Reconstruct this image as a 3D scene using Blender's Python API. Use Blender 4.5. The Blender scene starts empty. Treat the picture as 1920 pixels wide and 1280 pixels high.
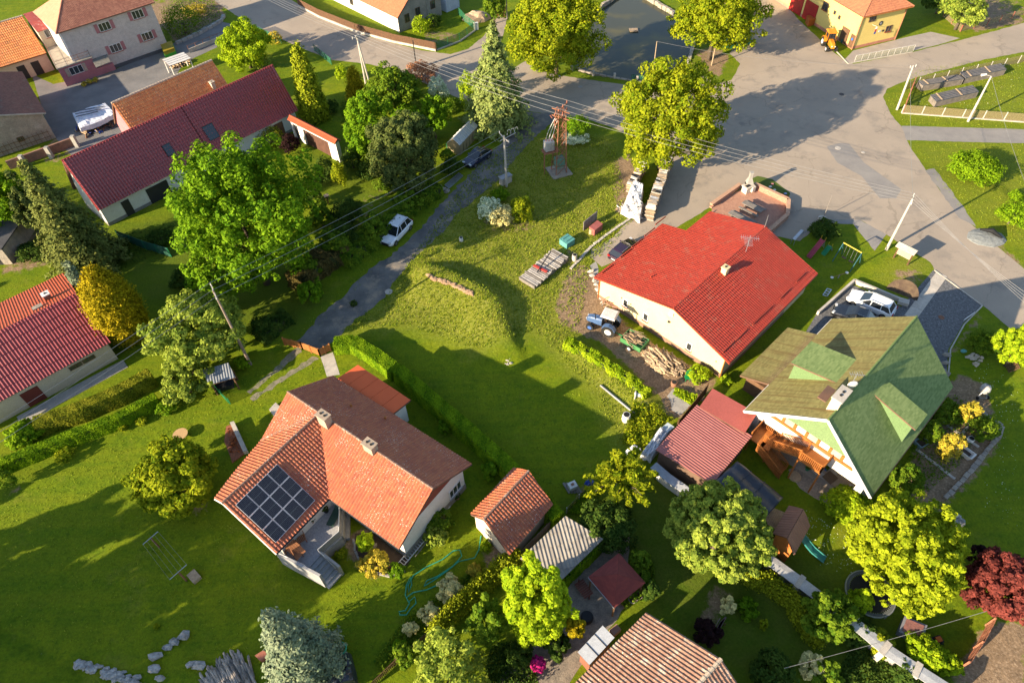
import bpy,bmesh,math,random
import numpy as np
from mathutils import Vector,Matrix
random.seed(7)
RNG=np.random.default_rng(7)
SC=bpy.context.scene
COL=SC.collection
# ------------------------------------------------------------------ camera
H=52.0                                   # flying height of the camera above the ground
FPX=1280.0
_d=np.array([1005-960,1760-640,FPX],float)
DOWN=_d/np.linalg.norm(_d)             # straight down, in camera axes (x right, y down, z forward)
FW=np.array([0,0,1.0])-DOWN*DOWN[2];FW/=np.linalg.norm(FW)
RT=np.cross(FW,-DOWN)
if RT[0]<0:RT=-RT
cam_d=bpy.data.cameras.new('camera');cam=bpy.data.objects.new('camera',cam_d);COL.objects.link(cam)
cam_d.sensor_width=36;cam_d.lens=24;cam_d.clip_start=1;cam_d.clip_end=6000
def _ax(v):return Vector((v@RT,v@FW,-(v@DOWN)))
_X=_ax(np.array([1.0,0,0]));_Y=_ax(np.array([0,-1.0,0]));_Z=_ax(np.array([0,0,-1.0]))
cam.matrix_world=Matrix(((_X.x,_Y.x,_Z.x,0),(_X.y,_Y.y,_Z.y,0),(_X.z,_Y.z,_Z.z,H),(0,0,0,1)))
SC.camera=cam
# ------------------------------------------------------------------ light
SUN_AZ=math.radians(31);SUN_EL=math.radians(18.6)    # direction the light travels (from +x), height
w=bpy.data.worlds.new('World');SC.world=w;w.use_nodes=True
nt=w.node_tree;bg=nt.nodes['Background']
sky=nt.nodes.new('ShaderNodeTexSky');sky.sky_type='NISHITA';sky.sun_disc=False
sky.sun_elevation=SUN_EL;sky.sun_rotation=math.radians(239);sky.air_density=1.0;sky.dust_density=0.6
nt.links.new(sky.outputs[0],bg.inputs[0]);bg.inputs[1].default_value=0.095
sd=bpy.data.lights.new('sun','SUN');so=bpy.data.objects.new('sun',sd);COL.objects.link(so)
sd.energy=5.0;sd.angle=math.radians(0.5);sd.color=(1.0,0.82,0.57)
tv=Vector((math.cos(SUN_AZ)*math.cos(SUN_EL),math.sin(SUN_AZ)*math.cos(SUN_EL),-math.sin(SUN_EL)))
so.rotation_euler=tv.to_track_quat('-Z','Y').to_euler()
vs=SC.view_settings;vs.view_transform='Standard';vs.look='None';vs.gamma=1;vs.use_curve_mapping=False
vs.exposure=1.6
# ------------------------------------------------------------------ survey: photo pixel + height -> point on site
def G(x,y,z=0.0):
    r=np.array([x-960,y-640,FPX],float);p=r*(H-z)/(r@DOWN)
    return Vector((p@RT,p@FW,z))
def VP(x,y,a,b):
    """point where the sight line meets the vertical plane through a-b"""
    r=np.array([x-960,y-640,FPX],float);d=Vector((r@RT,r@FW,-(r@DOWN)))
    n=Vector((-(b-a).y,(b-a).x,0));o=Vector((0,0,H));t=(a-o).dot(n)/d.dot(n)
    return o+d*t
def PLN(x,y,a,n):
    r=np.array([x-960,y-640,FPX],float);d=Vector((r@RT,r@FW,-(r@DOWN)))
    o=Vector((0,0,H));return o+d*((a-o).dot(n)/d.dot(n))
def dist(x,y,z=0):
    p=G(x,y,z);r=np.array([x-960,y-640,FPX],float);return(H-z)/(r@DOWN) # metres per photo pixel
# ------------------------------------------------------------------ materials
MATS={}
def _nodes(name):
    m=bpy.data.materials.new(name);m.use_nodes=True;n=m.node_tree
    return m,n,n.nodes['Principled BSDF'],n.links.new
def mat(name,c1,c2=None,scale=1.0,rough=0.8,bump=0.0,bscale=15.0,metal=0.0,c3=None,s3=0.6,t3=0.62,coat=0.0,spec=0.35,stretch=None,crack=None):
    if name in MATS:return MATS[name]
    m,n,b,L=_nodes(name);MATS[name]=m
    b.inputs['Roughness'].default_value=rough;b.inputs['Metallic'].default_value=metal
    b.inputs['Specular IOR Level'].default_value=spec;b.inputs['Coat Weight'].default_value=coat
    tc=n.nodes.new('ShaderNodeNewGeometry');vec=tc.outputs['Position']
    if stretch:
        mp=n.nodes.new('ShaderNodeMapping');mp.inputs['Scale'].default_value=stretch;L(vec,mp.inputs['Vector']);vec=mp.outputs[0]
    def noise(s,det=6,ro=0.6):
        t=n.nodes.new('ShaderNodeTexNoise');t.inputs['Scale'].default_value=s;t.inputs['Detail'].default_value=det
        t.inputs['Roughness'].default_value=ro;L(vec,t.inputs['Vector']);return t.outputs['Fac']
    def ramp(f,a,bb):
        r=n.nodes.new('ShaderNodeMapRange');r.inputs['From Min'].default_value=a;r.inputs['From Max'].default_value=bb;L(f,r.inputs['Value']);return r.outputs[0]
    def mix(f,a,bb):
        x=n.nodes.new('ShaderNodeMix');x.data_type='RGBA';L(f,x.inputs['Factor'])
        for v,k in((a,6),(bb,7)):
            if isinstance(v,tuple):x.inputs[k].default_value=(*v,1)
            else:L(v,x.inputs[k])
        return x.outputs[2]
    if c2 is None:c2=tuple(x*0.78 for x in c1)
    col=mix(ramp(noise(scale),0.36,0.64),c1,c2)
    if c3:col=mix(ramp(noise(s3,8,0.7),t3-0.05,t3+0.08),col,c3)
    if crack:
        nz=n.nodes.new('ShaderNodeTexNoise');nz.inputs['Scale'].default_value=.6;nz.inputs['Detail'].default_value=6;L(vec,nz.inputs['Vector']);sc=n.nodes.new('ShaderNodeVectorMath');sc.operation='MULTIPLY_ADD';sc.inputs[1].default_value=(3,3,0);L(nz.outputs['Color'],sc.inputs[0]);L(vec,sc.inputs[2])
        vo=n.nodes.new('ShaderNodeTexVoronoi');vo.feature='DISTANCE_TO_EDGE';vo.inputs['Scale'].default_value=crack;L(sc.outputs[0],vo.inputs['Vector']);n7=noise(.15,3);ad=n.nodes.new('ShaderNodeMath');ad.operation='MULTIPLY_ADD';ad.inputs[1].default_value=.06;ad.inputs[2].default_value=-.024;L(n7,ad.inputs[0]);th=n.nodes.new('ShaderNodeMath');th.operation='LESS_THAN';L(vo.outputs['Distance'],th.inputs[0]);L(ad.outputs[0],th.inputs[1]);m3=n.nodes.new('ShaderNodeMath');m3.operation='MULTIPLY';m3.inputs[1].default_value=.35;L(th.outputs[0],m3.inputs[0]);col=mix(m3.outputs[0],col,tuple(x*.45 for x in c1))
    fine=noise(bscale,3,0.6)
    mm=n.nodes.new('ShaderNodeMix');mm.data_type='RGBA';mm.blend_type='MULTIPLY';mm.inputs['Factor'].default_value=0.55
    rg=n.nodes.new('ShaderNodeMapRange');rg.inputs['From Min'].default_value=.3;rg.inputs['From Max'].default_value=.7;rg.inputs['To Min'].default_value=.6;rg.inputs['To Max'].default_value=1.25
    L(fine,rg.inputs['Value']);L(col,mm.inputs[6]);L(rg.outputs[0],mm.inputs[7]);L(mm.outputs[2],b.inputs['Base Color'])
    if bump:
        bp=n.nodes.new('ShaderNodeBump');bp.inputs['Strength'].default_value=min(1,bump);bp.inputs['Distance'].default_value=0.05*max(1,bump)
        L(fine,bp.inputs['Height']);L(bp.outputs[0],b.inputs['Normal'])
    return m
def tilemat(name,c1,c2,c3=None,t3=0.6,rough=0.75,spec=0.3,coat=0.0,sp=None,streak=None):
    """colour varies from piece to piece (one UV unit = one tile); c3 = lichen or wear in patches; sp = pale specks"""
    if name in MATS:return MATS[name]
    m,n,b,L=_nodes(name);MATS[name]=m
    b.inputs['Roughness'].default_value=rough;b.inputs['Specular IOR Level'].default_value=spec;b.inputs['Coat Weight'].default_value=coat;b.inputs['Coat Roughness'].default_value=.25
    uv=n.nodes.new('ShaderNodeUVMap');fl=n.nodes.new('ShaderNodeVectorMath');fl.operation='FLOOR';L(uv.outputs[0],fl.inputs[0])
    wn=n.nodes.new('ShaderNodeTexWhiteNoise');wn.noise_dimensions='2D';L(fl.outputs[0],wn.inputs['Vector'])
    geo=n.nodes.new('ShaderNodeNewGeometry')
    ns=n.nodes.new('ShaderNodeTexNoise');ns.inputs['Scale'].default_value=0.5;ns.inputs['Detail'].default_value=8;ns.inputs['Roughness'].default_value=.7;L(geo.outputs['Position'],ns.inputs['Vector'])
    ad=n.nodes.new('ShaderNodeMath');ad.operation='ADD';L(wn.outputs['Value'],ad.inputs[0]);L(ns.outputs['Fac'],ad.inputs[1])
    rg=n.nodes.new('ShaderNodeMapRange');rg.inputs['From Min'].default_value=.45;rg.inputs['From Max'].default_value=1.55;L(ad.outputs[0],rg.inputs['Value'])
    def mix(f,a,bb):
        x=n.nodes.new('ShaderNodeMix');x.data_type='RGBA';L(f,x.inputs['Factor'])
        for v,k in((a,6),(bb,7)):
            if isinstance(v,tuple):x.inputs[k].default_value=(*v,1)
            else:L(v,x.inputs[k])
        return x.outputs[2]
    col=mix(rg.outputs[0],c1,c2)
    if c3:
        n2=n.nodes.new('ShaderNodeTexNoise');n2.inputs['Detail'].default_value=10;n2.inputs['Roughness'].default_value=.75
        if streak:
            mp=n.nodes.new('ShaderNodeMapping');mp.inputs['Scale'].default_value=streak;L(uv.outputs[0],mp.inputs['Vector']);L(mp.outputs[0],n2.inputs['Vector']);n2.inputs['Scale'].default_value=1
        else:
            n2.inputs['Scale'].default_value=1.1;L(geo.outputs['Position'],n2.inputs['Vector'])
        r2=n.nodes.new('ShaderNodeMapRange');r2.inputs['From Min'].default_value=t3-.06;r2.inputs['From Max'].default_value=t3+.06;L(n2.outputs['Fac'],r2.inputs['Value'])
        col=mix(r2.outputs[0],col,c3)
    if sp:
        n3=n.nodes.new('ShaderNodeTexNoise');n3.inputs['Scale'].default_value=11;n3.inputs['Detail'].default_value=2;L(geo.outputs['Position'],n3.inputs['Vector'])
        n4=n.nodes.new('ShaderNodeTexNoise');n4.inputs['Scale'].default_value=.35;L(geo.outputs['Position'],n4.inputs['Vector'])
        a2=n.nodes.new('ShaderNodeMath');a2.operation='MULTIPLY_ADD';a2.inputs[1].default_value=.35;L(n4.outputs['Fac'],a2.inputs[0]);L(n3.outputs['Fac'],a2.inputs[2])
        r3=n.nodes.new('ShaderNodeMapRange');r3.inputs['From Min'].default_value=.84;r3.inputs['From Max'].default_value=.88;L(a2.outputs[0],r3.inputs['Value'])
        col=mix(r3.outputs[0],col,sp)
    L(col,b.inputs['Base Color'])
    bp=n.nodes.new('ShaderNodeBump');bp.inputs['Strength'].default_value=.25;bp.inputs['Distance'].default_value=.02
    n5=n.nodes.new('ShaderNodeTexNoise');n5.inputs['Scale'].default_value=12;L(geo.outputs['Position'],n5.inputs['Vector']);L(n5.outputs['Fac'],bp.inputs['Height']);L(bp.outputs[0],b.inputs['Normal'])
    return m
def leafmat(name,dark,light,trans=0.3):
    if name in MATS:return MATS[name]
    m,n,b,L=_nodes(name);MATS[name]=m
    at=n.nodes.new('ShaderNodeAttribute');at.attribute_name='v'
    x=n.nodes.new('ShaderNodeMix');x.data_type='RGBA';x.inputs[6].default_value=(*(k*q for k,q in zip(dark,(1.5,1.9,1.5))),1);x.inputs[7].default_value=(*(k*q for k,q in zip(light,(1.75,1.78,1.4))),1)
    L(at.outputs['Fac'],x.inputs['Factor']);L(x.outputs[2],b.inputs['Base Color']);b.inputs['Roughness'].default_value=.8;b.inputs['Specular IOR Level'].default_value=.04
    tr=n.nodes.new('ShaderNodeBsdfTranslucent');L(x.outputs[2],tr.inputs['Color'])
    ms=n.nodes.new('ShaderNodeMixShader');ms.inputs[0].default_value=trans
    L(b.outputs[0],ms.inputs[1]);L(tr.outputs[0],ms.inputs[2]);L(ms.outputs[0],n.nodes['Material Output'].inputs[0])
    return m
# ------------------------------------------------------------------ objects
def chain(o):
    m=Matrix.Identity(4)
    while o:m=o.matrix_basis@m;o=o.parent
    return m
def link(name,me,m=None,parent=None,kind=None):
    if m:me.materials.append(m)
    o=bpy.data.objects.new(name,me);COL.objects.link(o)
    if parent:o.parent=parent
    if kind:o['kind']=kind
    return o
def thing(name,label,cat,loc=(0,0,0),rz=0.0,group=None):
    o=bpy.data.objects.new(name,None);COL.objects.link(o);o.location=loc;o.rotation_euler=(0,0,rz)
    o.empty_display_size=.3
    o['label']=label;o['category']=cat
    if group:o['group']=group
    return o
def tag(o,label,cat,group=None):
    o['label']=label;o['category']=cat
    if group:o['group']=group
    return o
class MB:
    def __init__(s):s.v=[];s.f=[]
    def add(s,v,f):
        k=len(s.v);s.v+=[tuple(p)for p in v];s.f+=[tuple(i+k for i in q)for q in f];return s
    def par(s,o,a,b,c):
        o,a,b,c=map(Vector,(o,a,b,c))
        if a.cross(b).dot(c)<0:a,b=b,a
        return s.add([o,o+a,o+a+b,o+b,o+c,o+a+c,o+a+b+c,o+b+c],[(3,2,1,0),(4,5,6,7),(0,1,5,4),(1,2,6,5),(2,3,7,6),(3,0,4,7)])
    def box(s,c,d,rz=0.0,rx=0.0):
        R=Matrix.Rotation(rz,3,'Z')@Matrix.Rotation(rx,3,'X');a,b,e=(R@Vector((d[0],0,0)),R@Vector((0,d[1],0)),R@Vector((0,0,d[2])))
        return s.par(Vector(c)-(a+b+e)/2,a,b,e)
    def beam(s,p,q,w,h=None):
        p,q=Vector(p),Vector(q);h=h or w;d=(q-p).normalized();up=Vector((0,0,1))if abs(d.z)<.95 else Vector((1,0,0))
        a=d.cross(up).normalized()*w;b=a.normalized().cross(d).normalized()*h
        return s.par(p-a/2-b/2,a,b,q-p)
    def tube(s,p,q,r0,r1=None,n=8):
        p,q=Vector(p),Vector(q);r1=r0 if r1 is None else r1;d=(q-p).normalized();up=Vector((0,0,1))if abs(d.z)<.95 else Vector((1,0,0))
        a=d.cross(up).normalized();b=d.cross(a);V=[]
        for c,r in((p,r0),(q,r1)):V+=[c+(a*math.cos(t)+b*math.sin(t))*r for t in[2*math.pi*i/n for i in range(n)]]
        F=[(i,(i+1)%n,n+(i+1)%n,n+i)for i in range(n)]+[tuple(range(n))[::-1],tuple(range(n,2*n))]
        return s.add(V,F)
    def path(s,pts,r,n=5):
        pts=[Vector(p)for p in pts];V=[];F=[]
        for i,p in enumerate(pts):
            d=(pts[min(i+1,len(pts)-1)]-pts[max(i-1,0)]).normalized();up=Vector((0,0,1))if abs(d.z)<.95 else Vector((1,0,0))
            a=d.cross(up).normalized();b=d.cross(a);rr=r[i]if isinstance(r,(list,tuple))else r
            V+=[p+(a*math.cos(t)+b*math.sin(t))*rr for t in[2*math.pi*k/n for k in range(n)]]
        for i in range(len(pts)-1):
            F+=[(i*n+k,i*n+(k+1)%n,(i+1)*n+(k+1)%n,(i+1)*n+k)for k in range(n)]
        F+=[tuple(range(n))[::-1],tuple(range((len(pts)-1)*n,len(pts)*n))]
        return s.add(V,F)
    def slab(s,P,t):
        P=[Vector(p)for p in P];nrm=(P[1]-P[0]).cross(P[2]-P[1]).normalized()
        if nrm.z<0:P=P[::-1];nrm=-nrm
        n=len(P);return s.add(P+[p-nrm*t for p in P],[tuple(range(n)),tuple(range(2*n-1,n-1,-1))]+[(i,n+i,n+(i+1)%n,(i+1)%n)for i in range(n)])
    def prism(s,P,z0,z1):
        P=[Vector((p[0],p[1],0))for p in P];n=len(P)
        ar=sum(P[i].x*P[(i+1)%n].y-P[(i+1)%n].x*P[i].y for i in range(n))
        if ar<0:P=P[::-1]
        return s.add([(p.x,p.y,z0)for p in P]+[(p.x,p.y,z1)for p in P],[tuple(range(n))[::-1],tuple(range(n,2*n))]+[(i,(i+1)%n,n+(i+1)%n,n+i)for i in range(n)])
    def ball(s,c,r,n=8,m=6,sq=(1,1,1),jit=0.0,rnd=random):
        c=Vector(c);V=[c+Vector((0,0,-r*sq[2]))];F=[]
        for j in range(1,m):
            for i in range(n):
                t=math.pi*j/m;p=2*math.pi*i/n;k=r*(1+rnd.uniform(-jit,jit))
                V.append(c+Vector((math.sin(t)*math.cos(p)*k*sq[0],math.sin(t)*math.sin(p)*k*sq[1],-math.cos(t)*k*sq[2])))
        V.append(c+Vector((0,0,r*sq[2])));L=len(V)-1
        F+=[(0,1+(i+1)%n,1+i)for i in range(n)]
        for j in range(m-2):
            F+=[(1+j*n+i,1+j*n+(i+1)%n,1+(j+1)*n+(i+1)%n,1+(j+1)*n+i)for i in range(n)]
        F+=[(L,1+(m-2)*n+i,1+(m-2)*n+(i+1)%n)for i in range(n)]
        return s.add(V,F)
    def build(s,name,m,parent=None,smooth=False,kind=None,local=False):
        me=bpy.data.meshes.new(name);V=s.v
        if parent is not None and not local:
            I=chain(parent).inverted();V=[tuple(I@Vector(p))for p in V]
        me.from_pydata(V,[],s.f);me.update()
        if smooth:me.polygons.foreach_set('use_smooth',[True]*len(me.polygons))
        return link(name,me,m,parent,kind)
def W(o,parent):       # world point -> helper for local building
    return chain(parent).inverted()@Vector(o)
def copy_tree(o,loc=None,rz=None,parent=None,label=None):
    c=o.copy();COL.objects.link(c)
    if parent:c.parent=parent
    if loc is not None:c.location=loc
    if rz is not None:c.rotation_euler=(0,0,rz)
    if label:c['label']=label
    for ch in[x for x in o.children]:copy_tree(ch,parent=c)
    return c
# ------------------------------------------------------------------ roof coverings
PROF={'tile':(0.27,0.36,(0,.5,1,.5),.06,.035),'mtile':(0.27,0.36,(0,.4,1,.4),.045,.042),'trap':(0.25,0,(0,0,1,1),.035,0),
        'corr':(0.2,0,(0,.5,1,.5),.05,0),'bigcorr':(0.3,0.9,(0,.5,1,.5),.055,.03),'shingle':(.33,.15,(0,),0,.012),'flat':(1,0,(0,),0,0),'bmtile':(0.36,0.42,(0,.4,1,.4),.09,.06),'otile':(0.30,0.42,(0,.3,1,.3),.035,.055),'btile':(0.22,0.36,(0,.5,1,.5),.03,.035),'plain':(.2,.19,(0,),0,.022)}
def covering(name,P,style,m,parent,lift=0.012):
    """real relief of tiles / ribs / shingles over the planar polygon P (convex), cut to its outline"""
    tw,th,prof,amp,step=PROF[style]
    P=[Vector(p)for p in P];nrm=sum(((P[i]-P[0]).cross(P[(i+1)]-P[0])for i in range(1,len(P)-1)),Vector()).normalized()
    if nrm.z<0:P=P[::-1];nrm=-nrm
    e=Vector((0,0,1)).cross(nrm).normalized()if nrm.z<.9995 else(P[1]-P[0]).normalized()
    s=nrm.cross(e).normalized();O=P[0]
    uu=[(p-O).dot(e)for p in P];vv=[(p-O).dot(s)for p in P]
    u0,u1,v0,v1=min(uu),max(uu),min(vv),max(vv)
    k=len(prof)
    if amp:nu=int((u1-u0)/tw)+2;us=np.repeat(np.arange(nu)*tw,k)+np.tile(np.arange(k)*tw/k,nu);hs=np.tile(np.array(prof)*amp,nu)
    else:us=np.array([0,u1-u0+.01]);hs=np.zeros(2)
    lines=[]
    if th:
        for j in range(int((v1-v0)/th)+1):lines+=[(j*th,step,j),(j*th+th*.999,0,j+.98)]
    else:lines=[(0,0,0),(v1-v0+.01,0,(v1-v0))]
    nl=len(lines);nU=len(us);V=np.zeros((nl,nU,3));UV=np.zeros((nl,nU,2));rr=np.random.default_rng(3)
    for j,(v,h,uvv)in enumerate(lines):
        hh=hs+h+lift
        if th and amp and h:hh=hh+np.repeat(rr.uniform(-.006,.012,nU//k),k)[:nU]if nU%k==0 else hh
        p=np.array(O)[None]+np.outer(us+u0,np.array(e))+np.array(s)[None]*(v+v0)+np.outer(hh,np.array(nrm));V[j]=p
        UV[j,:,0]=us/tw+.001;UV[j,:,1]=uvv+.005
    idx=np.arange(nl*nU).reshape(nl,nU);F=np.stack([idx[:-1,:-1],idx[:-1,1:],idx[1:,1:],idx[1:,:-1]],-1).reshape(-1,4)
    if parent is not None:
        I=np.array(chain(parent).inverted());V2=V.reshape(-1,3)@I[:3,:3].T+I[:3,3]
    else:V2=V.reshape(-1,3)
    me=bpy.data.meshes.new(name);me.from_pydata(V2.tolist(),[],F.tolist());uvl=me.uv_layers.new(name='UVMap')
    li=np.zeros(len(me.loops),np.int32);me.loops.foreach_get('vertex_index',li);uvl.data.foreach_set('uv',UV.reshape(-1,2)[li].ravel())
    bm=bmesh.new();bm.from_mesh(me);Il=chain(parent).inverted()if parent is not None else Matrix.Identity(4)
    nL=(Il.to_3x3()@nrm)
    for i in range(len(P)):
        a,b=Il@P[i],Il@P[(i+1)%len(P)]
        if(b-a).length<1e-4:continue
        out=(b-a).cross(nL).normalized()
        bmesh.ops.bisect_plane(bm,geom=bm.verts[:]+bm.edges[:]+bm.faces[:],dist=1e-5,plane_co=a,plane_no=out,clear_outer=True)
    bm.to_mesh(me);bm.free()
    many=style not in('flat','trap','corr')
    return link(name,me,m,parent,'stuff' if many else None)
def ridge(name,p,q,m,parent,r=.13,L=.4,kind='stuff'):
    """row of half-round caps, each a little proud of the next"""
    p,q=Vector(p),Vector(q);n=max(1,int((q-p).length/L));b=MB()
    for i in range(n):
        a=p.lerp(q,i/n);c=p.lerp(q,(i+1.08)/n);b.tube(a,c,r*random.uniform(.95,1.05),r*.82,7)
    return b.build(name,m,parent,kind=kind)
def house_roof(parent,faces,style,m,deckm,caps=(),capm=None,t=.14,cap_r=.12,nm='roof_tiles'):
    b=MB()
    for P in faces:b.slab([Vector(p)-Vector((0,0,.004))for p in P],t)
    rf=b.build('roof',deckm,parent)
    for P in faces:covering(nm if style not in('flat','trap','corr')else 'roof_sheet',P,style,m,rf)
    for p,q in caps:ridge('ridge_tiles',p,q,capm or m,rf,cap_r)
    return rf
def gable_pts(ze,A,B,C,R,zeA=None):
    a,b,c=G(*A,ze),G(*B,ze),G(*C,ze);r=VP(*R,a,b);t=c-b
    return a,b,r,t
def walls_gable(parent,a,b,r,t,m,over=.45,og=.35,z0=-.3,drop=.16,plinth=None):
    """walls under a gable roof: a,b eave corners of the near gable, r its apex, t the run of the ridge"""
    u=(b-a).normalized();tt=t.normalized();sa=(r.z-a.z)/max(.1,(r-a).dot(u));sb=(r.z-b.z)/max(.1,(b-r).dot(u))
    a2=a+u*over+tt*og;b2=b-u*over+tt*og;r2=r+tt*og;T=tt*(t.length-2*og)
    za=a.z+sa*over-drop;zb=b.z+sb*over-drop;zr=r.z-drop
    prof=[Vector((a2.x,a2.y,z0)),Vector((b2.x,b2.y,z0)),Vector((b2.x,b2.y,zb)),Vector((r2.x,r2.y,zr)),Vector((a2.x,a2.y,za))]
    n=5;V=prof+[p+T for p in prof];F=[tuple(range(n))[::-1],tuple(range(n,2*n))]+[(i,(i+1)%n,n+(i+1)%n,n+i)for i in range(n)]
    if u.cross(tt).z<0:F=[f[::-1]for f in F]
    w=MB().add(V,F).build('wall',m,parent)
    if plinth:
        c=(a2+b2)/2+T/2;MB().par(Vector((a2.x,a2.y,z0))-u*.03-tt*.03,u*((b2-a2).length+.06),T.normalized()*(T.length+.06),Vector((0,0,plinth[0]-z0))).build('plinth',plinth[1],parent)
    return a2,b2,T
def window(parent,c,u,n,w,h,frame,glass,depth=.06,name='window',sill=None,mull=1,rev=None,glz='pane'):
    """window centred at c on a wall: u along wall, n outward normal; frame bars, panes and sill are real pieces"""
    u=Vector(u).normalized();n=Vector(n).normalized();z=Vector((0,0,1));c=Vector(c);b=MB();fw=.07
    def bar(x0,x1,y0,y1,d0,d1):b.par(c+u*x0+z*y0+n*d0,u*(x1-x0),z*(y1-y0),n*(d1-d0))
    bar(-w/2,w/2,h/2-fw,h/2,-.02,depth);bar(-w/2,w/2,-h/2,-h/2+fw,-.02,depth)
    bar(-w/2,-w/2+fw,-h/2+fw,h/2-fw,-.02,depth);bar(w/2-fw,w/2,-h/2+fw,h/2-fw,-.02,depth)
    for i in range(1,mull+1):
        x=-w/2+w*i/(mull+1);bar(x-.03,x+.03,-h/2+fw,h/2-fw,-.02,depth-.01)
    f=b.build(name,frame,parent)
    for i in range(mull+1):
        x0=-w/2+w*i/(mull+1)+.03;x1=-w/2+w*(i+1)/(mull+1)-.03
        MB().par(c+u*x0+z*(-h/2+fw)+n*.003,u*(x1-x0),z*(h-2*fw),n*.02).build(glz,glass,f)
    if sill:MB().par(c-u*(w/2+.06)+z*(-h/2-.06),u*(w+.12),z*.06,n*(depth+.1)).build('sill',sill,f)
    return f
def chimney(parent,c,w,d,z0,z1,m,az=0,cap=None,flues=1):
    c=Vector(c);b=MB();b.box((c.x,c.y,(z0+z1)/2),(w,d,z1-z0),az);ch=b.build('chimney',m,parent)
    MB().box((c.x,c.y,z1+.05),(w+.14,d+.14,.1),az).build('chimney_cap',cap or m,ch)
    for i in range(flues):
        off=(i-(flues-1)/2)*.42;q=Matrix.Rotation(az,3,'Z')@Vector((off,0,0))
        MB().tube((c.x+q.x,c.y+q.y,z1+.1),(c.x+q.x,c.y+q.y,z1+.16),.11,.11,10).build('flue',mat('soot',(.02,.02,.02)),ch)
    return ch
# ================================================================== GROUND
def gp(pts,z=0.0):return[G(x,y,z)for x,y in pts]
def sdist(X,Y,poly,closed=True):
    """distance to outline, negative inside"""
    P=np.array([(p[0],p[1])for p in poly]);n=len(P);D=np.full(X.shape,1e9);inside=np.zeros(X.shape,bool)
    for i in range(n if closed else n-1):
        a,b=P[i],P[(i+1)%n];ab=b-a;t=np.clip(((X-a[0])*ab[0]+(Y-a[1])*ab[1])/(ab@ab+1e-12),0,1)
        D=np.minimum(D,np.hypot(X-a[0]-t*ab[0],Y-a[1]-t*ab[1]))
        if closed:
            c=((a[1]>Y)!=(b[1]>Y));xi=(b[0]-a[0])*(Y-a[1])/((b[1]-a[1])if abs(b[1]-a[1])>1e-12 else 1e-12)+a[0]
            inside^=c&(X<xi)
    return np.where(inside,-D,D)
POND=[(1160,-14),(1108,32),(1092,72),(1076,128),(1112,140),(1216,154),(1262,132),(1298,96),(1304,70),(1266,28),(1206,-8)]
LANE=[(1035,214),(985,208),(985,222),(955,245),(935,275),(902,306),(862,345),(822,388),(785,432),(745,470),(700,500),(668,528),(640,560),(602,588),(576,620),(552,642),(603,662),(625,640),(650,612),(690,582),(722,558),(745,520),(785,475),(825,440),(855,402),(900,366),(935,336),(962,302),(988,272),(1015,245),(1045,226)]
CREST=[(792,508),(835,520),(872,538),(905,553),(926,572),(938,592)]
def terrain(X,Y):
    Z=np.zeros(X.shape)
    C=[(p.x,p.y)for p in gp(CREST)]
    d=sdist(X,Y,C,closed=False)
    # side of crest: camera side (lower left) slopes gently, far side drops steeply
    a,b=np.array(C[0]),np.array(C[-1]);nn=np.array([-(b-a)[1],(b-a)[0]]);nn/=np.linalg.norm(nn)
    if nn@np.array([-1,-1])<0:nn=-nn
    best=np.full(X.shape,1e9);sgn=np.ones(X.shape)
    for i in range(len(C)-1):
        p,q=np.array(C[i]),np.array(C[i+1]);m=(p+q)/2;dd=np.hypot(X-m[0],Y-m[1]);ln=q-p;s=np.sign((X-p[0])*(-ln[1])+(Y-p[1])*ln[0])*np.sign((np.array([-ln[1],ln[0]])@nn));k=dd<best;best=np.where(k,dd,best);sgn=np.where(k,s,sgn)
    Z+=np.where(sgn>0,1.15*np.exp(-(d/4.2)**2),1.15*np.exp(-(d/1.0)**2))
    ln=sdist(X,Y,[(p.x,p.y)for p in gp(LANE)]);Z*=np.clip((ln-.4)/2.5,0,1)
    dp=sdist(X,Y,[(p.x,p.y)for p in gp(POND)]);Z+=np.where(dp<0.1,-1.2*np.clip((0.1-dp)/.5,0,1),0)
    for L,h,wd in(([(285,940),(200,1010),(120,1085),(30,1160)],-.13,.3),([(-5,1188),(60,1225),(130,1262),(150,1290)],-.35,.5)):
        dl=sdist(X,Y,[(p.x,p.y)for p in gp(L)],closed=False);Z+=h*np.exp(-(dl/wd)**2)
    dl=sdist(X,Y,[(p.x,p.y)for p in gp([(1085,655),(1140,700),(1215,760)])],closed=False);Z+=.35*np.exp(-(dl/1.2)**2)
    return Z
_xs=np.concatenate([[-1500,-800,-400,-220,-150,-115,-100],np.arange(-92,84,.42),[95,110,140,220,400,800,1500]])
_ys=np.concatenate([[-1200,-500,-150,-60,-20,0],np.arange(9,128,.42),[140,160,200,300,600,1200,2500]])
GX,GY=np.meshgrid(_xs,_ys);GZ=terrain(GX,GY)
def zground(x,y):return float(terrain(np.array([x],float),np.array([y],float))[0])
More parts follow.
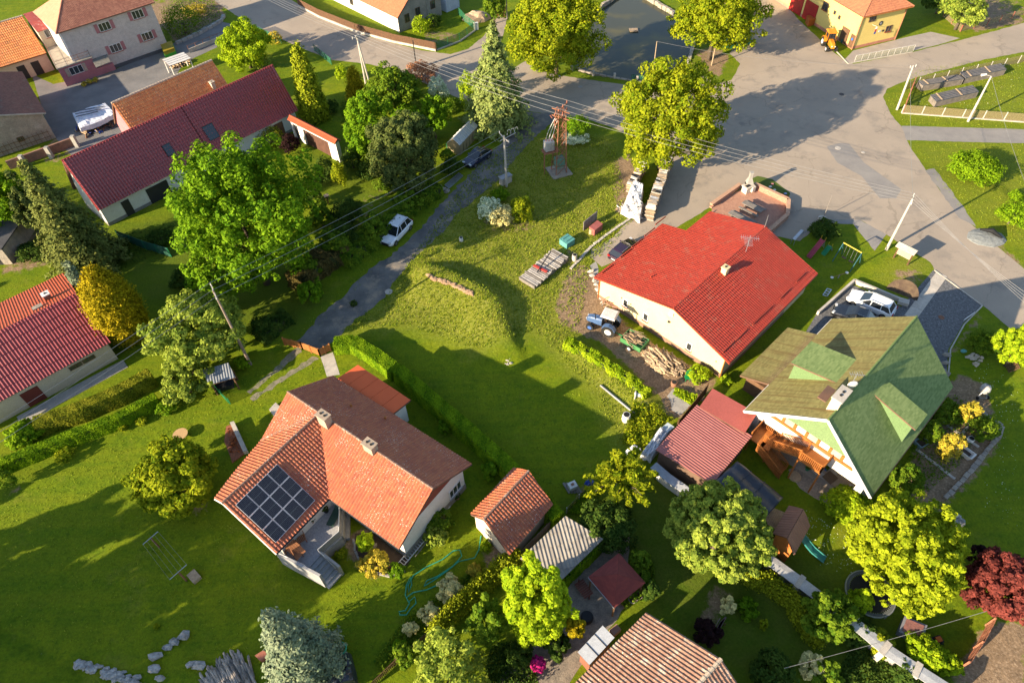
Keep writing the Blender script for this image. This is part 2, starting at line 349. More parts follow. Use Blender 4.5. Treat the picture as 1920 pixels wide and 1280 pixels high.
DIRT=[  # worn earth and gravelly soil
 ([(1040,575),(1060,520),(1085,495),(1112,505),(1130,560),(1150,590),(1230,650),(1345,712),(1310,760),(1270,775),(1235,742),(1190,700),(1130,645),(1085,625),(1050,605)],1.0),
 ([(1238,742),(1300,760),(1275,790),(1240,770)],.9),([(1150,300),(1185,285),(1200,340),(1185,410),(1150,400)],.8),
 ([(975,535),(1010,545),(1080,490),(1085,470),(1060,460)],.55),([(890,425),(960,445),(1010,430),(1000,410),(900,405)],.5),([(1300,95),(1345,88),(1372,105),(1350,150),(1325,135)],.7),
 ([(1740,740),(1800,700),(1850,720),(1880,830),(1820,910),(1760,960),(1690,925)],.85),([(1475,440),(1500,430),(1500,460),(1470,480)],.4),
 ([(1672,500),(1720,500),(1740,520),(1700,560),(1665,545)],.55),([(1840,430),(1880,455),(1920,490),(1920,560),(1890,520),(1840,470)],.6),
 ([(1750,700),(1790,640),(1830,580),(1850,600),(1800,650),(1775,720)],.6),([(1750,0),(1920,-10),(1920,45),(1830,62),(1770,30)],.7),
 ([(1840,1175),(1925,1160),(1925,1290),(1780,1290)],1.0),([(1060,930),(1110,895),(1125,935),(1080,965)],.6),
 ([(900,1040),(930,1010),(960,1000),(960,1040),(910,1090)],.8),([(30,890),(60,900),(40,930),(0,930)],.5),([(310,925),(390,935),(400,965),(320,975)],.6),
 ([(560,480),(640,400),(700,350),(760,330),(720,420),(640,470),(560,545)],.4),([(740,235),(800,250),(830,300),(760,340)],.3),([(60,1200),(110,1225),(120,1240),(70,1222)],.4),
 ([(250,30),(300,0),(400,-10),(425,30),(330,90),(315,60)],.9),([(790,55),(870,60),(850,90),(790,80)],.5),([(1270,70),(1310,80),(1350,95),(1330,150),(1280,125)],.35),
 ([(100,250),(200,260),(100,310),(60,300)],.5),([(0,430),(80,430),(100,500),(0,520)],.6),([(1330,1090),(1380,1120),(1340,1190),(1310,1170)],.7),([(640,1010),(700,975),(745,1010),(750,1060),(700,1085),(655,1050)],.9),
 ([(755,1040),(860,910),(872,920),(775,1055)],.7),([(1640,1120),(1690,1120),(1700,1165),(1640,1165)],.2),([(1420,1100),(1540,1180),(1530,1240),(1440,1130)],.3),([(930,1240),(960,1200),(985,1240),(950,1290)],.4)]
MEADOW=[ # long, dry-tipped grass
 ([(640,620),(720,560),(800,440),(900,300),(1000,250),(1150,260),(1180,400),(1110,490),(1080,640),(1180,720),(1210,800),(1160,830),(1120,740),(1000,620),(900,660),(760,610)],1.0),
 ([(1660,190),(1720,130),(1930,100),(1930,240),(1700,235)],.35),([(1710,270),(1930,270),(1930,470),(1860,440),(1780,370)],.4),([(1180,700),(1260,760),(1200,850),(1160,800)],1.0),([(1700,470),(1745,500),(1700,560),(1650,520)],.8)]
DARK=[([(1070,960),(1230,880),(1500,1010),(1700,1190),(1790,1290),(1380,1290),(1215,1150)],1.0),([(200,430),(330,400),(560,500),(620,560),(560,640),(240,560)],.8),([(560,235),(640,310),(760,330),(620,420),(560,330)],.6)]  # darker grass and shaded garden soil, with the shade put into the ground colour
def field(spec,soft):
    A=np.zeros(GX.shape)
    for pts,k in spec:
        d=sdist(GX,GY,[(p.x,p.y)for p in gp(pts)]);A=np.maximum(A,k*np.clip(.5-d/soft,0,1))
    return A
def ground():
    V=np.stack([GX,GY,GZ],-1).reshape(-1,3);ny,nx=GX.shape;idx=np.arange(nx*ny).reshape(ny,nx)
    F=np.stack([idx[:-1,:-1],idx[:-1,1:],idx[1:,1:],idx[1:,:-1]],-1).reshape(-1,4)
    me=bpy.data.meshes.new('ground');me.vertices.add(len(V));me.vertices.foreach_set('co',V.ravel());me.loops.add(F.size);me.loops.foreach_set('vertex_index',F.ravel())
    me.polygons.add(len(F));me.polygons.foreach_set('loop_start',np.arange(0,F.size,4));me.polygons.foreach_set('loop_total',np.full(len(F),4));me.polygons.foreach_set('use_smooth',np.ones(len(F),bool));me.update()
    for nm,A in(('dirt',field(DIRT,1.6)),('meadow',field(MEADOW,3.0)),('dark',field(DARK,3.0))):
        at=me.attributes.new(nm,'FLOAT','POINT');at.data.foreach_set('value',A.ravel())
    m,n,b,L=_nodes('ground_cover');b.inputs['Roughness'].default_value=.9;b.inputs['Specular IOR Level'].default_value=.1
    geo=n.nodes.new('ShaderNodeNewGeometry')
    def noise(s,det=6,ro=.6,st=None):
        t=n.nodes.new('ShaderNodeTexNoise');t.inputs['Scale'].default_value=s;t.inputs['Detail'].default_value=det;t.inputs['Roughness'].default_value=ro
        if st:
            mp=n.nodes.new('ShaderNodeMapping');mp.inputs['Rotation'].default_value=(0,0,math.radians(st[0]));mp.inputs['Scale'].default_value=st[1];L(geo.outputs['Position'],mp.inputs['Vector']);L(mp.outputs[0],t.inputs['Vector'])
        else:L(geo.outputs['Position'],t.inputs['Vector'])
        return t.outputs['Fac']
    def rg(f,a,bb,c=0.,d=1.):
        r=n.nodes.new('ShaderNodeMapRange');r.inputs['From Min'].default_value=a;r.inputs['From Max'].default_value=bb;r.inputs['To Min'].default_value=c;r.inputs['To Max'].default_value=d;L(f,r.inputs['Value']);return r.outputs[0]
    def mix(f,a,bb,mode='MIX',fac=None):
        x=n.nodes.new('ShaderNodeMix');x.data_type='RGBA';x.blend_type=mode
        if f is None:x.inputs['Factor'].default_value=fac
        else:L(f,x.inputs['Factor'])
        for v,k in((a,6),(bb,7)):
            if isinstance(v,tuple):x.inputs[k].default_value=(*v,1)
            else:L(v,x.inputs[k])
        return x.outputs[2]
    def math_(op,a,bb):
        x=n.nodes.new('ShaderNodeMath');x.operation=op
        for v,k in((a,0),(bb,1)):
            if isinstance(v,(int,float)):x.inputs[k].default_value=v
            else:L(v,x.inputs[k])
        return x.outputs[0]
    def at(nm):
        a=n.nodes.new('ShaderNodeAttribute');a.attribute_name=nm;return a.outputs['Fac']
    big=noise(.09,5);med=noise(.6,7,.7);fine=noise(5,5,.75);stripes=noise(.55,3,.5,(35,(.12,2.2,1)))
    lawn=mix(rg(big,.38,.62),(.108,.165,.005),(.168,.210,.006))
    lawn=mix(rg(med,.4,.7),lawn,(.080,.138,.005))
    lawn=mix(rg(noise(2.4,4,.7),.52,.68,0,.55),lawn,(.055,.105,.006));lawn=mix(rg(noise(.28,6,.75),.56,.70,0,.5),lawn,(.20,.19,.03));lawn=mix(rg(stripes,.42,.62,0,.35),lawn,(.18,.20,.008))
    mead=mix(rg(med,.35,.65),(.150,.180,.008),(.215,.210,.022));mead=mix(rg(fine,.45,.7),mead,(.27,.25,.08))
    col=mix(math_('MULTIPLY',at('meadow'),.8),lawn,mead)
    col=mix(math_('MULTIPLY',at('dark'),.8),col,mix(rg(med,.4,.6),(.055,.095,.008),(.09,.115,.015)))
    soil=mix(rg(noise(1.3,8,.75),.35,.65),(.30,.205,.125),(.17,.115,.07));soil=mix(rg(fine,.5,.8),soil,(.38,.29,.2))
    dm=rg(math_('ADD',at('dirt'),math_('MULTIPLY',math_('SUBTRACT',noise(1.1,8,.72),.5),1.5)),.42,.62)
    col=mix(dm,col,soil)
    col=mix(None,col,rg(fine,.3,.7,.62,1.3),'MULTIPLY',.8)
    L(col,b.inputs['Base Color'])
    bp=n.nodes.new('ShaderNodeBump');bp.inputs['Strength'].default_value=.6;bp.inputs['Distance'].default_value=.09
    L(math_('ADD',noise(7,4,.8),math_('MULTIPLY',noise(1.7,5,.6),1.2)),bp.inputs['Height']);L(bp.outputs[0],b.inputs['Normal'])
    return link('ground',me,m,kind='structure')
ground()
def wobble(P,step=.6,amp=.10,rnd=random):
    out=[];n=len(P)
    for i in range(n):
        a,b=P[i],P[(i+1)%n];k=max(1,int((b-a).length/step));nn=(b-a).cross(Vector((0,0,1))).normalized()if(b-a).length>1e-6 else Vector()
        for j in range(k):out.append(a.lerp(b,j/k)+nn*rnd.uniform(-amp,amp)*(1 if j else.3))
    return out
def sheet(name,pts,z,m,amp=.10,step=.6,t=.003):
    P=wobble(gp(pts,z),step,amp);b=MB();n=len(P)
    bm=bmesh.new();vv=[bm.verts.new(p)for p in P];f=bm.faces.new(vv);f.normal_update()
    if f.normal.z<0:f.normal_flip()
    bmesh.ops.triangulate(bm,faces=[f],ngon_method='EAR_CLIP');me=bpy.data.meshes.new(name);bm.to_mesh(me);bm.free()
    return link(name,me,m,kind='structure')
m_asph=mat('asphalt_dusty',(.36,.295,.23),(.295,.245,.195),.12,.9,.2,30,c3=(.25,.212,.175),s3=.3,t3=.58,crack=.11)
m_asph_dk=mat('asphalt_patch',(.265,.245,.225),(.215,.20,.19),.5,.85,.3,30)
m_lane=mat('broken_asphalt',(.175,.165,.155),(.10,.097,.095),.45,.9,.8,14,crack=.5,c3=(.27,.225,.175),s3=.5,t3=.56)
m_court=mat('courtyard_gravel',(.20,.19,.185),(.15,.145,.145),.4,.9,.3,22)
m_conc=mat('concrete',(.50,.45,.39),(.38,.345,.30),1.2,.85,.2,18)
m_concd=mat('concrete_grey',(.36,.34,.31),(.27,.26,.245),1.2,.85,.25,16)
m_kerb=mat('kerb_stone',(.50,.45,.38),(.40,.36,.31),2,.85,.3,12)
ROAD=[(250,-110),(400,0),(440,28),(497,60),(560,88),(622,113),(690,120),(740,133),(800,158),(850,180),(905,200),(985,208),(1040,214),(1095,222),(1140,236),(1200,262),(1255,300),(1262,312),(1215,375),(1150,445),(1108,468),(1107,482),(1128,500),(1180,480),(1340,383),(1404,343),(1476,380),(1478,402),(1440,440),(1500,452),(1545,412),(1612,412),(1662,440),(1745,492),(1752,506),(1842,572),(1882,606),(1930,640),(2150,800),(2150,690),(1880,470),(1835,432),(1796,402),(1765,362),(1735,318),(1712,284),(1700,262),(1692,240),(1670,214),(1656,182),(1664,166),(1700,151),(1760,134),(1845,112),(1930,96),(2400,-30),(2400,-84),(1925,42),(1815,72),(1760,86),(1711,98),(1600,120),(1580,112),(1545,82),(1500,40),(1462,-4),(1450,-22),(1405,-22),(1418,10),(1402,60),(1368,100),(1388,120),(1372,150),(1342,158),(1318,140),(1300,150),(1255,170),(1205,163),(1120,152),(1040,140),(1010,132),(985,115),(960,130),(930,100),(945,60),(950,35),(935,30),(905,70),(878,92),(845,102),(790,95),(700,71),(652,56),(600,30),(545,0),(430,-110)]
sheet('road',ROAD,.006,m_asph,.07)
sheet('lane',LANE,.010,m_lane,.22,.5)
m_trk=mat('worn_track',(.26,.22,.17),(.13,.14,.07),1.6,.95,.5,9);sheet('track',[(545,660),(560,650),(566,660),(516,700),(470,738),(462,734),(505,700)],.009,m_trk,.14,.4);sheet('track',[(585,668),(598,672),(560,695),(515,725),(474,752),(468,747),(520,712)],.009,m_trk,.16,.4)
sheet('courtyard',[(60,140),(90,240),(118,275),(135,292),(170,275),(216,262),(260,250),(345,118),(430,78),(432,45),(405,38),(320,84),(200,138),(100,158)],.006,m_court,.04)
sheet('side_road',[(1690,236),(2400,256),(2400,282),(1700,263)],.011,m_asph_dk,.05)
sheet('road_patch',[(1550,275),(1575,268),(1592,270),(1620,305),(1690,355),(1680,372),(1650,372),(1615,330),(1570,305)],.011,m_asph_dk,.03)
sheet('road_patch',[(1735,320),(1752,316),(1800,380),(1830,425),(1800,410),(1770,368)],.011,m_asph_dk,.12)
sheet('road_patch',[(1480,452),(1545,412),(1612,412),(1662,440),(1640,470),(1600,420),(1545,418)],.011,m_asph_dk,.06)
sheet('path',[(601,668),(624,660),(637,702),(613,706)],.012,m_conc,.02)
sheet('worn_path',[(1105,498),(1118,490),(1135,560),(1128,575)],.009,m_concd,.2)
sheet('concrete_pad',[(1238,758),(1262,728),(1302,752),(1275,778)],.016,m_concd,.05)
m_grav=mat('gravel_drive',(.15,.15,.155),(.085,.085,.09),4,.9,1,9,c3=(.30,.30,.31),s3=6,t3=.6)
sheet('driveway',[(1750,506),(1842,572),(1806,606),(1778,655),(1772,735),(1690,760),(1690,600),(1500,640),(1530,590),(1595,532),(1690,575)],.012,m_grav,.02)
sheet('yard',[(1180,990),(1175,1135),(1060,1290),(920,1290),(1000,1200),(1060,1110),(1090,1060)],.007,mat('yard_gravel',(.30,.25,.20),(.18,.155,.13),2,.9,.6,9),.1)
sheet('pavement',[(1578,118),(1600,95),(1700,70),(1745,60),(1800,72),(1760,84),(1711,96),(1600,117)],.012,mat('paving',(.36,.31,.27),(.30,.26,.23),.8,.9,.3,14),.02)
sheet('patio',[(1420,755),(1475,800),(1640,920),(1600,940),(1480,870),(1440,850),(1395,790)],.012,mat('patio_paving',(.40,.33,.26),(.27,.23,.19),1.0,.9,.4,10),.05)
# concrete apron strip and kerb round the gravel drive
def strip(name,A,Bp,wd,z,h,m,parent=None,kind=None,seg=None):
    a,b=G(*A,0),G(*Bp,0);d=(b-a).normalized();n=Vector((-d.y,d.x,0))
    o=MB().par(a-n*wd/2+Vector((0,0,z)),d*(b-a).length,n*wd,Vector((0,0,h))).build(name,m,parent)
    if kind:o['kind']=kind
    return o
for i in range(9):
    a,b=(1706,596),(1766,514)
    f0,f1=i/9,(i+.97)/9
    strip('concrete_slab',(a[0]+(b[0]-a[0])*f0,a[1]+(b[1]-a[1])*f0),(a[0]+(b[0]-a[0])*f1,a[1]+(b[1]-a[1])*f1),1.15,0,.035,m_conc,kind='structure')
def kerbline(name,pts,wd=.12,h=.08,m=None,L=1.0,z=0.0,parent=None,nm='kerb_stone'):
    """kerb of separate stones; one thing with its stones as parts"""
    i=0
    for k in range(len(pts)-1):
        a,b=G(*pts[k]),G(*pts[k+1]);n=max(1,round((b-a).length/L));d=(b-a).normalized();s=Vector((-d.y,d.x,0))
        for j in range(n):
            p=a.lerp(b,j/n);q=a.lerp(b,(j+.97)/n);MB().par(p-s*wd/2+Vector((0,0,z-.1)),q-p,s*wd,Vector((0,0,h+.1+random.uniform(-.01,.01)))).build(nm,m or m_kerb,parent)
k=thing('kerb','pale stone kerb edging the grey gravel driveway beside the green roofed house','kerb',G(1842,572));kerbline('kerb',[(1752,507),(1842,573),(1808,608),(1782,655),(1778,700)],.12,.07,parent=k)
k=thing('kerb','kerb between the big road and the paving before the yellow building','kerb',G(1600,118));kerbline('kerb',[(1548,76),(1590,120),(1711,98)],.14,.1,parent=k)
# pond
mw,n_,b_,L_=_nodes('pond_water');b_.inputs['Base Color'].default_value=(.03,.032,.026,1);b_.inputs['Roughness'].default_value=.12;b_.inputs['Specular IOR Level'].default_value=.14
_g=n_.nodes.new('ShaderNodeNewGeometry');_t=n_.nodes.new('ShaderNodeTexNoise');_t.inputs['Scale'].default_value=2.2;_t.inputs['Detail'].default_value=4;L_(_g.outputs['Position'],_t.inputs['Vector'])
_b=n_.nodes.new('ShaderNodeBump');_b.inputs['Strength'].default_value=.10;_b.inputs['Distance'].default_value=.02;L_(_t.outputs['Fac'],_b.inputs['Height']);L_(_b.outputs[0],b_.inputs['Normal'])
_t2=n_.nodes.new('ShaderNodeTexNoise');_t2.inputs['Scale'].default_value=.16;L_(_g.outputs['Position'],_t2.inputs['Vector']);_m=n_.nodes.new('ShaderNodeMix');_m.data_type='RGBA';_m.inputs[6].default_value=(.055,.058,.040,1);_m.inputs[7].default_value=(.11,.095,.035,1);_r=n_.nodes.new('ShaderNodeMapRange');_r.inputs['From Min'].default_value=.5;_r.inputs['From Max'].default_value=.68;L_(_t2.outputs['Fac'],_r.inputs['Value']);L_(_r.outputs[0],_m.inputs['Factor']);L_(_m.outputs[2],b_.inputs['Base Color'])
sheet('pond_water',POND,-.38,mw,0)
m_stone=mat('old_stone',(.36,.31,.25),(.24,.21,.18),1.5,.9,.8,6)
t=thing('pond_wall','low stone wall of big blocks round the village pond','wall',G(1206,-8))
def stones(pts,wd,h,L,m,parent,nm='stone',z=-.1,base=0.0,jit=.15):
    for k in range(len(pts)-1):
        a,b=G(*pts[k],base),G(*pts[k+1],base);n=max(1,round((b-a).length/L));d=(b-a).normalized();s=Vector((-d.y,d.x,0))
        for j in range(n):
            p=a.lerp(b,(j+.03)/n);q=a.lerp(b,(j+.95)/n);w_=wd*random.uniform(1-jit,1+jit);hh=h*random.uniform(1-jit,1+jit);o=s*random.uniform(-.04,.04)
            v=[p-s*w_/2+o,q-s*w_/2+o,q+s*w_/2+o,p+s*w_/2+o];cc=(p+q)/2
            top=[x.lerp(cc,.1)+Vector((0,0,hh+random.uniform(-.02,.02)))for x in v];bot=[x+Vector((0,0,z))for x in v];mid=[x+Vector((0,0,hh*.8))for x in v]
            MB().add(bot+mid+top,[(3,2,1,0)]+[(i,(i+1)%4,4+(i+1)%4,4+i)for i in range(4)]+[(4+i,4+(i+1)%4,8+(i+1)%4,8+i)for i in range(4)]+[(8,9,10,11)]).build(nm,m,parent)
stones([(1160,-10),(1130,10),(1104,40)],.5,.28,1.1,m_stone,t,z=-1);stones([(1208,-8),(1266,26)],.6,.3,1.1,m_stone,t,z=-1);stones([(1304,72),(1290,120)],.5,.2,1.3,m_conc,t,z=-1)
stones([(1085,132),(1150,146),(1216,156)],.35,.12,1.2,m_stone,t,z=-.9)
# ================================================================== BUILDINGS
wh=mat('white_render',(.70,.67,.62),(.62,.59,.54),.8,.85,.1,20,c3=(.50,.46,.40),s3=.9,t3=.64);cream=mat('cream_render',(.62,.50,.29),(.57,.455,.26),.6,.85,.1,20,c3=(.47,.375,.23),s3=.8,t3=.63)
yel=mat('yellow_render',(.68,.52,.17),(.65,.49,.155),.6,.85,.1,20);pink=mat('pink_render',(.42,.17,.19),(.36,.14,.16),.8,.85,.2,16)
rough=mat('roughcast_grey',(.50,.45,.42),(.42,.38,.355),2,.95,.8,12);sand=mat('sand_render',(.56,.46,.34),(.50,.41,.30),.8,.9,.2,14)
stonew=mat('weathered_render',(.33,.285,.23),(.24,.21,.17),.9,.9,.5,8,c3=(.40,.36,.3),t3=.58)
plin=mat('plinth_brown',(.26,.15,.10),(.20,.12,.09),1,.85,.3,14);plg=mat('plinth_grey',(.25,.23,.21),(.19,.18,.17),1,.9,.4,12)
glass,_n,_b,_=_nodes('window_glass');_b.inputs['Base Color'].default_value=(.03,.035,.04,1);_b.inputs['Roughness'].default_value=.06;_b.inputs['Specular IOR Level'].default_value=.8
wfr=mat('white_frame',(.72,.70,.67),rough=.5);wood=mat('brown_wood',(.16,.085,.045),(.10,.055,.03),2,.7,.3,12);zinc=mat('zinc',(.40,.41,.43),(.32,.33,.35),1.5,.45,.1,12,metal=.6)
dkm=mat('dark_metal',(.03,.03,.035),rough=.5);orw=mat('orange_wood',(.42,.15,.035),(.33,.11,.025),1.5,.6,.3,14);redtrim=mat('red_trim',(.33,.055,.03),rough=.5)
deck=mat('roof_edge_brown',(.17,.09,.06),(.12,.07,.05),1,.8)
t_red=tilemat('red_metal_tile',(.32,.036,.018),(.26,.030,.015),(.27,.075,.045),t3=.60,rough=.5,spec=.4)
t_brown=tilemat('clay_red_tile',(.40,.125,.055),(.31,.085,.045),(.25,.13,.08),t3=.66,rough=.62,spec=.35,sp=(.60,.50,.42))
t_or=tilemat('old_orange_tile',(.78,.31,.10),(.60,.21,.075),(.30,.16,.08),t3=.62,rough=.8,sp=(.6,.48,.36))
t_wine=tilemat('wine_metal_tile',(.30,.026,.022),(.24,.022,.020),rough=.33,spec=.6)
t_dkbr=tilemat('brown_shingle',(.19,.085,.062),(.12,.058,.045),(.16,.12,.09),t3=.62,rough=.85)
t_pale=tilemat('pale_worn_tile',(.31,.175,.12),(.20,.11,.08),(.45,.36,.29),t3=.60,rough=.8,sp=(.62,.56,.48))
t_gr=tilemat('green_shingle',(.19,.25,.095),(.12,.175,.06),rough=.85,spec=.2)
t_moss=tilemat('green_shingle_stained',(.23,.205,.075),(.15,.135,.05),(.135,.095,.035),t3=.54,rough=.85,spec=.2,streak=(.75,.012,1))
t_asb=tilemat('grey_fibre_cement',(.30,.275,.24),(.20,.18,.16),(.12,.11,.095),t3=.58,rough=.9)
t_carp=tilemat('carport_sheet',(.34,.12,.105),(.28,.095,.085),rough=.5,spec=.4,coat=.15)
t_crim=tilemat('crimson_sheet',(.30,.035,.040),(.25,.028,.032),rough=.45,spec=.5);t_felt=tilemat('red_felt',(.80,.15,.045),(.70,.125,.04),rough=.8)

# ---- main red roofed house
t=thing('house','big cream house with wide bright red metal roof and a log heap at its wall','house',G(1250,640))
a,b,r,T=gable_pts(2.9,(1114,520),(1367,681),(1533,513),(1262.7,578.7))
u=(b-a).normalized();tt=T.normalized();sl=(r.z-a.z)/(r-a).dot(u)
cut=G(1236,416,2.9);cl=(cut-a).dot(tt);q=3.05          # left eave steps in towards the far end
aL=a+tt*cl;aI=aL+u*q+Vector((0,0,sl*q));aI.z=a.z+sl*q;aF=a+T+u*q;aF.z=aI.z
house_roof(t,[[a,r,r+tt*cl,aL],[aI,r+tt*cl,r+T,aF],[r,b,b+T,r+T]],'mtile',t_red,redtrim,[(r,r+T)],t_red,cap_r=.10)
a2,b2,TT=walls_gable(t,a,b,r,tt*(cl+.3),cream,.5,.35,plinth=(.55,plin))
q5,q6=aI-tt*1.2+u*.55,aF-tt*.35+u*.55;q7,q8=b+T-u*.51-tt*.35,b+tt*(cl-1.2)-u*.51;V=[Vector((p.x,p.y,z))for z in(-.3,2.7)for p in(q5,q8,q7,q6)];rg0,rg1=r+tt*(cl-1.2)-Vector((0,0,.25)),r+T-tt*.35-Vector((0,0,.25));V+=[rg0,rg1];MB().add(V,[(0,1,5,8,4),(2,3,7,9,6),(1,2,6,5),(3,0,4,7),(5,6,9,8),(7,4,8,9),(3,2,1,0)]).build('wall',cream,t)
# the far left part of the wall is inside the narrower roof: cover strip
nn=-tt;fr=a2
def onwall(px,py,off=.0):return VP(px,py,a2,b2)+nn*off
for px,py in((1173,568),(1211,594),(1292.5,649.5)):window(t,onwall(px,py,.0),u,nn,.62,1.0,wfr,glass,.07,sill=redtrim,mull=0)
for px,py in((1166,558),(1183,570),(1343,677)):
    p=onwall(px,py);MB().tube(p,p+nn*.06,.07,.07,8).build('vent',dkm,t)
p=onwall(1259,590);MB().par(p-u*.2,u*.42,Vector((0,0,.35)),nn*.18).build('meter_box',wfr,t)
p=onwall(1255,603);MB().par(p-u*.1,u*.22,Vector((0,0,.15)),nn*.2).build('lamp',dkm,t)
for q_,nm in((a2,'downpipe'),(b2,'downpipe')):
    c=q_+nn*.08+(u*.05 if q_ is a2 else-u*.05);MB().tube((c.x,c.y,.1),(c.x,c.y,2.6),.055,.055,8).build(nm,orw,t)
for p,q in((a,aL),(b,b+T)):MB().tube(p+Vector((0,0,-.1)),q+Vector((0,0,-.1)),.075,.075,8).build('gutter',redtrim,t)
for px,py in((1378,655),(1404,628),(1432,600),(1462,570),(1492,541)):        # small windows under the right eave
    p=VP(px,py,b2,b2+tt);p.z=min(p.z,2.2);window(t,p,tt,u,.9,.5,redtrim,glass,.05,mull=0)
for side,lst in((0,[(1139,506),(1173,477),(1194,458),(1218,437),(1238,416)]),(1,[(1364,652),(1388,630),(1420,600),(1437,584),(1470,552),(1500,521)])):
    for px,py in lst:                       # snow guards
        P0=a if side==0 else b;n_=(r-a).cross(tt)if side==0 else(r-b).cross(tt);p=PLN(px,py,P0,n_)
        MB().par(p-tt*.9+Vector((0,0,.05)),tt*1.9,(u if side else-u)*.07,Vector((0,0,.14))).build('snow_guard',redtrim,t)
p=PLN(1358,512,b,(r-b).cross(tt));chimney(t,(p.x,p.y,0),.55,.55,p.z-.4,p.z+.75,cream,math.atan2(u.y,u.x))
p=PLN(1220,521,a,(r-a).cross(tt));MB().tube(p,p+Vector((0,0,.35)),.06,.06,8).build('vent_pipe',redtrim,t)
# antennas
an=thing('antenna','tv antennas on a pole on the ridge of the bright red roof','antenna',PLN(1398,473,b,(r-b).cross(tt)))
p=Vector(an.location);b_=MB();b_.tube(p,p+Vector((0,0,2.2)),.03,.03,6);b_.build('mast',zinc,an)
b_=MB();b_.beam(p+Vector((-.9,.2,1.9)),p+Vector((.9,-.2,1.9)),.04)
for i in range(9):c=p+Vector((-.8+.2*i,.18-.045*i,1.9));b_.beam(c-Vector((.07,.35,0)),c+Vector((.07,.35,0)),.025)
b_.beam(p+Vector((-.1,-.6,1.3)),p+Vector((.1,.6,1.3)),.04)
for i in range(6):c=p+Vector((-.1+.04*i,-.5+.2*i,1.3));b_.beam(c-Vector((.4,-.07,0)),c+Vector((.4,-.07,0)),.025)
b_.build('aerial',zinc,an)
an=thing('aerial_mast','thin bare mast on the far ridge end of the bright red roof','mast',r+T-tt*.3)
p=r+T-tt*.3;MB().tube(p,p+Vector((0,0,1.7)),.03,.02,6).build('pole',zinc,an)

# ---- green roofed house
t=thing('house','tall house with mossy green shingle roof, two dormers and an orange timbered gable','house',G(1560,800))
a,b,r,T=gable_pts(3.3,(1395,770),(1633,932),(1787,725),(1553,787))
u=(b-a).normalized();tt=T.normalized();sa=(r.z-a.z)/(r-a).dot(u);sb=(b.z-r.z)/(b-r).dot(u)
# far-left extension of the mossy slope
g0,g1=4.0,12.3;pA=a+tt*g0-u*2.75;pA.z=2.1;pB=a+tt*g1-u*2.75;pB.z=2.1
house_roof(t,[[a,r,r+T,a+T],[r,b,b+T,r+T]],'shingle',t_gr,deck,[(r,r+T)],t_gr,cap_r=.09)
rf=[o for o in t.children if o.name.startswith('roof')][0]
ot=[o for o in rf.children if o.name.startswith('roof_tiles')][0];ot.data.materials.clear();ot.data.materials.append(t_moss)
MB().slab([pA,a+tt*g0,a+tt*g1,pB],.14).build('lower_roof',deck,t);covering('roof_tiles',[pA,a+tt*g0-Vector((0,0,.02)),a+tt*g1-Vector((0,0,.02)),pB],'shingle',t_moss,t)
a2,b2,TT=walls_gable(t,a,b,r,T,wh,.75,.85,z0=2.45)
nn=-tt
lw=MB();lw.par(Vector((a2.x,a2.y,-.3))+u*0+tt*2.8,u*(b2-a2).length,tt*(TT.length-2.8),Vector((0,0,2.74)));lw.par(Vector((a2.x,a2.y,-.3)),u*.5,tt*2.79,Vector((0,0,2.74)));lw.par(Vector((b2.x,b2.y,-.3))-u*.6,u*.6,tt*2.79,Vector((0,0,2.74)));lw.build('lower_wall',wh,t)
le=MB();le.par(pA+u*.5+tt*.5-Vector((0,0,2.2)),u*2.2,tt*7.2,Vector((0,0,2.05)));le.build('side_wall',wood,t)
# gable field in green shingle, timber bands
gz=4.72;gl=r.z-.2
m1=VP(1450,795,a2,b2)
fa=a2+u*((gz-a.z)/sa-.75+.1);fb=b2-u*((gz-b.z)/(-sb)-.75+.1)
P=[Vector((fa.x,fa.y,gz))+nn*.05,Vector((fb.x,fb.y,gz))+nn*.05];ap=Vector((r.x,r.y,r.z-.3));ap=Vector((a2.x,a2.y,0))+u*((r-a2).dot(u))+Vector((0,0,r.z-.35))+nn*.05
bb=MB();bb.add([P[0],P[1],ap,P[0]-nn*.04,P[1]-nn*.04,ap-nn*.04],[(0,1,2),(3,5,4)]);bb.build('gable_field',mat('green_cladding',(.15,.22,.10),(.13,.20,.09),1,.8,.3,10),t)
bz0,bz1=3.35,gz
bw=MB();fa2=a2+u*.9;fb2=b2-u*.9
def band(z,h,o=.10,i0=.6,i1=.6,nm='timber_band'):
    w_=MB();p=a2+u*i0;w_.par(Vector((p.x,p.y,z))+nn*.0,u*((b2-a2).length-i0-i1),Vector((0,0,h)),nn*o);return w_.build(nm,orw,t)
band(3.78,.24,.16,1.0,1.4)
for i in range(8):
    x=2.2+i*1.05; 
    if x>(b2-a2).length-1.6:break
    zt=gz-.02;p=a2+u*x;MB().par(Vector((p.x,p.y,4.02)),u*.24,Vector((0,0,zt-4.02)),nn*.12).build('timber_post',orw,t)
    if i%2==0:p=a2+u*(x+.24);MB().par(Vector((p.x,p.y,4.02)),u*.80,Vector((0,0,zt-4.02)),nn*.04).build('panel',mat('loggia_panel',(.36,.34,.29),rough=.7),t)
# white bargeboards
for p,q in((a,r),(b,r)):MB().beam(p+nn*.03-Vector((0,0,.08)),q+nn*.03-Vector((0,0,.08)),.06,.26).build('bargeboard',wfr,t)
for p,q in((a,a+T),(b,b+T)):MB().tube(p+Vector((0,0,-.1)),q+Vector((0,0,-.1)),.08,.08,8).build('gutter',wfr if p is a else deck,t)
# dark green trim cable along the far slope edge
def onslope(px,py,side):
    return PLN(px,py,a,(r-a).cross(tt))if side==0 else PLN(px,py,b,(r-b).cross(tt))
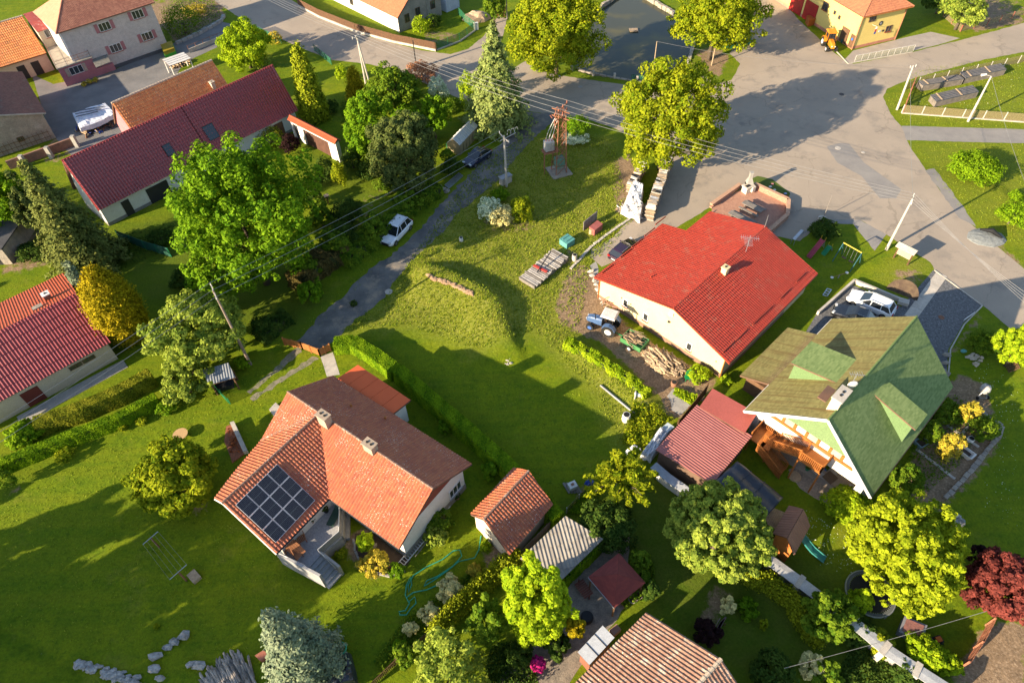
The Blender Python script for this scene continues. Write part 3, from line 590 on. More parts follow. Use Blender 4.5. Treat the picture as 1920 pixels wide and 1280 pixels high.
# dormers
def dormer(side,px4,label):
    """px4: the four photo corners of the dormer's flat-pitched roof, upper pair first"""
    base=a if side==0 else b;k=1 if side==0 else-1;s=sa if side==0 else-sb;dirn=-u if side==0 else u
    up0=onslope(*px4[0],side);up1=onslope(*px4[1],side);L_=(up1-up0).dot(tt);up1=up0+tt*L_
    lo0=VP(*px4[2],up0,up0+u);lo1=lo0+tt*L_
    d=MB().slab([up0,up1,lo1,lo0],.12).build('dormer',deck,t);covering('dormer_tiles',[up0,up1,lo1,lo0],'shingle',t_gr,d)
    h=MB();z0_,z1_=(lo0-dirn*.25-tt*.0),(lo1-dirn*.25)
    e0,e1=lo0+(lo1-lo0).normalized()*.2,lo1-(lo1-lo0).normalized()*.2;e0=e0-dirn*.3;e1=e1-dirn*.3
    dz=base.z+s*abs((e0-base).dot(u))-.25
    i0,i1=up0+(lo1-lo0).normalized()*.2,up1-(lo1-lo0).normalized()*.2
    V=[Vector((e0.x,e0.y,dz)),Vector((e1.x,e1.y,dz)),Vector((i1.x,i1.y,up0.z-.2)),Vector((i0.x,i0.y,up0.z-.2)),Vector((e0.x,e0.y,lo0.z-.03)),Vector((e1.x,e1.y,lo0.z-.03))]
    h.add(V,[(0,1,5,4),(0,4,3),(1,2,5),(3,4,5,2)]);h.build('cheek',mat('pale_green_cladding',(.125,.20,.085),(.11,.18,.075),1,.8,.2,10),d)
    return d
dormer(0,[(1568,717),(1606,674),(1482.5,680)],'left')
dormer(1,[(1639,739),(1662,712),(1717,806)],'right')
p=onslope(1578,757,0);p2=a+u*5.85+tt*2.0;chimney(t,(p2.x,p2.y,0),1.55,.75,7.0,9.3,sand,math.atan2(tt.y,tt.x),flues=2,cap=m_conc)
MB().box((p2.x-u.x*1.0+tt.x*.1,p2.y-u.y*1.0+tt.y*.1,8.35),(1.6,.7,.12),math.atan2(tt.y,tt.x)).build('roof_hatch',deck,t)
an=thing('satellite_dish','white satellite dish and aerial beside the chimney of the mossy green roof','antenna',(p2.x+tt.x*1.6,p2.y+tt.y*1.6,8.2))
q=p2+tt*1.7;b_=MB();b_.tube((q.x,q.y,8.2),(q.x,q.y,10.4),.03,.03,6);b_.build('mast',zinc,an)
b_=MB();b_.ball((q.x-.1,q.y-.25,9.3),.42,12,6,(1,.25,1));b_.build('dish',wfr,an,smooth=True)
b_=MB();b_.beam((q.x-.5,q.y+.1,10.2),(q.x+.6,q.y-.1,10.2),.03)
for i in range(6):b_.beam((q.x-.45+.18*i,q.y-.2,10.2),(q.x-.45+.18*i,q.y+.3,10.2),.02)
b_.build('aerial',zinc,an)
# outdoor stair and balcony of the green roofed house
def railing(parent,p,q,h,m,sp=.14,nm='railing',bar=.045):
    """handrail with its balusters between two points (may slope)"""
    p,q=Vector(p),Vector(q);n=max(1,int((q-p).length/sp));up=Vector((0,0,h));b=MB();b.beam(p+up,q+up,.07,.05);b.beam(p+up*.12,q+up*.12,.05,.05)
    for i in range(n+1):c=p.lerp(q,i/n);w_=.09 if i in(0,n)else bar;b.par(c-Vector((w_/2,w_/2,0)),Vector((w_,0,0)),Vector((0,w_,0)),up)
    return b.build(nm,m,parent)
def stair(parent,p,q,wd,n,m,nm='step',solid=False):
    p,q=Vector(p),Vector(q);d=(q-p);hz=Vector((d.x,d.y,0));s=Vector((-hz.y,hz.x,0)).normalized()
    for i in range(n):
        c=p+hz*(i/n);z=p.z+d.z*((i+1)/n);MB().par(Vector((c.x,c.y,z-.05 if not solid else-.2))-s*wd/2,s*wd,hz/n*1.05,Vector((0,0,.05 if not solid else z+.2))).build(nm,m,parent)
    if not solid:
        for k in(-1,1):MB().beam(p+s*wd/2*k,q+s*wd/2*k,.06,.24).build('stringer',m,parent)
    return s
st=thing('outdoor_staircase','orange wooden staircase with landings in front of the green roofed house','staircase',G(1455,870))
hb=3.1;C1=VP(1500,815,a2,b2);c1=a2+u*5.0;c1.z=hb
land=[c1,c1+u*1.9,c1+u*1.9+nn*1.6,c1+nn*1.6]
MB().slab([p+Vector((0,0,.0))for p in land],.14).build('landing',orw,st)
railing(st,land[3],land[2],1.0,orw);railing(st,land[1],land[2],1.0,orw)
for p in(land[2],land[3]):MB().tube((p.x,p.y,0),(p.x,p.y,hb),.07,.07,6).build('post',orw,st)
w0=G(1447,818,1.6);w1=w0-u*0;mid=[w0-u*1.2-nn*.2,w0+u*.6-nn*.2,w0+u*.6+nn*1.6,w0-u*1.2+nn*1.6]
mid=[Vector((p.x,p.y,1.75))for p in mid];MB().slab(mid,.14).build('landing',orw,st)
for p in mid:MB().tube((p.x,p.y,0),(p.x,p.y,1.75),.06,.06,6).build('post',orw,st)
railing(st,mid[0],mid[3],1.0,orw);railing(st,mid[0],mid[1],1.0,orw)
pu,qu=(mid[1]+mid[2])/2+Vector((0,0,0))-nn*.25,(land[0]+land[3])/2
s_=stair(st,pu,qu,1.15,8,orw);railing(st,pu+s_*.6,qu+s_*.6,.95,orw);railing(st,pu-s_*.6,qu-s_*.6,.95,orw)
pd=G(1466,888,0);qd=(mid[2]+mid[3])/2+u*.1
s_=stair(st,pd,qd,1.15,9,orw);railing(st,pd+s_*.6,qd+s_*.6,.95,orw);railing(st,pd-s_*.6,qd-s_*.6,.95,orw)

# ---- yellow building with tiled roof, top right
t=thing('yellow_building','two storey pale yellow building with orange tiled roof and orange corner trim','building',G(1640,60))
B0=G(1597,93,0);d1=Vector((math.cos(math.radians(19.3)),math.sin(math.radians(19.3)),0));d2=Vector((-d1.y,d1.x,0));Lw,Dw,hz=8.4,22.0,5.4
MB().par(B0-Vector((0,0,.3)),d1*Lw,d2*Dw,Vector((0,0,hz+.3))).build('wall',yel,t)
MB().par(B0-Vector((0,0,.3))-d1*.03-d2*.03,d1*(Lw+.06),d2*(Dw+.06),Vector((0,0,.75))).build('plinth',mat('plinth_pink',(.50,.22,.15),(.42,.18,.12),1,.85,.3,12),t)
e=.55;e0=B0-d1*e-d2*e;e1=B0+d1*(Lw+e)-d2*e;e0.z=e1.z=hz-.1;rr_=2.6;k=(Lw+2*e)/2
R0=e0+d1*k+d2*3.6;R0.z=hz+rr_;R1=e0+d1*k+d2*(Dw+2*e-3.6);R1.z=R0.z;e2=e1+d2*(Dw+2*e);e3=e0+d2*(Dw+2*e)
house_roof(t,[[e0,e1,R0],[e1,e2,R1,R0],[e3,e0,R0,R1],[e2,e3,R1]],'btile',t_brown if 0 else tilemat('sand_red_tile',(.42,.17,.085),(.34,.13,.07),rough=.75),deck,[(e0,R0),(e1,R0),(R0,R1)],None,cap_r=.12)if 0 else None
tm=tilemat('sand_red_tile',(.42,.17,.085),(.34,.13,.07),rough=.75)
house_roof(t,[[e0,e1,R0],[e1,e2,R1,R0],[e3,e0,R0,R1],[e2,e3,R1]],'btile',tm,deck,[(e0,R0),(e1,R0),(R0,R1)],tm,cap_r=.12)
MB().tube(e0+Vector((0,0,-.12)),e1+Vector((0,0,-.12)),.08,.08,8).build('gutter',orw,t)
for q in(B0,):MB().tube((q.x-.06,q.y-.1,0),(q.x-.06,q.y-.1,hz-.2),.09,.09,8).build('downpipe',mat('copper_pipe',(.45,.19,.10),rough=.5),t)
MB().par(B0+d1*(Lw-.2)-d2*.05,d1*.12,d2*-.1,Vector((0,0,hz-.2))).build('downpipe',MATS['copper_pipe'],t)
F0,F1=B0,B0+d1*Lw;nF=-d2;nL=-d1
def fw(px,py):return VP(px,py,F0,F1)
def lw_(px,py):return VP(px,py,F0,F0+d2)
window(t,fw(1666,54),d1,nF,1.15,.95,wood,glass,.07,mull=1,sill=redtrim)
window(t,fw(1636,36),d1,nF,1.3,.8,wood,glass,.07,mull=1)
p=fw(1651.5,44);em=MB();em.tube(p,p+nF*.05,.36,.36,16);em.build('emblem',dkm,t);MB().tube(p+nF*.05,p+nF*.08,.2,.2,12).build('emblem_badge',zinc,t)
p=fw(1636,47);MB().beam(p,p+nF*1.3+Vector((0,0,.4))-d1*.5,.04).build('flagpole',wfr,t)
q=p+nF*1.2+Vector((0,0,.35))-d1*.45
for i,cm in enumerate((mat('flag_white',(.7,.7,.7)),mat('flag_red',(.5,.03,.03)),mat('flag_blue',(.03,.06,.3)))):MB().par(q+Vector((0,0,-.45-i*.38)),d1*.32,nF*.03,Vector((0,0,.36))).build('flag_strip',cm,t)
p=fw(1653,60);MB().par(p,d1*.35,nF*.04,Vector((0,0,.3))).build('notice',dkm,t);p=fw(1646,61);MB().par(p,d1*.45,nF*.03,Vector((0,0,.3))).build('notice',wfr,t)
for i in range(2):p=fw(1668+i*1,67); 
window(t,lw_(1548,12),d2,nL,1.3,1.3,wood,glass,.07,mull=1,sill=redtrim)
for px,py in((1565.5,24),(1574,33)):window(t,lw_(px,py),d2,nL,.55,.6,wood,glass,.05,mull=0)
for px,py,w_,h_ in((1586,59,1.7,2.3),(1597,78,1.0,2.0)):
    p=lw_(px,py);p.z=h_/2+.1;MB().par(p-d2*w_/2-Vector((0,0,h_/2)),d2*w_,nL*.05,Vector((0,0,h_))).build('door',wood,t)
p=lw_(1597,78);p.z=1.4;MB().tube(p+nL*.05,p+nL*.08,.2,.2,14).build('door_sign',mat('sign_blue',(.03,.14,.5)),t)
# red garage doors further back
for i in range(2):p=F0+d2*(9.5+i*3.6);MB().par(p+nL*.02,d2*3.1,nL*.06,Vector((0,0,3.0))).build('garage_door',mat('garage_red',(.35,.02,.02),rough=.4),t)

# ---- house A : solar roof
t=thing('house','white bungalow with orange tiled cross roof and solar panels above a terrace','house',G(620,900))
zr=6.02;J=G(599,774,zr);RE=G(810,915,zr);a=G(749,1028,3.5);b=G(879,869,3.5);tt=Vector((J-RE));tt.z=0;tt.normalize();u=Vector((tt.y,-tt.x,0))
if u.dot(b-a)<0:u=-u
wid=(b-a).length;ax=(RE-a).dot(u)
def hp(al,pe,z):q=J+tt*al-u*pe;q.z=z;return q            # al: along the ridge (+ towards upper left), pe: towards the lower left
SE=hp(-12.3,4.4,3.5);NE=hp(-12.3,-4.45,3.5);NW=hp(3.85,-4.5,3.5);R2=hp(3.85,0,zr);D=hp(3.75,3.95,3.6);ST=hp(2.6,7.5,4.34);RE=hp(-12.3,0,zr);I=hp(-4.9,4.45,3.5);S=hp(-4.95,10.0,3.5);WE=hp(0,9.98,6.02);WW=hp(1.5,9.95,5.05)
rfA=house_roof(t,[[RE,NE,NW,R2],[I,SE,RE,J],[J,R2,D],[I,J,WE,S],[J,D,ST,WW,WE]],'tile',t_brown,deck,[(RE,R2),(J,WE),(J,D)],t_pale,cap_r=.13)
t_brn=t_dkbr
MB().beam(J+Vector((0,0,.03)),I+Vector((0,0,.05)),.25,.05).build('valley_sheet',redtrim,rfA)
for p,q in((SE,I),(I,S),(NE,NW),(S,WE),(WW,WE)): 
    MB().tube(p+Vector((0,0,-.12)),q+Vector((0,0,-.12)),.07,.07,8).build('gutter' if abs(p.z-q.z)<.1 else 'verge_board',dkm if abs(p.z-q.z)<.1 else wfr,t)
m_chim=mat('chimney_tan',(.40,.31,.23),(.32,.25,.19),3,.9,.3,10)
# walls
o=.55;wz=3.35;zb=-.3
def prism(P,z0,z1,nm,m,par=t):return MB().prism(P,z0,z1).build(nm,m,par)
prism([hp(-11.8,3.7,0),hp(-11.8,-3.8,0),hp(3.3,-3.8,0),hp(3.3,3.7,0)],zb,3.6,'wall',wh)
prism([hp(-4.2,3.7,0),hp(-4.2,9.3,0),hp(1.1,9.3,0),hp(3.0,3.7,0)],zb,3.2,'wall',wh)
for al,pe0,pe1 in((-11.8,-3.8,3.7),(3.1,-3.8,3.7)):
    P=[hp(al,pe0,3.6),hp(al,pe1,3.6),hp(al,0,5.75)];P2=[p+tt*.2 for p in P];m_=MB().add(P+P2,[(0,1,2),(5,4,3),(0,3,4,1),(1,4,5,2),(2,5,3,0)]);m_.build('gable_wall',mat('brown_boards',(.25,.06,.04),(.2,.05,.035),2,.8),t)
prism([hp(-11.86,3.76,0),hp(-11.86,-3.86,0),hp(-4.2,-3.86,0),hp(-4.2,3.76,0)],zb,.75,'plinth',plg)
eN=-tt;w_a=hp(-11.8,3.7,0);w_b=hp(-11.8,-3.8,0)
p=VP(853,917,w_a,w_b);window(t,p,u,eN,1.5,1.2,wfr,glass,.07,mull=2,sill=zinc)
prism([S+tt*.4+u*.7,S+tt*.4+u*5.4,I+tt*.4,I+tt*.45],1.0,3.2,'wing_wall',mat('dark_opening',(.12,.10,.09),rough=.9))if 0 else None
for px,nm in((530,'door'),(575,'door')):
    pass
chimney(t,hp(-1.1,.35,0),1.0,.65,5.3,7.0,m_chim,math.atan2(tt.y,tt.x),flues=2)
chimney(t,hp(-5.95,.1,0),1.0,.65,5.3,6.75,m_chim,math.atan2(tt.y,tt.x),flues=2)
for px,py in((659,763),(723,786)):p=PLN(px,py,NE,(RE-NE).cross(tt));MB().tube(p,p+Vector((0,0,.4)),.09,.09,8).build('vent_pipe',orw,t)
# flat annex with red felt roof
ze=3.0;A1,A2,A3=G(671,686,ze),G(769,750,ze),G(737,778,ze);A4=G(632,712,ze)
A1,A2,A3,A4=G(671,684,3.0),G(770,750,3.0),G(737,776,3.2),G(633,709,3.2)
ann=MB().slab([A1,A2,A3,A4],.16).build('annex_roof',deck,t)
for i in range(5):
    f0,f1=i/5,(i+1)/5;q0,q1,q2,q3=A4.lerp(A3,f0),A4.lerp(A3,f1),A1.lerp(A2,f1),A1.lerp(A2,f0);g_=.012
    P=[q0.lerp(q1,g_),q1.lerp(q0,g_),q2.lerp(q3,g_),q3.lerp(q2,g_)];MB().slab([p_+Vector((0,0,.04+.012*(i%2)))for p_ in P],.05).build('felt_sheet',t_felt,ann)
prism([A1-u*.4-tt*.5,A2-u*.4+tt*.4,A3+tt*.4,A4-tt*.5],zb,2.85,'annex_wall',wh)
MB().tube(A1-Vector((0,0,.1)),A2-Vector((0,0,.1)),.07,.07,8).build('gutter',dkm,t)
# solar array: twelve modules on the lower-right wing slope
nS=(S-I).cross(J-I).normalized();nS=nS if nS.z>0 else-nS
K=[PLN(x,y,I,nS)for x,y in((519,870),(591,938),(517,1018),(441,947))]
m_pvf=mat('panel_frame',(.80,.80,.82),rough=.4)
sol=thing('solar_array','array of twelve dark solar panels with white frames on the tiled wing roof','solar panels',K[0])
pv,_n,_b,_L=_nodes('pv_cells');_b.inputs['Base Color'].default_value=(.010,.013,.026,1);_b.inputs['Roughness'].default_value=.3;_b.inputs['Specular IOR Level'].default_value=.3
cell=mat('pv_line',(.30,.33,.34),rough=.5)
for i in range(4):
    for j in range(3):
        def K_(s,v):return K[0].lerp(K[1],v).lerp(K[3].lerp(K[2],v),s)+nS*.16
        s0,s1,v0,v1=i/4+.004,(i+1)/4-.004,j/3+.004,(j+1)/3-.004
        P=[K_(s0,v0),K_(s1,v0),K_(s1,v1),K_(s0,v1)];m_=MB().slab(P,.05).build('solar_panel',m_pvf,sol)
        def Q(x,y):return P[0].lerp(P[1],x).lerp(P[3].lerp(P[2],x),y)
        g=.022;MB().slab([Q(g,g)+nS*.008,Q(1-g,g)+nS*.008,Q(1-g,1-g)+nS*.008,Q(g,1-g)+nS*.008],.006).build('cells',pv,m_)
        ln=MB()
        for x in range(1,10):ln.slab([Q(x/10-.004,g)+nS*.012,Q(x/10+.004,g)+nS*.012,Q(x/10+.004,1-g)+nS*.012,Q(x/10-.004,1-g)+nS*.012],.003)if x%1==0 else None
        ln.slab([Q(g,.494)+nS*.013,Q(1-g,.494)+nS*.013,Q(1-g,.506)+nS*.013,Q(g,.506)+nS*.013],.003)
        ln.build('cell_lines',mat('pv_line_dim',(.16,.18,.19),rough=.5),m_)
# terrace
tz=1.15;te=thing('terrace','raised granite terrace with broad stairs and glass balustrade below the solar roof','terrace',G(590,1020))
TP=[G(522,1042,tz),G(577,1068,tz),G(638,1043,tz),G(649,1010,tz)]
q0=hp(-4.2,3.7,0);q1=hp(-4.2,9.6,0);q2=G(577,1066,tz);q3=G(601,1040,tz);q4=G(640,1006,tz);q5=G(641,955,tz)
m_ter=mat('terrace_granite',(.40,.40,.42),(.30,.30,.32),6,.8,.3,16)
MB().prism([q0,q1,q2,q3,q4,q5],-.2,tz).build('floor',m_ter,te)
# stairs down to the lower right
sd_=(G(607,1103,0)-G(577,1068,0));s0=(q2+q3)/2;dn=Vector((tt.x*-1,tt.y*-1,0));wdt=(q3-q2).length
for i in range(6):z=tz-(i+1)*tz/7;pA_=q2+dn*(i*.33);pB_=q3+dn*(i*.33);MB().prism([pA_,pB_,pB_+dn*.36,pA_+dn*.36],-.2,z).build('step',mat('step_slate',(.42,.42,.42),(.34,.34,.345),3,.8,.2,14),te)
def gwall(p,q,z0,z1,th=.18,m=m_concd,nm='parapet'):
    d=(q-p).normalized();s=Vector((-d.y,d.x,0));return MB().par(Vector((p.x,p.y,z0))-s*th/2,d*(q-p).length,s*th,Vector((0,0,z1-z0))).build(nm,m,te)
oA=q1-u*.0;gwall(q1-u*.1-dn*.2,q2+dn*2.1-u*.1,-.2,tz+.75,.2,wh if 0 else mat('pale_parapet',(.30,.30,.31),(.24,.24,.25),1,.8),'parapet')
gwall(q3+u*.1,q3+dn*2.1+u*.1,-.2,tz+.45,.2)
for p,q in((q3,q4),(q4,q5)):gwall(p,q,-.2,tz+.12,.3);gwall(p,q,tz+.12,tz+.95,.03,mat('balustrade_glass',(.30,.29,.27),rough=.15,spec=.8),'balustrade_panel');MB().tube(Vector((p.x,p.y,tz+.98)),Vector((q.x,q.y,tz+.98)),.035,.035,6).build('handrail',wfr,te)
for p,q in((q1-u*.1,q2-u*.1),):MB().tube(Vector((p.x,p.y,tz+1.0)),Vector((q.x,q.y,tz+1.0)),.035,.035,6).build('handrail',wfr,te);MB().tube(Vector((q.x,q.y,tz+1.0)),Vector((q.x,q.y,.9))+dn*2.0,.035,.035,6).build('handrail',wfr,te)
MB().tube(Vector((q3.x,q3.y,tz+.9)),Vector((q3.x,q3.y,.8))+dn*1.6,.035,.035,6).build('handrail',wfr,te)
gwall(q4+(q5-q4).normalized()*-.1+u*.45,q5+u*.45,-.2,.35,.35)

# ---- generic gable building
def gable_house(name,label,cat,ze,A,B,C,R,wallm,style,tm,over=.4,og=.3,cap=None,dm=None,plinth=None,cap_r=.11,z0=-.3):
    a,b,r,T=gable_pts(ze,A,B,C,R);t=thing(name,label,cat,(a+b+T)/2*1-Vector((0,0,ze)))
    house_roof(t,[[a,r,r+T,a+T],[r,b,b+T,r+T]],style,tm,dm or deck,[(r,r+T)],cap or tm,cap_r=cap_r)
    a2,b2,TT=walls_gable(t,a,b,r,T,wallm,over,og,plinth=plinth,z0=z0)
    return t,a,b,r,T,a2,b2
def shed_roof(name,label,cat,pts,zs,wallm,style,tm,inset=.25,dm=None,z0=-.2,posts=False,t_=.1):
    P=[G(x,y,z)for(x,y),z in zip(pts,zs)]
    nrm=(P[1]-P[0]).cross(P[3]-P[0]);P[2]=P[1]+P[3]-P[0]
    c=sum(P,Vector())/4;t=thing(name,label,cat,(c.x,c.y,0))
    rf=MB().slab(P,t_).build('roof',dm or deck,t);covering('roof_sheet' if style in('flat','trap','corr')else 'roof_tiles',P,style,tm,rf)
    Q=[p.lerp(c,inset/max(.5,(p-c).length)*1.3)for p in P]
    if posts:
        for q in Q:MB().beam((q.x,q.y,z0),(q.x,q.y,q.z-t_),.12).build('post',wallm,t)
    else:
        V=[(q.x,q.y,z0)for q in Q]+[(q.x,q.y,q.z-t_*.7)for q in Q];ar=sum(Q[i].x*Q[(i+1)%4].y-Q[(i+1)%4].x*Q[i].y for i in range(4))
        F=[(0,1,5,4),(1,2,6,5),(2,3,7,6),(3,0,4,7)];F=F if ar>0 else[f[::-1]for f in F];MB().add(V,F).build('wall',wallm,t)
    return t,P
# garden shed by the hedge
t,a,b,r,T,a2,b2=gable_house('garden_shed','small cream shed with orange tile roof next to the long hedge','shed',2.3,(882,964),(955,1040),(1037,945),(907,974),mat('shed_render',(.68,.58,.44),(.62,.52,.4),1,.85),'tile',t_brown,.25,.25,t_pale)
nn=-T.normalized();u=(b-a).normalized();p=a2+u*.9;MB().par(Vector((p.x,p.y,0)),u*.95,nn*.05,Vector((0,0,1.95))).build('door',mat('door_white',(.5,.48,.44)),t)
# grey corrugated shed
t,P=shed_roof('shed','low shed with grey corrugated roof next to the dark red pavilion','shed',[(975,1047),(1060,967),(1125,1020),(1047,1093)],[2.5,2.9,2.5,2.1],stonew,'bigcorr',t_asb,.3)
ivy_spots=P
# pavilion with pyramid roof
Pp=[G(*p,2.2)for p in((1103,1081),(1155,1027),(1210,1092),(1152,1139))];Pp[1]=Pp[0]+Pp[2]-Pp[3];ap=sum(Pp,Vector())/4;ap.z=3.3
t=thing('garden_pavilion','garden pavilion with dark red four sided roof beside the paved corner','pavilion',(ap.x,ap.y,0))
house_roof(t,[[Pp[i],Pp[(i+1)%4],ap]for i in range(4)],'shingle',tilemat('maroon_shingle',(.22,.045,.035),(.17,.035,.03),rough=.8),deck,t=.08)
for p in Pp:q=p.lerp(ap,.1);MB().beam((q.x,q.y,-.1),(q.x,q.y,2.25),.12).build('post',wood,t)
MB().beam(Pp[0]+Vector((0,0,-.05)),Pp[3]+Vector((0,0,-.05)),.09,.12).build('gutter',zinc,t)
# carport and red flat roof
t,P=shed_roof('carport','carport with ribbed dull red metal roof below the green roofed house','carport',[(1229,843),(1307,758),(1418,822),(1335,908)],[2.7,2.7,2.5,2.5],mat('shed_dark',(.16,.10,.07)),'trap',t_carp,.3)
t,P=shed_roof('lean_to','flat plain red roof squeezed between the carport and the green roofed house','shed',[(1311,763),(1336,728),(1416,772),(1396,812)],[2.75,2.75,2.75,2.75],mat('shed_dark',(.16,.10,.07)),'flat',mat('red_membrane',(.40,.10,.08),(.36,.09,.07),.6,.6),.2)
# bottom house
t=thing('house','house with worn pale brown tiled roof at the bottom edge of the photo','house',G(1200,1270))
def pol(deg):return Vector((math.cos(math.radians(deg)),math.sin(math.radians(deg)),0))
def strip_roof(t,a,b,r,T,style,tm,wallm,over=.4,og=.3,cap=None,dm=None,plinth=None,cap_r=.12,tm2=None,z0=-.3):
    rf=house_roof(t,[[a,r,r+T,a+T],[r,b,b+T,r+T]],style,tm,dm or deck,[(r,r+T)],cap or tm,cap_r=cap_r)
    return(rf,)+walls_gable(t,a,b,r,T,wallm,over,og,plinth=plinth,z0=z0)
a=G(1213,1148,2.8);r=VP(1352,1235,a,a+pol(-51));b=a+(r-a)*2;b.z=2.8;T=pol(-141)*17
strip_roof(t,a,b,r,T,'tile',t_pale,sand,cap=mat('pale_ridge',(.50,.40,.30),(.42,.33,.25),2,.8),cap_r=.15)
MB().tube(a-Vector((0,0,.08)),a+T-Vector((0,0,.08)),.08,.08,8).build('gutter',dkm,t)
t,P=shed_roof('lean_to','small white flat roofed lean-to on the side of the pale brown tiled house','shed',[(1083,1222),(1130,1172),(1156,1198),(1105,1246)],[2.3,2.3,2.5,2.5],mat('brick_red',(.25,.09,.06)),'flat',mat('pale_sheet',(.50,.52,.56),(.42,.44,.48),3,.5,.1,20),.2)
for k in(1,2):p,q=P[0].lerp(P[1],k/3),P[3].lerp(P[2],k/3);MB().beam(p+Vector((0,0,.03)),q+Vector((0,0,.03)),.05,.03).build('seam',dkm,t)

# ---- garage with crimson roof, left edge
t=thing('garage','long low garage with crimson and orange ribbed roof at the left edge','garage',G(80,650))
a,b,c=G(120,512,2.5),G(207.5,642,2.5),G(0,753,2.5);T=(c-b)*1.5;r=VP(143,549,a,b); 
house_roof(t,[[a,r,r+T,a+T]],'mtile',tilemat('rust_orange_sheet',(.34,.07,.028),(.27,.055,.025),rough=.6),deck,(),None)
rf=MB().slab([r,b,b+T,r+T],.1).build('roof',deck,t);covering('roof_tiles',[r,b,b+T,r+T],'bigcorr',t_crim,rf)
a2,b2,TT=walls_gable(t,a,b,r,T,sand,.3,.3);tt=T.normalized();u=(b-a).normalized()
p=VP(82,737,b2,b2+tt);MB().par(Vector((p.x,p.y,0))-tt*0,tt*1.6,u*.05,Vector((0,0,1.9))).build('door',mat('door_dark_red',(.16,.03,.02)),t)
for px,py in((145,690),(168,675)):p=VP(px,py,b2,b2+tt);p.z=1.75;window(t,p,tt,u,1.2,.5,wood,glass,.05,mull=1)
p=PLN(92,561,a,(r-a).cross(tt));chimney(t,(p.x,p.y,0),.6,.6,p.z-.3,p.z+.7,mat('chimney_brown',(.22,.14,.1)),math.atan2(tt.y,tt.x),cap=wfr)
p=PLN(72,578,a,(r-a).cross(tt));MB().box((p.x,p.y,p.z+.12),(.9,.5,.3),math.atan2(tt.y,tt.x)).build('roof_hatch',stonew,t)
apron=[b+u*.2,b+u*1.5,b+u*1.3+T*.66,b+T*.66];MB().prism(apron,-.1,.03).build('paved_strip',m_concd,t)

# ---- long barn with wine coloured roof, and the orange roof behind it
t=thing('barn','long white barn under a wine red tiled roof with two roof windows','barn',G(350,270))
bR=G(559,207.5,2.7);bL=G(184.6,395.6,2.7);tt=(bL-bR).normalized();u=Vector((-tt.y,tt.x,0));u=u if u.y<0 else-u
r=VP(511,122,bR,bR+u);b=bR;T=tt*(bL-bR).length;a=bR-u*abs((bR-r).dot(u))*2;a.z=2.7
rf,a2,b2,TT=strip_roof(t,a,b,r,T,'bmtile',t_wine,wh,.5,.3,plinth=(.4,plg))
nB=(r-b).cross(tt);nB=nB if nB.z>0 else-nB;nB.normalize()
def skyl(px,py,w_,h_):
    p=PLN(px,py,b,nB);s_=nB.cross(tt).normalized();s_=s_ if s_.z>0 else-s_
    f=MB().par(p-tt*w_/2-s_*h_/2,tt*w_,s_*h_,nB*.13).build('roof_window',dkm,t);g_=.08
    MB().par(p-tt*(w_/2-g_)-s_*(h_/2-g_)+nB*.13,tt*(w_-2*g_),s_*(h_-2*g_),nB*.01).build('pane',glass,f)
skyl(395,248,1.5,1.9);skyl(316,281,1.05,1.45)
pj=PLN(343,205,b,nB);s_=nB.cross(tt).normalized();s_=s_ if s_.z>0 else-s_;q0=Vector(r)+tt*((pj-r).dot(tt));q1=Vector(b)+tt*((pj-r).dot(tt))
MB().beam(q0+nB*.05,q1+nB*.05,.22,.1).build('flashing',mat('wine_flash',(.13,.015,.015),rough=.4),t)
for px,wd in((478,1.4),(400,2.4),(330,3.6),(255,1.8)):
    al=(VP(px,300,b2,b2+tt)-b2).dot(tt)
al0=TT.length
for f0,f1,nm,mm in((.08,.13,'door',wood),(.70,.80,'opening',dkm),(.88,.915,'door',dkm)):
    p=b2+tt*al0*f0;MB().par(Vector((p.x,p.y,0)),tt*al0*(f1-f0),u*.05,Vector((0,0,2.1))).build('door',mm,t)
t=thing('barn','low barn with old orange clay tile roof and pale ridge tiles in the courtyard','barn',G(320,190))
tt2=tt;Pb=G(427,159,3.9);r=VP(397,113,Pb,Pb+u);sl=(r.z-3.9)/(Pb-r).dot(u);rL=VP(203.5,181,r,r+tt);wdt=(r.z-2.6)/sl
b=r+u*wdt;b.z=2.6;a=r-u*wdt;a.z=2.6;T=tt*(rL-r).length
print('orange barn ridge',r.z,'width',wdt,'len',T.length)
strip_roof(t,a,b,r,T,'otile',t_or,pink,.3,.25,cap=mat('pale_ridge',(.50,.40,.30)),cap_r=.16)
p=r+u*2.4+tt*3.2;p=PLN(400,163,b,(r-b).cross(tt));chimney(t,(p.x,p.y,0),.55,.55,p.z-.4,p.z+.7,mat('chimney_pale',(.55,.48,.38),(.45,.38,.3),2,.9),math.atan2(tt.y,tt.x))
# ---- gate wall with tile coping
t=thing('gate_wall','white gate wall with red tiled coping and brown double gate at the end of the barn','wall',G(600,275))
g0,g1=G(556,258,0),G(641,303,0);d=(g1-g0).normalized();s=Vector((-d.y,d.x,0));L_=(g1-g0).length;zt=2.9
for f0,f1,nm,mm,z_,th in((0,.04,'pier',wh,zt,.5),(.04,.15,'small_door',dkm,2.1,.1),(.15,.27,'pier',wh,zt,.5),(.27,.83,'gate',mat('gate_brown',(.10,.045,.03),(.07,.03,.02),2,.8),2.4,.12),(.83,1,'pier',wh,zt,.6)):
    MB().par(g0+d*L_*f0-s*th/2-Vector((0,0,.1)),d*L_*(f1-f0),s*th,Vector((0,0,z_+.1))).build(nm,mm,t)
MB().par(g0-s*.25+Vector((0,0,2.42)),d*L_*.83,s*.5,Vector((0,0,.47))).build('lintel',wh,t)
c0,c1=g0+Vector((0,0,zt+.45))-d*.1,g1+Vector((0,0,zt+.45))+d*.15;m_cop=tilemat('coping_red',(.40,.09,.035),(.34,.07,.03),rough=.7)
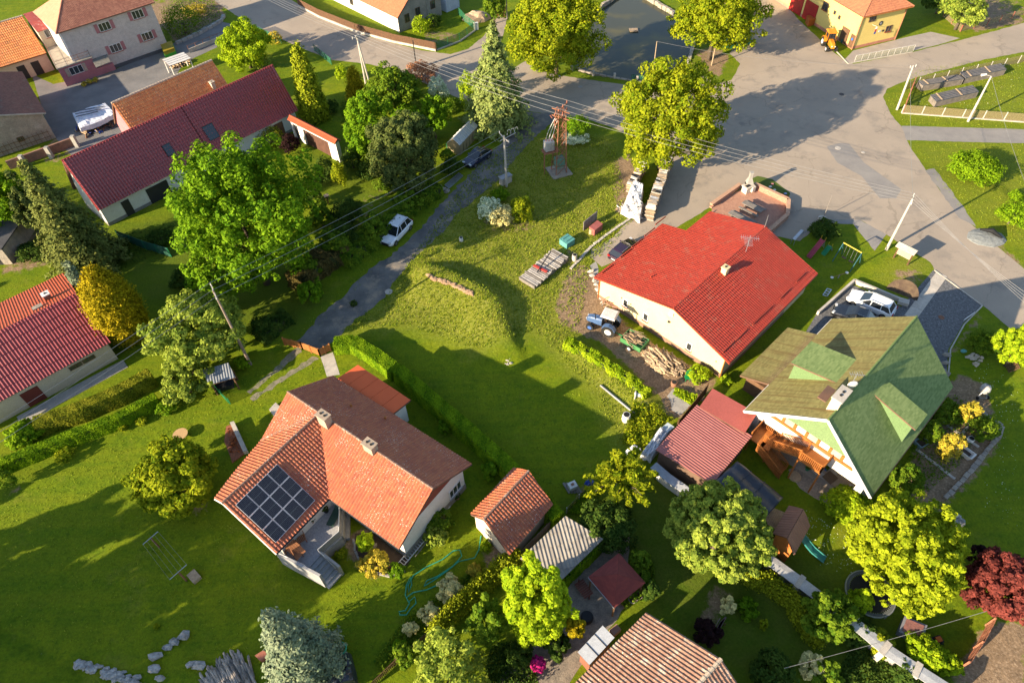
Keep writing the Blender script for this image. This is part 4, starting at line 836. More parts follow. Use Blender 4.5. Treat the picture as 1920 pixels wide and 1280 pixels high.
house_roof(t,[[c0,c1,c1+s*.55-Vector((0,0,.4)),c0+s*.55-Vector((0,0,.4))],[c1,c0,c0-s*.55-Vector((0,0,.4)),c1-s*.55-Vector((0,0,.4))]],'tile',m_cop,deck,[(c0,c1)],m_cop,t=.08)

# ---- white farmhouse at the top
t=thing('farmhouse','white farmhouse with steep orange roof and grey unplastered gable at the top edge','house',G(760,20))
e0=G(745,35,2.6);e1=G(672,0,2.6);tt=(e1-e0).normalized();u=Vector((-tt.y,tt.x,0));u=u if u.x>0 else-u
r=e0+u*5.0+Vector((0,0,4.1));b=e0+u*10;a=e0;T=tt*24
rf,a2,b2,TT=strip_roof(t,a,b,r,T,'plain',tilemat('plain_orange',(.42,.15,.075),(.34,.11,.055),(.25,.13,.08),t3=.62,rough=.8),wh,.3,.4,plinth=None)
gm=mat('cement_render',(.30,.27,.24),(.22,.20,.18),.7,.9,.5,8);nn=-tt
P=[Vector((a2.x,a2.y,-.2))+u*.02,Vector((b2.x,b2.y,-.2)),b2+Vector((0,0,.0)),Vector(((a2+b2).x/2,(a2+b2).y/2,r.z-.4)),a2+u*.02]
P[2].z=P[4].z=2.7;MB().add([p+nn*.03 for p in P]+[p-tt*-.0 for p in P],[(0,1,2,3,4),(0,5,6,1),(1,6,7,2),(2,7,8,3),(3,8,9,4),(4,9,5,0)]).build('gable_render',gm,t)
for px,py in((763,34),(783,22),(811,9)):p=VP(px,py,a2,b2);window(t,p+nn*.03,u,nn,1.0,1.35,wood,glass,.07,mull=1)
p=VP(801,20,a2,b2);MB().tube(Vector((p.x,p.y,0))+nn*.1,Vector((p.x,p.y,3.4))+nn*.1,.06,.06,6).build('downpipe',zinc,t)
p=VP(659,3,a2,a2+tt);window(t,p,tt,-u,1.0,1.2,wood,glass,.07,mull=1)
# blue white balcony block beside the farmhouse
MB().par(G(838,24,0),u*3,tt*3,Vector((0,0,2.6))).build('porch',mat('porch_blue',(.45,.50,.6)),t)

# ---- big pink and white house complex, top left
t=thing('house','two storey pale roughcast house with pink shutters and pink balcony annex','house',G(250,60))
Bc=G(318,93,0);dv=pol(180+40.6);nf=pol(-49.4);Lf=14.2;hz=7.6
MB().par(Bc-Vector((0,0,.3)),dv*Lf,-nf*9.5,Vector((0,0,hz+.3))).build('wall',rough,t)
MB().par(Bc-Vector((0,0,.3))+nf*.03-dv*.03,dv*(Lf+.06),-nf*9.56,Vector((0,0,.85))).build('plinth',mat('plinth_dark',(.10,.10,.11)),t)
e0=Bc-dv*.5+nf*.6;e1=Bc+dv*(Lf+.5)+nf*.6;dp=10.7;e2=e1-nf*dp;e3=e0-nf*dp
for p in(e0,e1,e2,e3):p.z=hz
hr=3.3;RA=e1-dv*4.6-nf*dp/2;RB=e0+dv*.0-nf*dp/2;RA.z=RB.z=hz+hr
t_hb=tilemat('brown_pink_tile',(.33,.15,.10),(.22,.085,.06),rough=.75);t_hl=tilemat('pink_tile_sunlit',(.50,.27,.17),(.45,.23,.14),rough=.8)  # t_hl: same roof tile, sunlit lightness of the hip slope put into its colour
rf=house_roof(t,[[e0,e1,RA,RB],[e2,e3,RB,RA]],'btile',t_hb,deck,[(e1,RA),(RA,RB)],t_hb)
rf=MB().slab([e1,e2,RA],.14).build('roof',deck,t);covering('roof_tiles',[e1,e2,RA],'btile',t_hl,rf)
f0,f1=Bc,Bc+dv
shm=mat('shutter_pink',(.36,.15,.16),(.3,.12,.13),2,.7)
for px,py in((196,50),(258,27),(217,90),(276,68)):
    p=VP(px,py,f0,f1);window(t,p,dv,nf,1.75,1.25,wfr,glass,.07,mull=2,sill=redtrim)
    for k in(-1,1):c=p+dv*k*1.2;MB().par(c-dv*.25-Vector((0,0,.65)),dv*.5,nf*.06,Vector((0,0,1.3))).build('shutter',shm,t)
MB().par(Bc+dv*(Lf-.15)+nf*.0,dv*.3,nf*.05,Vector((0,0,hz-.1))).build('corner_strip',wfr,t)
# annex with terrace
zt=3.0;Q=[G(88,90,zt),G(137,70,zt),G(170,107,zt),G(107,128,zt)];Q[1]=Q[0]+Q[2]-Q[3]
c0=Q[3].copy(); 
MB().prism(Q,-.2,zt-.12).build('annex_wall',pink,t);MB().slab([p+(p-sum(Q,Vector())/4).normalized()*.25 for p in Q],.15).build('terrace_slab',mat('terrace_worn',(.42,.37,.30),(.28,.25,.21),1.2,.9,.3,10),t)
dA=(Q[2]-Q[3]).normalized();nA=Vector((dA.y,-dA.x,0));nA=nA if nA.y<0 else-nA
p=VP(143,131,Q[3],Q[2]);window(t,p,dA,nA,2.0,1.2,wfr,glass,.07,mull=2)
for k in(-1,1):c=p+dA*k*1.3;MB().par(c-dA*.22-Vector((0,0,.62)),dA*.44,nA*.06,Vector((0,0,1.25))).build('shutter',mat('shutter_tan',(.42,.33,.26)),t)
rl=mat('rail_rust',(.30,.14,.10))
for p,q in((Q[3],Q[2]),(Q[2],Q[1].lerp(Q[2],.3)),(Q[0].lerp(Q[3],.1),Q[3])):
    b_=MB();n_=max(2,int((q-p).length/1.3))
    for i in range(n_+1):c=p.lerp(q,i/n_);b_.tube(c,c+Vector((0,0,.95)),.025,.025,5)
    b_.tube(p+Vector((0,0,.95)),q+Vector((0,0,.95)),.03,.03,5);b_.tube(p+Vector((0,0,.5)),q+Vector((0,0,.5)),.02,.02,5);b_.build('railing',rl,t)
b0=Q[3]+dA*.0;MB().par(Vector((Q[2].x,Q[2].y,0)),dA*2.6,-nA*1.6,Vector((0,0,1.1))).build('planter_wall',pink,t)
gl=[G(163,96,2.7),G(194,87,2.7),G(207,116,2.2),G(180,127,2.2)];MB().slab(gl,.04).build('canopy',mat('canopy_glass',(.22,.21,.19),(.15,.145,.13),3,.4),t)
# left part: cream wall, red flat roof, orange roof wing
W0,W1=Q[0],Q[1];zc=5.7
MB().par(Vector((W0.x,W0.y,zt))-dA*.1,dA*((W1-W0).length+.2),-nA*5,Vector((0,0,zc-zt))).build('upper_wall',sand,t)
p=VP(92,62,W0,W1);window(t,p,dA,nA,1.3,1.2,wfr,glass,.07,mull=1,sill=redtrim);p=VP(112,62,W0,W1);p.z=zt+1.1;window(t,p,dA,nA,.85,2.0,wfr,glass,.07,mull=0,name='balcony_door')
R_=[Vector((W0.x,W0.y,zc))-dA*.2+nA*.3,Vector((W1.x,W1.y,zc))+dA*.2+nA*.3];R_+=[R_[1]-nA*5+Vector((0,0,1.2)),R_[0]-nA*5+Vector((0,0,1.2))]
for i in range(4):
    q0,q1=R_[0].lerp(R_[1],i/4+.003),R_[0].lerp(R_[1],(i+1)/4-.003);q2,q3=R_[3].lerp(R_[2],(i+1)/4-.003),R_[3].lerp(R_[2],i/4+.003);MB().slab([q0,q1,q2,q3],.1).build('metal_roof_sheet',mat('peeling_red',(.42,.09,.07),(.34,.07,.06),1,.6,.1,10,c3=(.55,.48,.46),s3=1.3,t3=.6),t)
w0=G(87.5,100,2.9);w1=G(23,120,2.9);tw_=(w1-w0).normalized();uw=Vector((-tw_.y,tw_.x,0));uw=uw if uw.y<0 else-uw
t2=thing('barn','farm wing with orange clay tile roof and a doorway in the shaded corner','barn',(w1.x,w1.y,0))
rr_=w0-uw*6.0;rr_.z=2.9+3.9;w3=w0-uw*12
rf,a2,b2,TT=strip_roof(t2,w3,w0,rr_,tw_*15,'otile',t_or,sand,.5,.1,cap=mat('pale_ridge',(.5,.4,.3)),cap_r=.16)
for al in(1.5,3.6):p=b2+tw_*al;MB().par(Vector((p.x,p.y,0)),tw_*1.2,uw*.04,Vector((0,0,2.1))).build('door',dkm,t2)
# ---- grey barn with brown roof at left edge
t=thing('barn','barn with dull brown roof and grey plastered gable with bare trellis at the left edge','barn',G(40,230))
a_=G(86,212,3.4);a0=G(-6,195,3.4); 
# gable wall faces the camera: base line from (0,290) to (110,262)
g0,g1=G(-70,318,0),G(108,258,0);tt=-(g1-g0).normalized();d=-tt;nn=Vector((d.y,-d.x,0));nn=nn if nn.y<0 else-nn
ev=VP(87,212,g0,g1); 
hgt_=3.6
e1=g1+d*.4+Vector((0,0,hgt_));apx=g0.lerp(g1,.35);LW=9.0
e1=VP(86,212,g0+nn*.4,g1+nn*.4);zr_=e1.z;rr_=e1-d*7.0+Vector((0,0,2.2));e2=e1-d*14;T=-nn*15
print('left barn eave',e1.z,'h')
house_roof(t,[[e2,rr_,rr_+T,e2+T],[rr_,e1,e1+T,rr_+T]],'plain',t_dkbr,deck,[(rr_,rr_+T)],t_dkbr)
a2,b2,TT=walls_gable(t,e2,e1,rr_,T,stonew,.5,.4)
p=VP(39,261,a2,b2);window(t,p,d,nn,.9,.7,wood,glass,.05,mull=1)
for p,q in((e1,rr_),(e2,rr_)):MB().beam(p+nn*.02-Vector((0,0,.05)),q+nn*.02-Vector((0,0,.05)),.05,.2).build('verge_board',mat('verge_pale',(.4,.37,.33)),t)
tr=thing('trellis','bare wooden trellis standing against the grey plastered gable','trellis',VP(30,275,a2,b2)*1)
b_=MB()
for i in range(14):p=b2-d*(.6+i*.62)+nn*.15;b_.par(Vector((p.x,p.y,0)),d*.05,nn*.04,Vector((0,0,1.7)))
b_.build('slat',wood,tr)
for z in(.6,1.3):p=b2+nn*.2;MB().par(Vector((p.x,p.y,z))-d*8.8,d*8.4,nn*.04,Vector((0,0,.05))).build('rail',wood,tr)
# dark stone shed at the left edge under the trees
t=thing('stone_shed','dark rubble stone shed with black doorway at the left edge under the trees','shed',G(5,475))
P=[G(-60,500,0),G(24,495,0),G(24,495,0)+Vector((0,6,0)),G(-60,500,0)+Vector((0,6,0))];MB().prism(P,-.2,2.3).build('wall',m_stone,t);MB().prism([p+(p-sum(P,Vector())/4).normalized()*.3 for p in P],2.3,2.45).build('roof',mat('slate_dark',(.07,.07,.075),(.05,.05,.055),1,.8),t)
MB().box((P[1].x-1.6,P[1].y-.02,.9),(1.1,.1,1.8)).build('door',dkm,t)
# ---- shelter with corrugated roof near leaning pole, greenhouse, pergola
t,P=shed_roof('shelter','small open shelter with ribbed grey roof at the foot of the wooden pole','shelter',[(379,694),(428,680),(438,700),(392,722)],[2.1,2.1,1.8,1.8],wood,'trap',tilemat('blue_grey_sheet',(.23,.25,.28),(.18,.2,.23),rough=.45),.2,posts=True)
c=sum(P,Vector())/4;MB().box((c.x,c.y+.5,.8),(2.2,.06,1.6),.2).build('back_panel',wood,t);MB().box((c.x,c.y,.25),(1.6,.9,.5),.2).build('bench',dkm,t)
def greenhouse():
    t=thing('greenhouse','small glass greenhouse with pitched panes beside the lane','greenhouse',G(868,262))
    A,B,C=G(838,268,1.5),G(862,273,1.5),G(896,237,1.5);a,b=A,B;T=C-B;r=(a+b)/2+Vector((0,0,.85));n=6;gm=mat('greenhouse_pane',(.42,.44,.44),(.36,.38,.39),2,.25,spec=.6);fm=wfr
    for s0,s1 in((a,r),(b,r)):
        for i in range(n):
            f0,f1=i/n+.01,(i+1)/n-.01;MB().slab([s0+T*f0,s1+T*f0,s1+T*f1,s0+T*f1],.02).build('pane',gm,t)
        for i in range(n+1):MB().beam(s0+T*(i/n)+Vector((0,0,.02)),s1+T*(i/n)+Vector((0,0,.02)),.05).build('glazing_bar',fm,t)
    MB().beam(r,r+T,.07).build('ridge_bar',fm,t)
    for p in(a,b):
        for i in range(n):f0,f1=i/n+.01,(i+1)/n-.01;q=p;MB().par(Vector((q.x,q.y,.05))+T*f0,T*(f1-f0),(b-a).normalized()*.02,Vector((0,0,1.42))).build('side_pane',mat('polycarbonate',(.30,.24,.14),(.25,.2,.12),2,.4),t)
    for k in(0,1):P=[a+T*k,b+T*k,r+T*k];V=[Vector((a.x,a.y,0))+T*k,Vector((b.x,b.y,0))+T*k,b+T*k,r+T*k,a+T*k];o_=T.normalized()*.03;MB().add(V+[v+o_ for v in V],[(4,3,2,1,0),(5,6,7,8,9)]).build('end_pane',MATS['polycarbonate'],t)
greenhouse()
# log shelter with white sheet roof in the courtyard
t,P=shed_roof('log_shelter','white roofed lean-to sheltering split logs against the orange tiled barn','shelter',[(304,112),(344,98),(360,109),(318,124)],[2.2,2.2,2.0,2.0],wfr,'flat',mat('sheet_white',(.62,.60,.57),(.55,.53,.5),1,.6),.15,posts=True)
for k in range(1,4):p,q=P[0].lerp(P[3],k/4),P[1].lerp(P[2],k/4);MB().beam(p+Vector((0,0,.03)),q+Vector((0,0,.03)),.05,.03).build('batten',zinc,t)
# ================================================================== VEGETATION
L_lin=leafmat('leaf_linden',(.055,.080,.004),(.20,.205,.010));L_map=leafmat('leaf_maple',(.030,.070,.004),(.115,.185,.008));L_mid=leafmat('leaf_mid',(.030,.060,.006),(.11,.15,.012))
L_dk=leafmat('leaf_dark',(.014,.030,.006),(.05,.075,.014));L_pine=leafmat('needle_pine',(.018,.030,.010),(.085,.095,.030),.1);L_spr=leafmat('needle_blue',(.040,.055,.045),(.155,.175,.135),.1)
L_con=leafmat('needle_green',(.045,.065,.018),(.185,.205,.075),.15);L_gold=leafmat('leaf_gold',(.075,.06,.003),(.26,.19,.008),.15);L_yel=leafmat('leaf_yellow',(.08,.095,.004),(.235,.26,.014));L_pur=leafmat('leaf_purple',(.035,.008,.010),(.15,.035,.035));L_dpur=leafmat('leaf_dark_purple',(.010,.005,.007),(.03,.012,.015))
L_pale=leafmat('leaf_pale',(.055,.08,.012),(.22,.25,.045));L_wht=leafmat('blossom_white',(.14,.17,.12),(.50,.50,.46),.1);L_pnk=leafmat('leaf_pink',(.13,.055,.035),(.36,.16,.11));L_mag=leafmat('blossom_magenta',(.14,.005,.05),(.45,.02,.20),.1);L_hedge=leafmat('leaf_hedge',(.045,.085,.004),(.15,.22,.008));L_hedged=leafmat('leaf_hedge_yellow',(.07,.075,.006),(.20,.19,.02));L_lime=leafmat('leaf_lime',(.075,.115,.004),(.23,.28,.012));L_thu=leafmat('thuja',(.05,.065,.006),(.19,.20,.010),.1);L_red=leafmat('leaf_red',(.08,.02,.01),(.28,.08,.03));L_cream=leafmat('blossom_cream',(.16,.13,.06),(.48,.40,.22),.1)
L_ylb=leafmat('blossom_yellow',(.12,.10,.012),(.30,.21,.03),.1)
bark=mat('bark',(.12,.09,.065),(.07,.055,.04),3,.95,.8,10,stretch=(1,1,.25));m_soil=mat('soil',(.10,.07,.045),(.06,.04,.03),2,.95,.8,8)
def unit(a):return a/np.linalg.norm(a,axis=1,keepdims=True)
def leaves(P,N,size,rng,asp=1.6,vv=None,fold=True):
    """leaf-sized faces at P, facing roughly N"""
    n=len(P);R=unit(N+rng.normal(0,.42,(n,3)));A=unit(np.cross(R,rng.normal(0,1,(n,3))));B=np.cross(R,A);s=size*.86*rng.uniform(.6,1.35,(n,1))
    a=A*s*asp/2;b=B*s/2;V=np.stack([P-a,P-b*1.0,P+a,P+b*1.0],1).reshape(-1,3);F=np.arange(4*n).reshape(n,4)
    return V,F,vv if vv is not None else rng.uniform(0,1,n)
def mesh_np(name,V,F,vv,m,parent,kind=None):
    I=np.array(chain(parent).inverted())if parent is not None else np.eye(4);V=V@I[:3,:3].T+I[:3,3]
    me=bpy.data.meshes.new(name);me.vertices.add(len(V));me.vertices.foreach_set('co',V.ravel());me.loops.add(F.size);me.loops.foreach_set('vertex_index',F.ravel().astype(np.int32));me.polygons.add(len(F))
    k=F.shape[1];me.polygons.foreach_set('loop_start',np.arange(0,F.size,k));me.polygons.foreach_set('loop_total',np.full(len(F),k));me.update();at=me.attributes.new('v','FLOAT','FACE');at.data.foreach_set('value',np.asarray(vv,float));me.validate()
    return link(name,me,m,parent,kind)
def fib(n,rng,zmin=-.75):
    i=np.arange(n)+.5;z=1-(1-zmin)*i/n;ph=i*2.39996+rng.uniform(0,6);r=np.sqrt(np.maximum(0,1-z*z));D=np.stack([r*np.cos(ph),r*np.sin(ph),z],1);return unit(D+rng.normal(0,.16,(n,3)))
LEAFK=2.1
def crown_ball(c,R,Rz,seed,n,size,clumps=None,rough=.16,cr=.24,zmin=-.75,depth=(.55,.95),flat=1.0):
    rng=np.random.default_rng(seed);m=int(1.7*(clumps or int(np.clip(26*R,14,220))));cr=cr*.80;D=fib(m,rng,zmin)
    k=rng.normal(0,1.6,(4,3));ph=rng.uniform(0,6,4);lob=1+rough*np.sin(D@k.T*1.5+ph).mean(1)*1.7+rng.normal(0,rough*.25,m)
    C=D*(lob*rng.uniform(depth[0],depth[1],m))[:,None];rad=cr*rng.uniform(.45,1.45,m)
    n=int(n*LEAFK);w_=rad**2;cnt=np.maximum(6,(n*w_/w_.sum()).astype(int));idx=np.repeat(np.arange(m),cnt);N=len(idx)
    d=unit(rng.normal(0,1,(N,3))+np.array([0,0,.25])+D[idx]*.5);q=C[idx]+d*(rad[idx]*rng.uniform(.45,1.08,N)**.6)[:,None]
    P=q*np.array([R,R,Rz])[None]+np.array(c)[None];cv=rng.uniform(0,1,m);vv=np.clip(.35*cv[idx]+.65*rng.uniform(0,1,N),0,1)
    return leaves(P,d+np.array([0,0,.35]),size,rng,vv=vv)
def crown_cone(base,hgt,R,seed,n,size,kind='spruce',z0=.06):
    rng=np.random.default_rng(seed);tiers=int(np.clip(hgt*2.0,10,30));P=[];Nn=[];cvs=[]
    prof=(lambda t:(1-t)**.9*(1-.25*(t<.08)))if kind=='spruce' else(lambda t:(np.sin(math.pi*min(1,t*.9+.12))**.75))if kind=='egg' else(lambda t:(1-t)**.55*.9+.02)
    tot=sum(prof((i+.5)/tiers)**1.3+.05 for i in range(tiers))
    for i in range(tiers):
        t=(i+.5)/tiers;r=R*prof(t);z=hgt*(z0+(1-z0)*t);nb=max(5,int(2*math.pi*r/(1.15 if kind=='spruce' else.5)));ni=int(n*LEAFK*(prof(t)**1.3+.05)/tot/nb)+3
        for b in range(nb):
            a=2*math.pi*(b+rng.uniform(-.4,.4))/nb+i*.7;rl=r*(rng.uniform(.55,1.22)if kind=='spruce' else rng.uniform(.82,1.1));cv=rng.uniform(0,1)
            s=rng.uniform(.35 if kind=='spruce' else.6,1.0,ni)**.8;wd=.13+.15*rl*(1-s)+.04;droop=(-.30 if kind=='spruce' else.12)*rl*s**1.5+rng.uniform(-.12,.12)
            rr=rl*s;pos=np.stack([np.cos(a)*rr,np.sin(a)*rr,z+droop],1)+rng.normal(0,1,(ni,3))*wd[:,None]*np.array([1,1,.55 if kind=='spruce' else 1.2])
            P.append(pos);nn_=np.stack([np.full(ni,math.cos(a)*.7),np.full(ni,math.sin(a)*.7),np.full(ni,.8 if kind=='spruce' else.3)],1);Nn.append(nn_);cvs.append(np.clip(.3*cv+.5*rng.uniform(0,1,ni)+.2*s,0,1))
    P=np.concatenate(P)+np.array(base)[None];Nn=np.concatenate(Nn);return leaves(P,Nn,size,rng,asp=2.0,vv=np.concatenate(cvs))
def hgt_at(base,top):
    B=G(*base);r=np.array([top[0]-960,top[1]-640,FPX],float);a=np.array([r@RT,r@FW]);t=(a@np.array([B.x,B.y]))/(a@a);return H-(r@DOWN)*t
def trunk_mesh(parent,base,top,r,seed,R=None,m=None,limbs=5,nm='trunk'):
    rn=random.Random(seed);b=MB();base,top=Vector(base),Vector(top);k=5;pts=[base.lerp(top,i/k)+Vector((rn.uniform(-.08,.08),rn.uniform(-.08,.08),0))*(0<i)for i in range(k+1)]
    b.path(pts,[r*(1.15-.85*i/k)for i in range(k+1)],7)
    if R:
        for i in range(limbs):
            f=rn.uniform(.35,.85);s=base.lerp(top,f);a=rn.uniform(0,6.28);L_=R*rn.uniform(.45,.75);e=s+Vector((math.cos(a)*L_,math.sin(a)*L_,L_*rn.uniform(.3,.8)));mid=s.lerp(e,.5)+Vector((0,0,-.1*L_));b.path([s,mid,e],[r*.45,r*.3,r*.1],5)
    return b.build(nm,m or bark,parent,smooth=True)
_seed=[100]
def ns():_seed[0]+=1;return _seed[0]
def tree(label,px,py,rx,ry,m,zb=1.5,n=None,size=.24,name='tree',cat='tree',kind='ball',group=None,rough=.16,cr=.24,clumps=None,zmin=-.75,tr=None,k=1.0,depth=(.55,.95),rzk=1.0):
    zc=zb+3
    for _ in range(4):
        ray=np.array([px-960,py-640,FPX],float);tt=(H-zc)/(ray@DOWN);sn=(ray@DOWN)/np.linalg.norm(ray);cs=math.sqrt(1-sn*sn);r=rx*tt*.97
        rz=math.sqrt(max((ry*tt)**2*.94-(r*sn)**2,(.35*r)**2))/cs*rzk;zc=zb+rz*(.92 if zmin>-.8 else 1)
    c=G(px,py,zc);sd_=ns();t=thing(name,label,cat,(c.x,c.y,zground(c.x,c.y)),group=group)
    if n is None:n=int(np.clip(420*r*r*k,500,15000)*(.24/size)**1.4)if r>1.2 else int(900*k)
    V,F,vv=crown_ball(c,r,rz,sd_,n,size,clumps,rough,cr,zmin,depth);mesh_np('crown',V,F,vv,m,t)
    if zb>.3 or r>1.2:trunk_mesh(t,(c.x,c.y,-.1),(c.x,c.y,zc),tr or max(.06,.045*r+.05),sd_,r)
    return t,c,r,rz
def bush(label,px,py,rx,ry,m,n=None,size=.16,**kw):
    kw.setdefault('name','shrub');kw.setdefault('cat','shrub');kw.setdefault('zb',.0);kw.setdefault('cr',.34);kw.setdefault('zmin',-.5);return tree(label,px,py,rx,ry,m,n=n,size=size,**kw)
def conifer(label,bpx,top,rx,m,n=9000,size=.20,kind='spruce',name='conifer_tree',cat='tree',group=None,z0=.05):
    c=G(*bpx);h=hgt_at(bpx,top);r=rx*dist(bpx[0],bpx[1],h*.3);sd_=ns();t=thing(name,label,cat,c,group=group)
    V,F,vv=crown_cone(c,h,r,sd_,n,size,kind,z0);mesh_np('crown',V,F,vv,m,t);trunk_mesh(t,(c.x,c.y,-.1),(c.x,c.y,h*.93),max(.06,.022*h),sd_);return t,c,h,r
# --- large trees
tree('large yellow green linden beside the road, overhanging the long stacked firewood',1253,218,102,96,L_lin,zb=2.2,n=17000,size=.25,clumps=230,cr=.16,rough=.2,depth=(.6,.98))
tree('broad linden at the left shore of the pond, cut by the top edge',1045,50,92,84,L_lin,zb=2.0,n=14000,size=.27,clumps=190,cr=.18,rough=.2)
tree('linden above the green trough at the right shore of the pond',1345,30,80,66,L_lin,zb=2.2,n=11000,size=.27,clumps=150,cr=.18,rough=.24)
tree('huge bright green maple in front of the long wine red barn',452,412,136,156,L_map,zb=1.0,n=24000,size=.25,clumps=330,cr=.13,rough=.22,depth=(.5,1.0))
tree('dark rounded pine in the middle of the shady garden',760,285,66,76,L_pine,zb=.8,n=15000,size=.2,clumps=170,cr=.17,name='pine_tree',rough=.14)
tree('light green maple left of the dark rounded pine',690,240,46,56,L_map,zb=1.0,n=6000,clumps=90,cr=.2,rough=.28)
tree('small leafy tree between the dark pine and the greenhouse',812,222,34,36,L_map,zb=1.0,n=2600,clumps=50,cr=.22,rough=.3)
tree('dense dark green tree behind the dark pine near the main road',735,168,52,44,L_mid,zb=.8,n=5500,clumps=90,cr=.2,rough=.22)
tree('pale green rowan growing round the leaning wooden pole',372,620,88,74,L_pale,zb=1.4,n=12000,clumps=170,cr=.17,rough=.3,size=.22)
tree('lower pale bushy tree beside the small open shelter',345,715,48,28,L_pale,zb=.8,n=2600,clumps=50,cr=.22,rough=.3,size=.2)
tree('light green weeping willow behind the orange tiled barn',457,86,50,42,L_lime,zb=.6,n=6500,clumps=100,cr=.2,rough=.15,size=.22,name='willow_tree')
tree('yellow green round tree alone on the large lawn left of the solar roof',328,898,84,74,L_lin,zb=.5,n=9500,clumps=130,cr=.2,rough=.26,size=.23)
tree('round horse chestnut with flower candles right of the open lawn',1352,992,102,92,L_pale,zb=1.0,n=15500,clumps=300,cr=.12,rough=.10,size=.21,name='chestnut_tree')
tree('very bright yellow leafed tree above the round trampoline',1713,1036,112,104,L_yel,zb=1.2,n=17000,clumps=380,cr=.11,rough=.2,size=.2)
tree('purple leafed plum tree at the right edge',1893,1102,70,74,L_pur,zb=1.0,n=9500,clumps=130,cr=.2,rough=.18,size=.2,name='plum_tree')
tree('lime green tree beside the grey sheet roof and the dark red pavilion',1003,1130,68,84,L_lime,zb=1.0,n=11500,clumps=150,cr=.18,rough=.22,size=.2)
tree('small dull green tree left of the lime green one',913,1168,38,42,L_mid,zb=1.4,n=2600,clumps=50,cr=.2,rough=.28,size=.2)
tree('bright green tree cut by the right edge beside the green roofed house',1915,648,34,44,L_lime,zb=.8,n=2800,clumps=50,cr=.24,rough=.25,size=.2)
tree('sapling with loose light leaves top right behind the yellow building',1808,18,48,30,L_pale,zb=1.2,n=2800,clumps=60,cr=.22,rough=.25)
tree('light green tree at the left edge behind the bluish conifers',12,372,48,66,L_map,zb=.6,n=4200,clumps=70,cr=.22,rough=.25)
tree('leafy tree at the left end of the green mesh fence',392,498,34,30,L_mid,zb=.4,n=1500,clumps=34,cr=.25,rough=.3)
tree('bluish green tree over the pale roofed garden wall',1556,1150,50,48,L_mid,zb=.6,n=4200,clumps=70,cr=.22,rough=.28,size=.19)
tree('green bush like tree at the bottom behind the garden paths',1545,1262,34,30,L_mid,zb=.3,n=1500,clumps=34,cr=.25,size=.18)
tree('feathery grey green shrub tree with pale tips at the bottom edge',840,1262,72,34,L_pale,zb=.3,n=3600,clumps=60,cr=.22,size=.18,rough=.3)
tree('leafy tree at the top edge between farmhouse and pond',925,8,24,32,L_mid,zb=.6,n=1500,clumps=34,cr=.25)
tree('dark green tree beside the yellow building at the top edge',1765,2,30,18,L_dk,zb=.8,n=1200,clumps=30,cr=.25)
for a_ in[('mid green crown standing in the hedge above the white suv',700,425,30,26),('mid green crown next to the maple at the lane',632,455,34,30),('mid green crown in the lane hedge below the dark pine',762,378,28,22),('mid green crown between maple and clipped round bush',575,500,30,26),('mid green crown near the bird table',600,400,24,24)]:tree(a_[0],a_[1],a_[2],a_[3],a_[4],L_mid,zb=.4,n=2400,clumps=60,cr=.22,rough=.28,size=.22)
# radial young tree over the lawn's lower corner
def radial_tree(label,px,py,rx,ry,m,zb=.9):
    tt=dist(px,py,2);R=rx*tt;c=G(px,py,2.4);t=thing('young_walnut_tree',label,'tree',(c.x,c.y,0));rng=np.random.default_rng(ns());P=[];N=[];vv=[];b=MB()
    for i in range(60):
        a=rng.uniform(0,6.28);el=rng.uniform(.05,1.25);L_=R*rng.uniform(.7,1.08)*math.cos(el*.75);s=Vector((c.x,c.y,1.0+rng.uniform(0,.8)));e=s+Vector((math.cos(a)*math.cos(el)*L_,math.sin(a)*math.cos(el)*L_,math.sin(el)*L_*1.1+.3));mid=s.lerp(e,.55)+Vector((0,0,.25*L_))
        b.path([s,mid,e],[.05,.03,.012],4);k=210
        f=rng.uniform(.25,1.05,k)[:,None];A_,M_,E_=map(np.array,(s,mid,e));q=(1-f)**2*A_+2*f*(1-f)*M_+f*f*E_;P.append(q+rng.normal(0,.13,(k,3))*np.array([1,1,.6]));N.append(np.tile([0,0,1.],(k,1)));cv=rng.uniform(0,.4);vv.append(np.clip(cv+rng.uniform(0,.7,k),0,1))
    b.tube((c.x,c.y,-.1),(c.x,c.y,1.9),.1,.06,7);b.build('trunk',bark,t);V,F,v=leaves(np.concatenate(P),np.concatenate(N),.2,rng,2.0,np.concatenate(vv));mesh_np('crown',V,F,v,m,t)
radial_tree('young tree with long radiating leafy branches at the lawn corner beside the white tarpaulin',1165,896,70,60,L_lin)
# --- conifers
conifer('tall pale green fir beside the main road and the village lane',(932,234),(946,38),76,L_con,15000,.23,name='fir_tree')
conifer('slim ragged conifer at the right end of the wine red barn',(592,222),(563,82),32,L_thu,6500,.22,'column',z0=.02)
conifer('yellow column cypress beside the roadside power pole',(672,190),(657,128),22,L_gold,2600,.18,'column',name='cypress_tree')
conifer('egg shaped golden cypress next to the crimson garage roof',(252,634),(194,488),46,L_gold,17000,.14,'egg',name='cypress_tree',z0=.01)
conifer('blue spruce half hidden behind the golden cypress',(190,590),(158,476),26,L_spr,4200,.18,name='spruce_tree')
conifer('big blue spruce at the lower edge of the lawn',(588,1255),(520,1132),80,L_spr,15000,.16,name='spruce_tree')
conifer('tall broad bluish conifer at the left below the wine red barn',(172,500),(64,290),78,leafmat('needle_olive',(.022,.034,.010),(.11,.115,.035),.1),15000,.2,name='spruce_tree')
tree('low pine bough tree between the left pine and the blue spruce',62,388,34,56,L_pine,zb=.6,n=3500,clumps=60,cr=.2,rough=.3,name='pine_tree',size=.21)
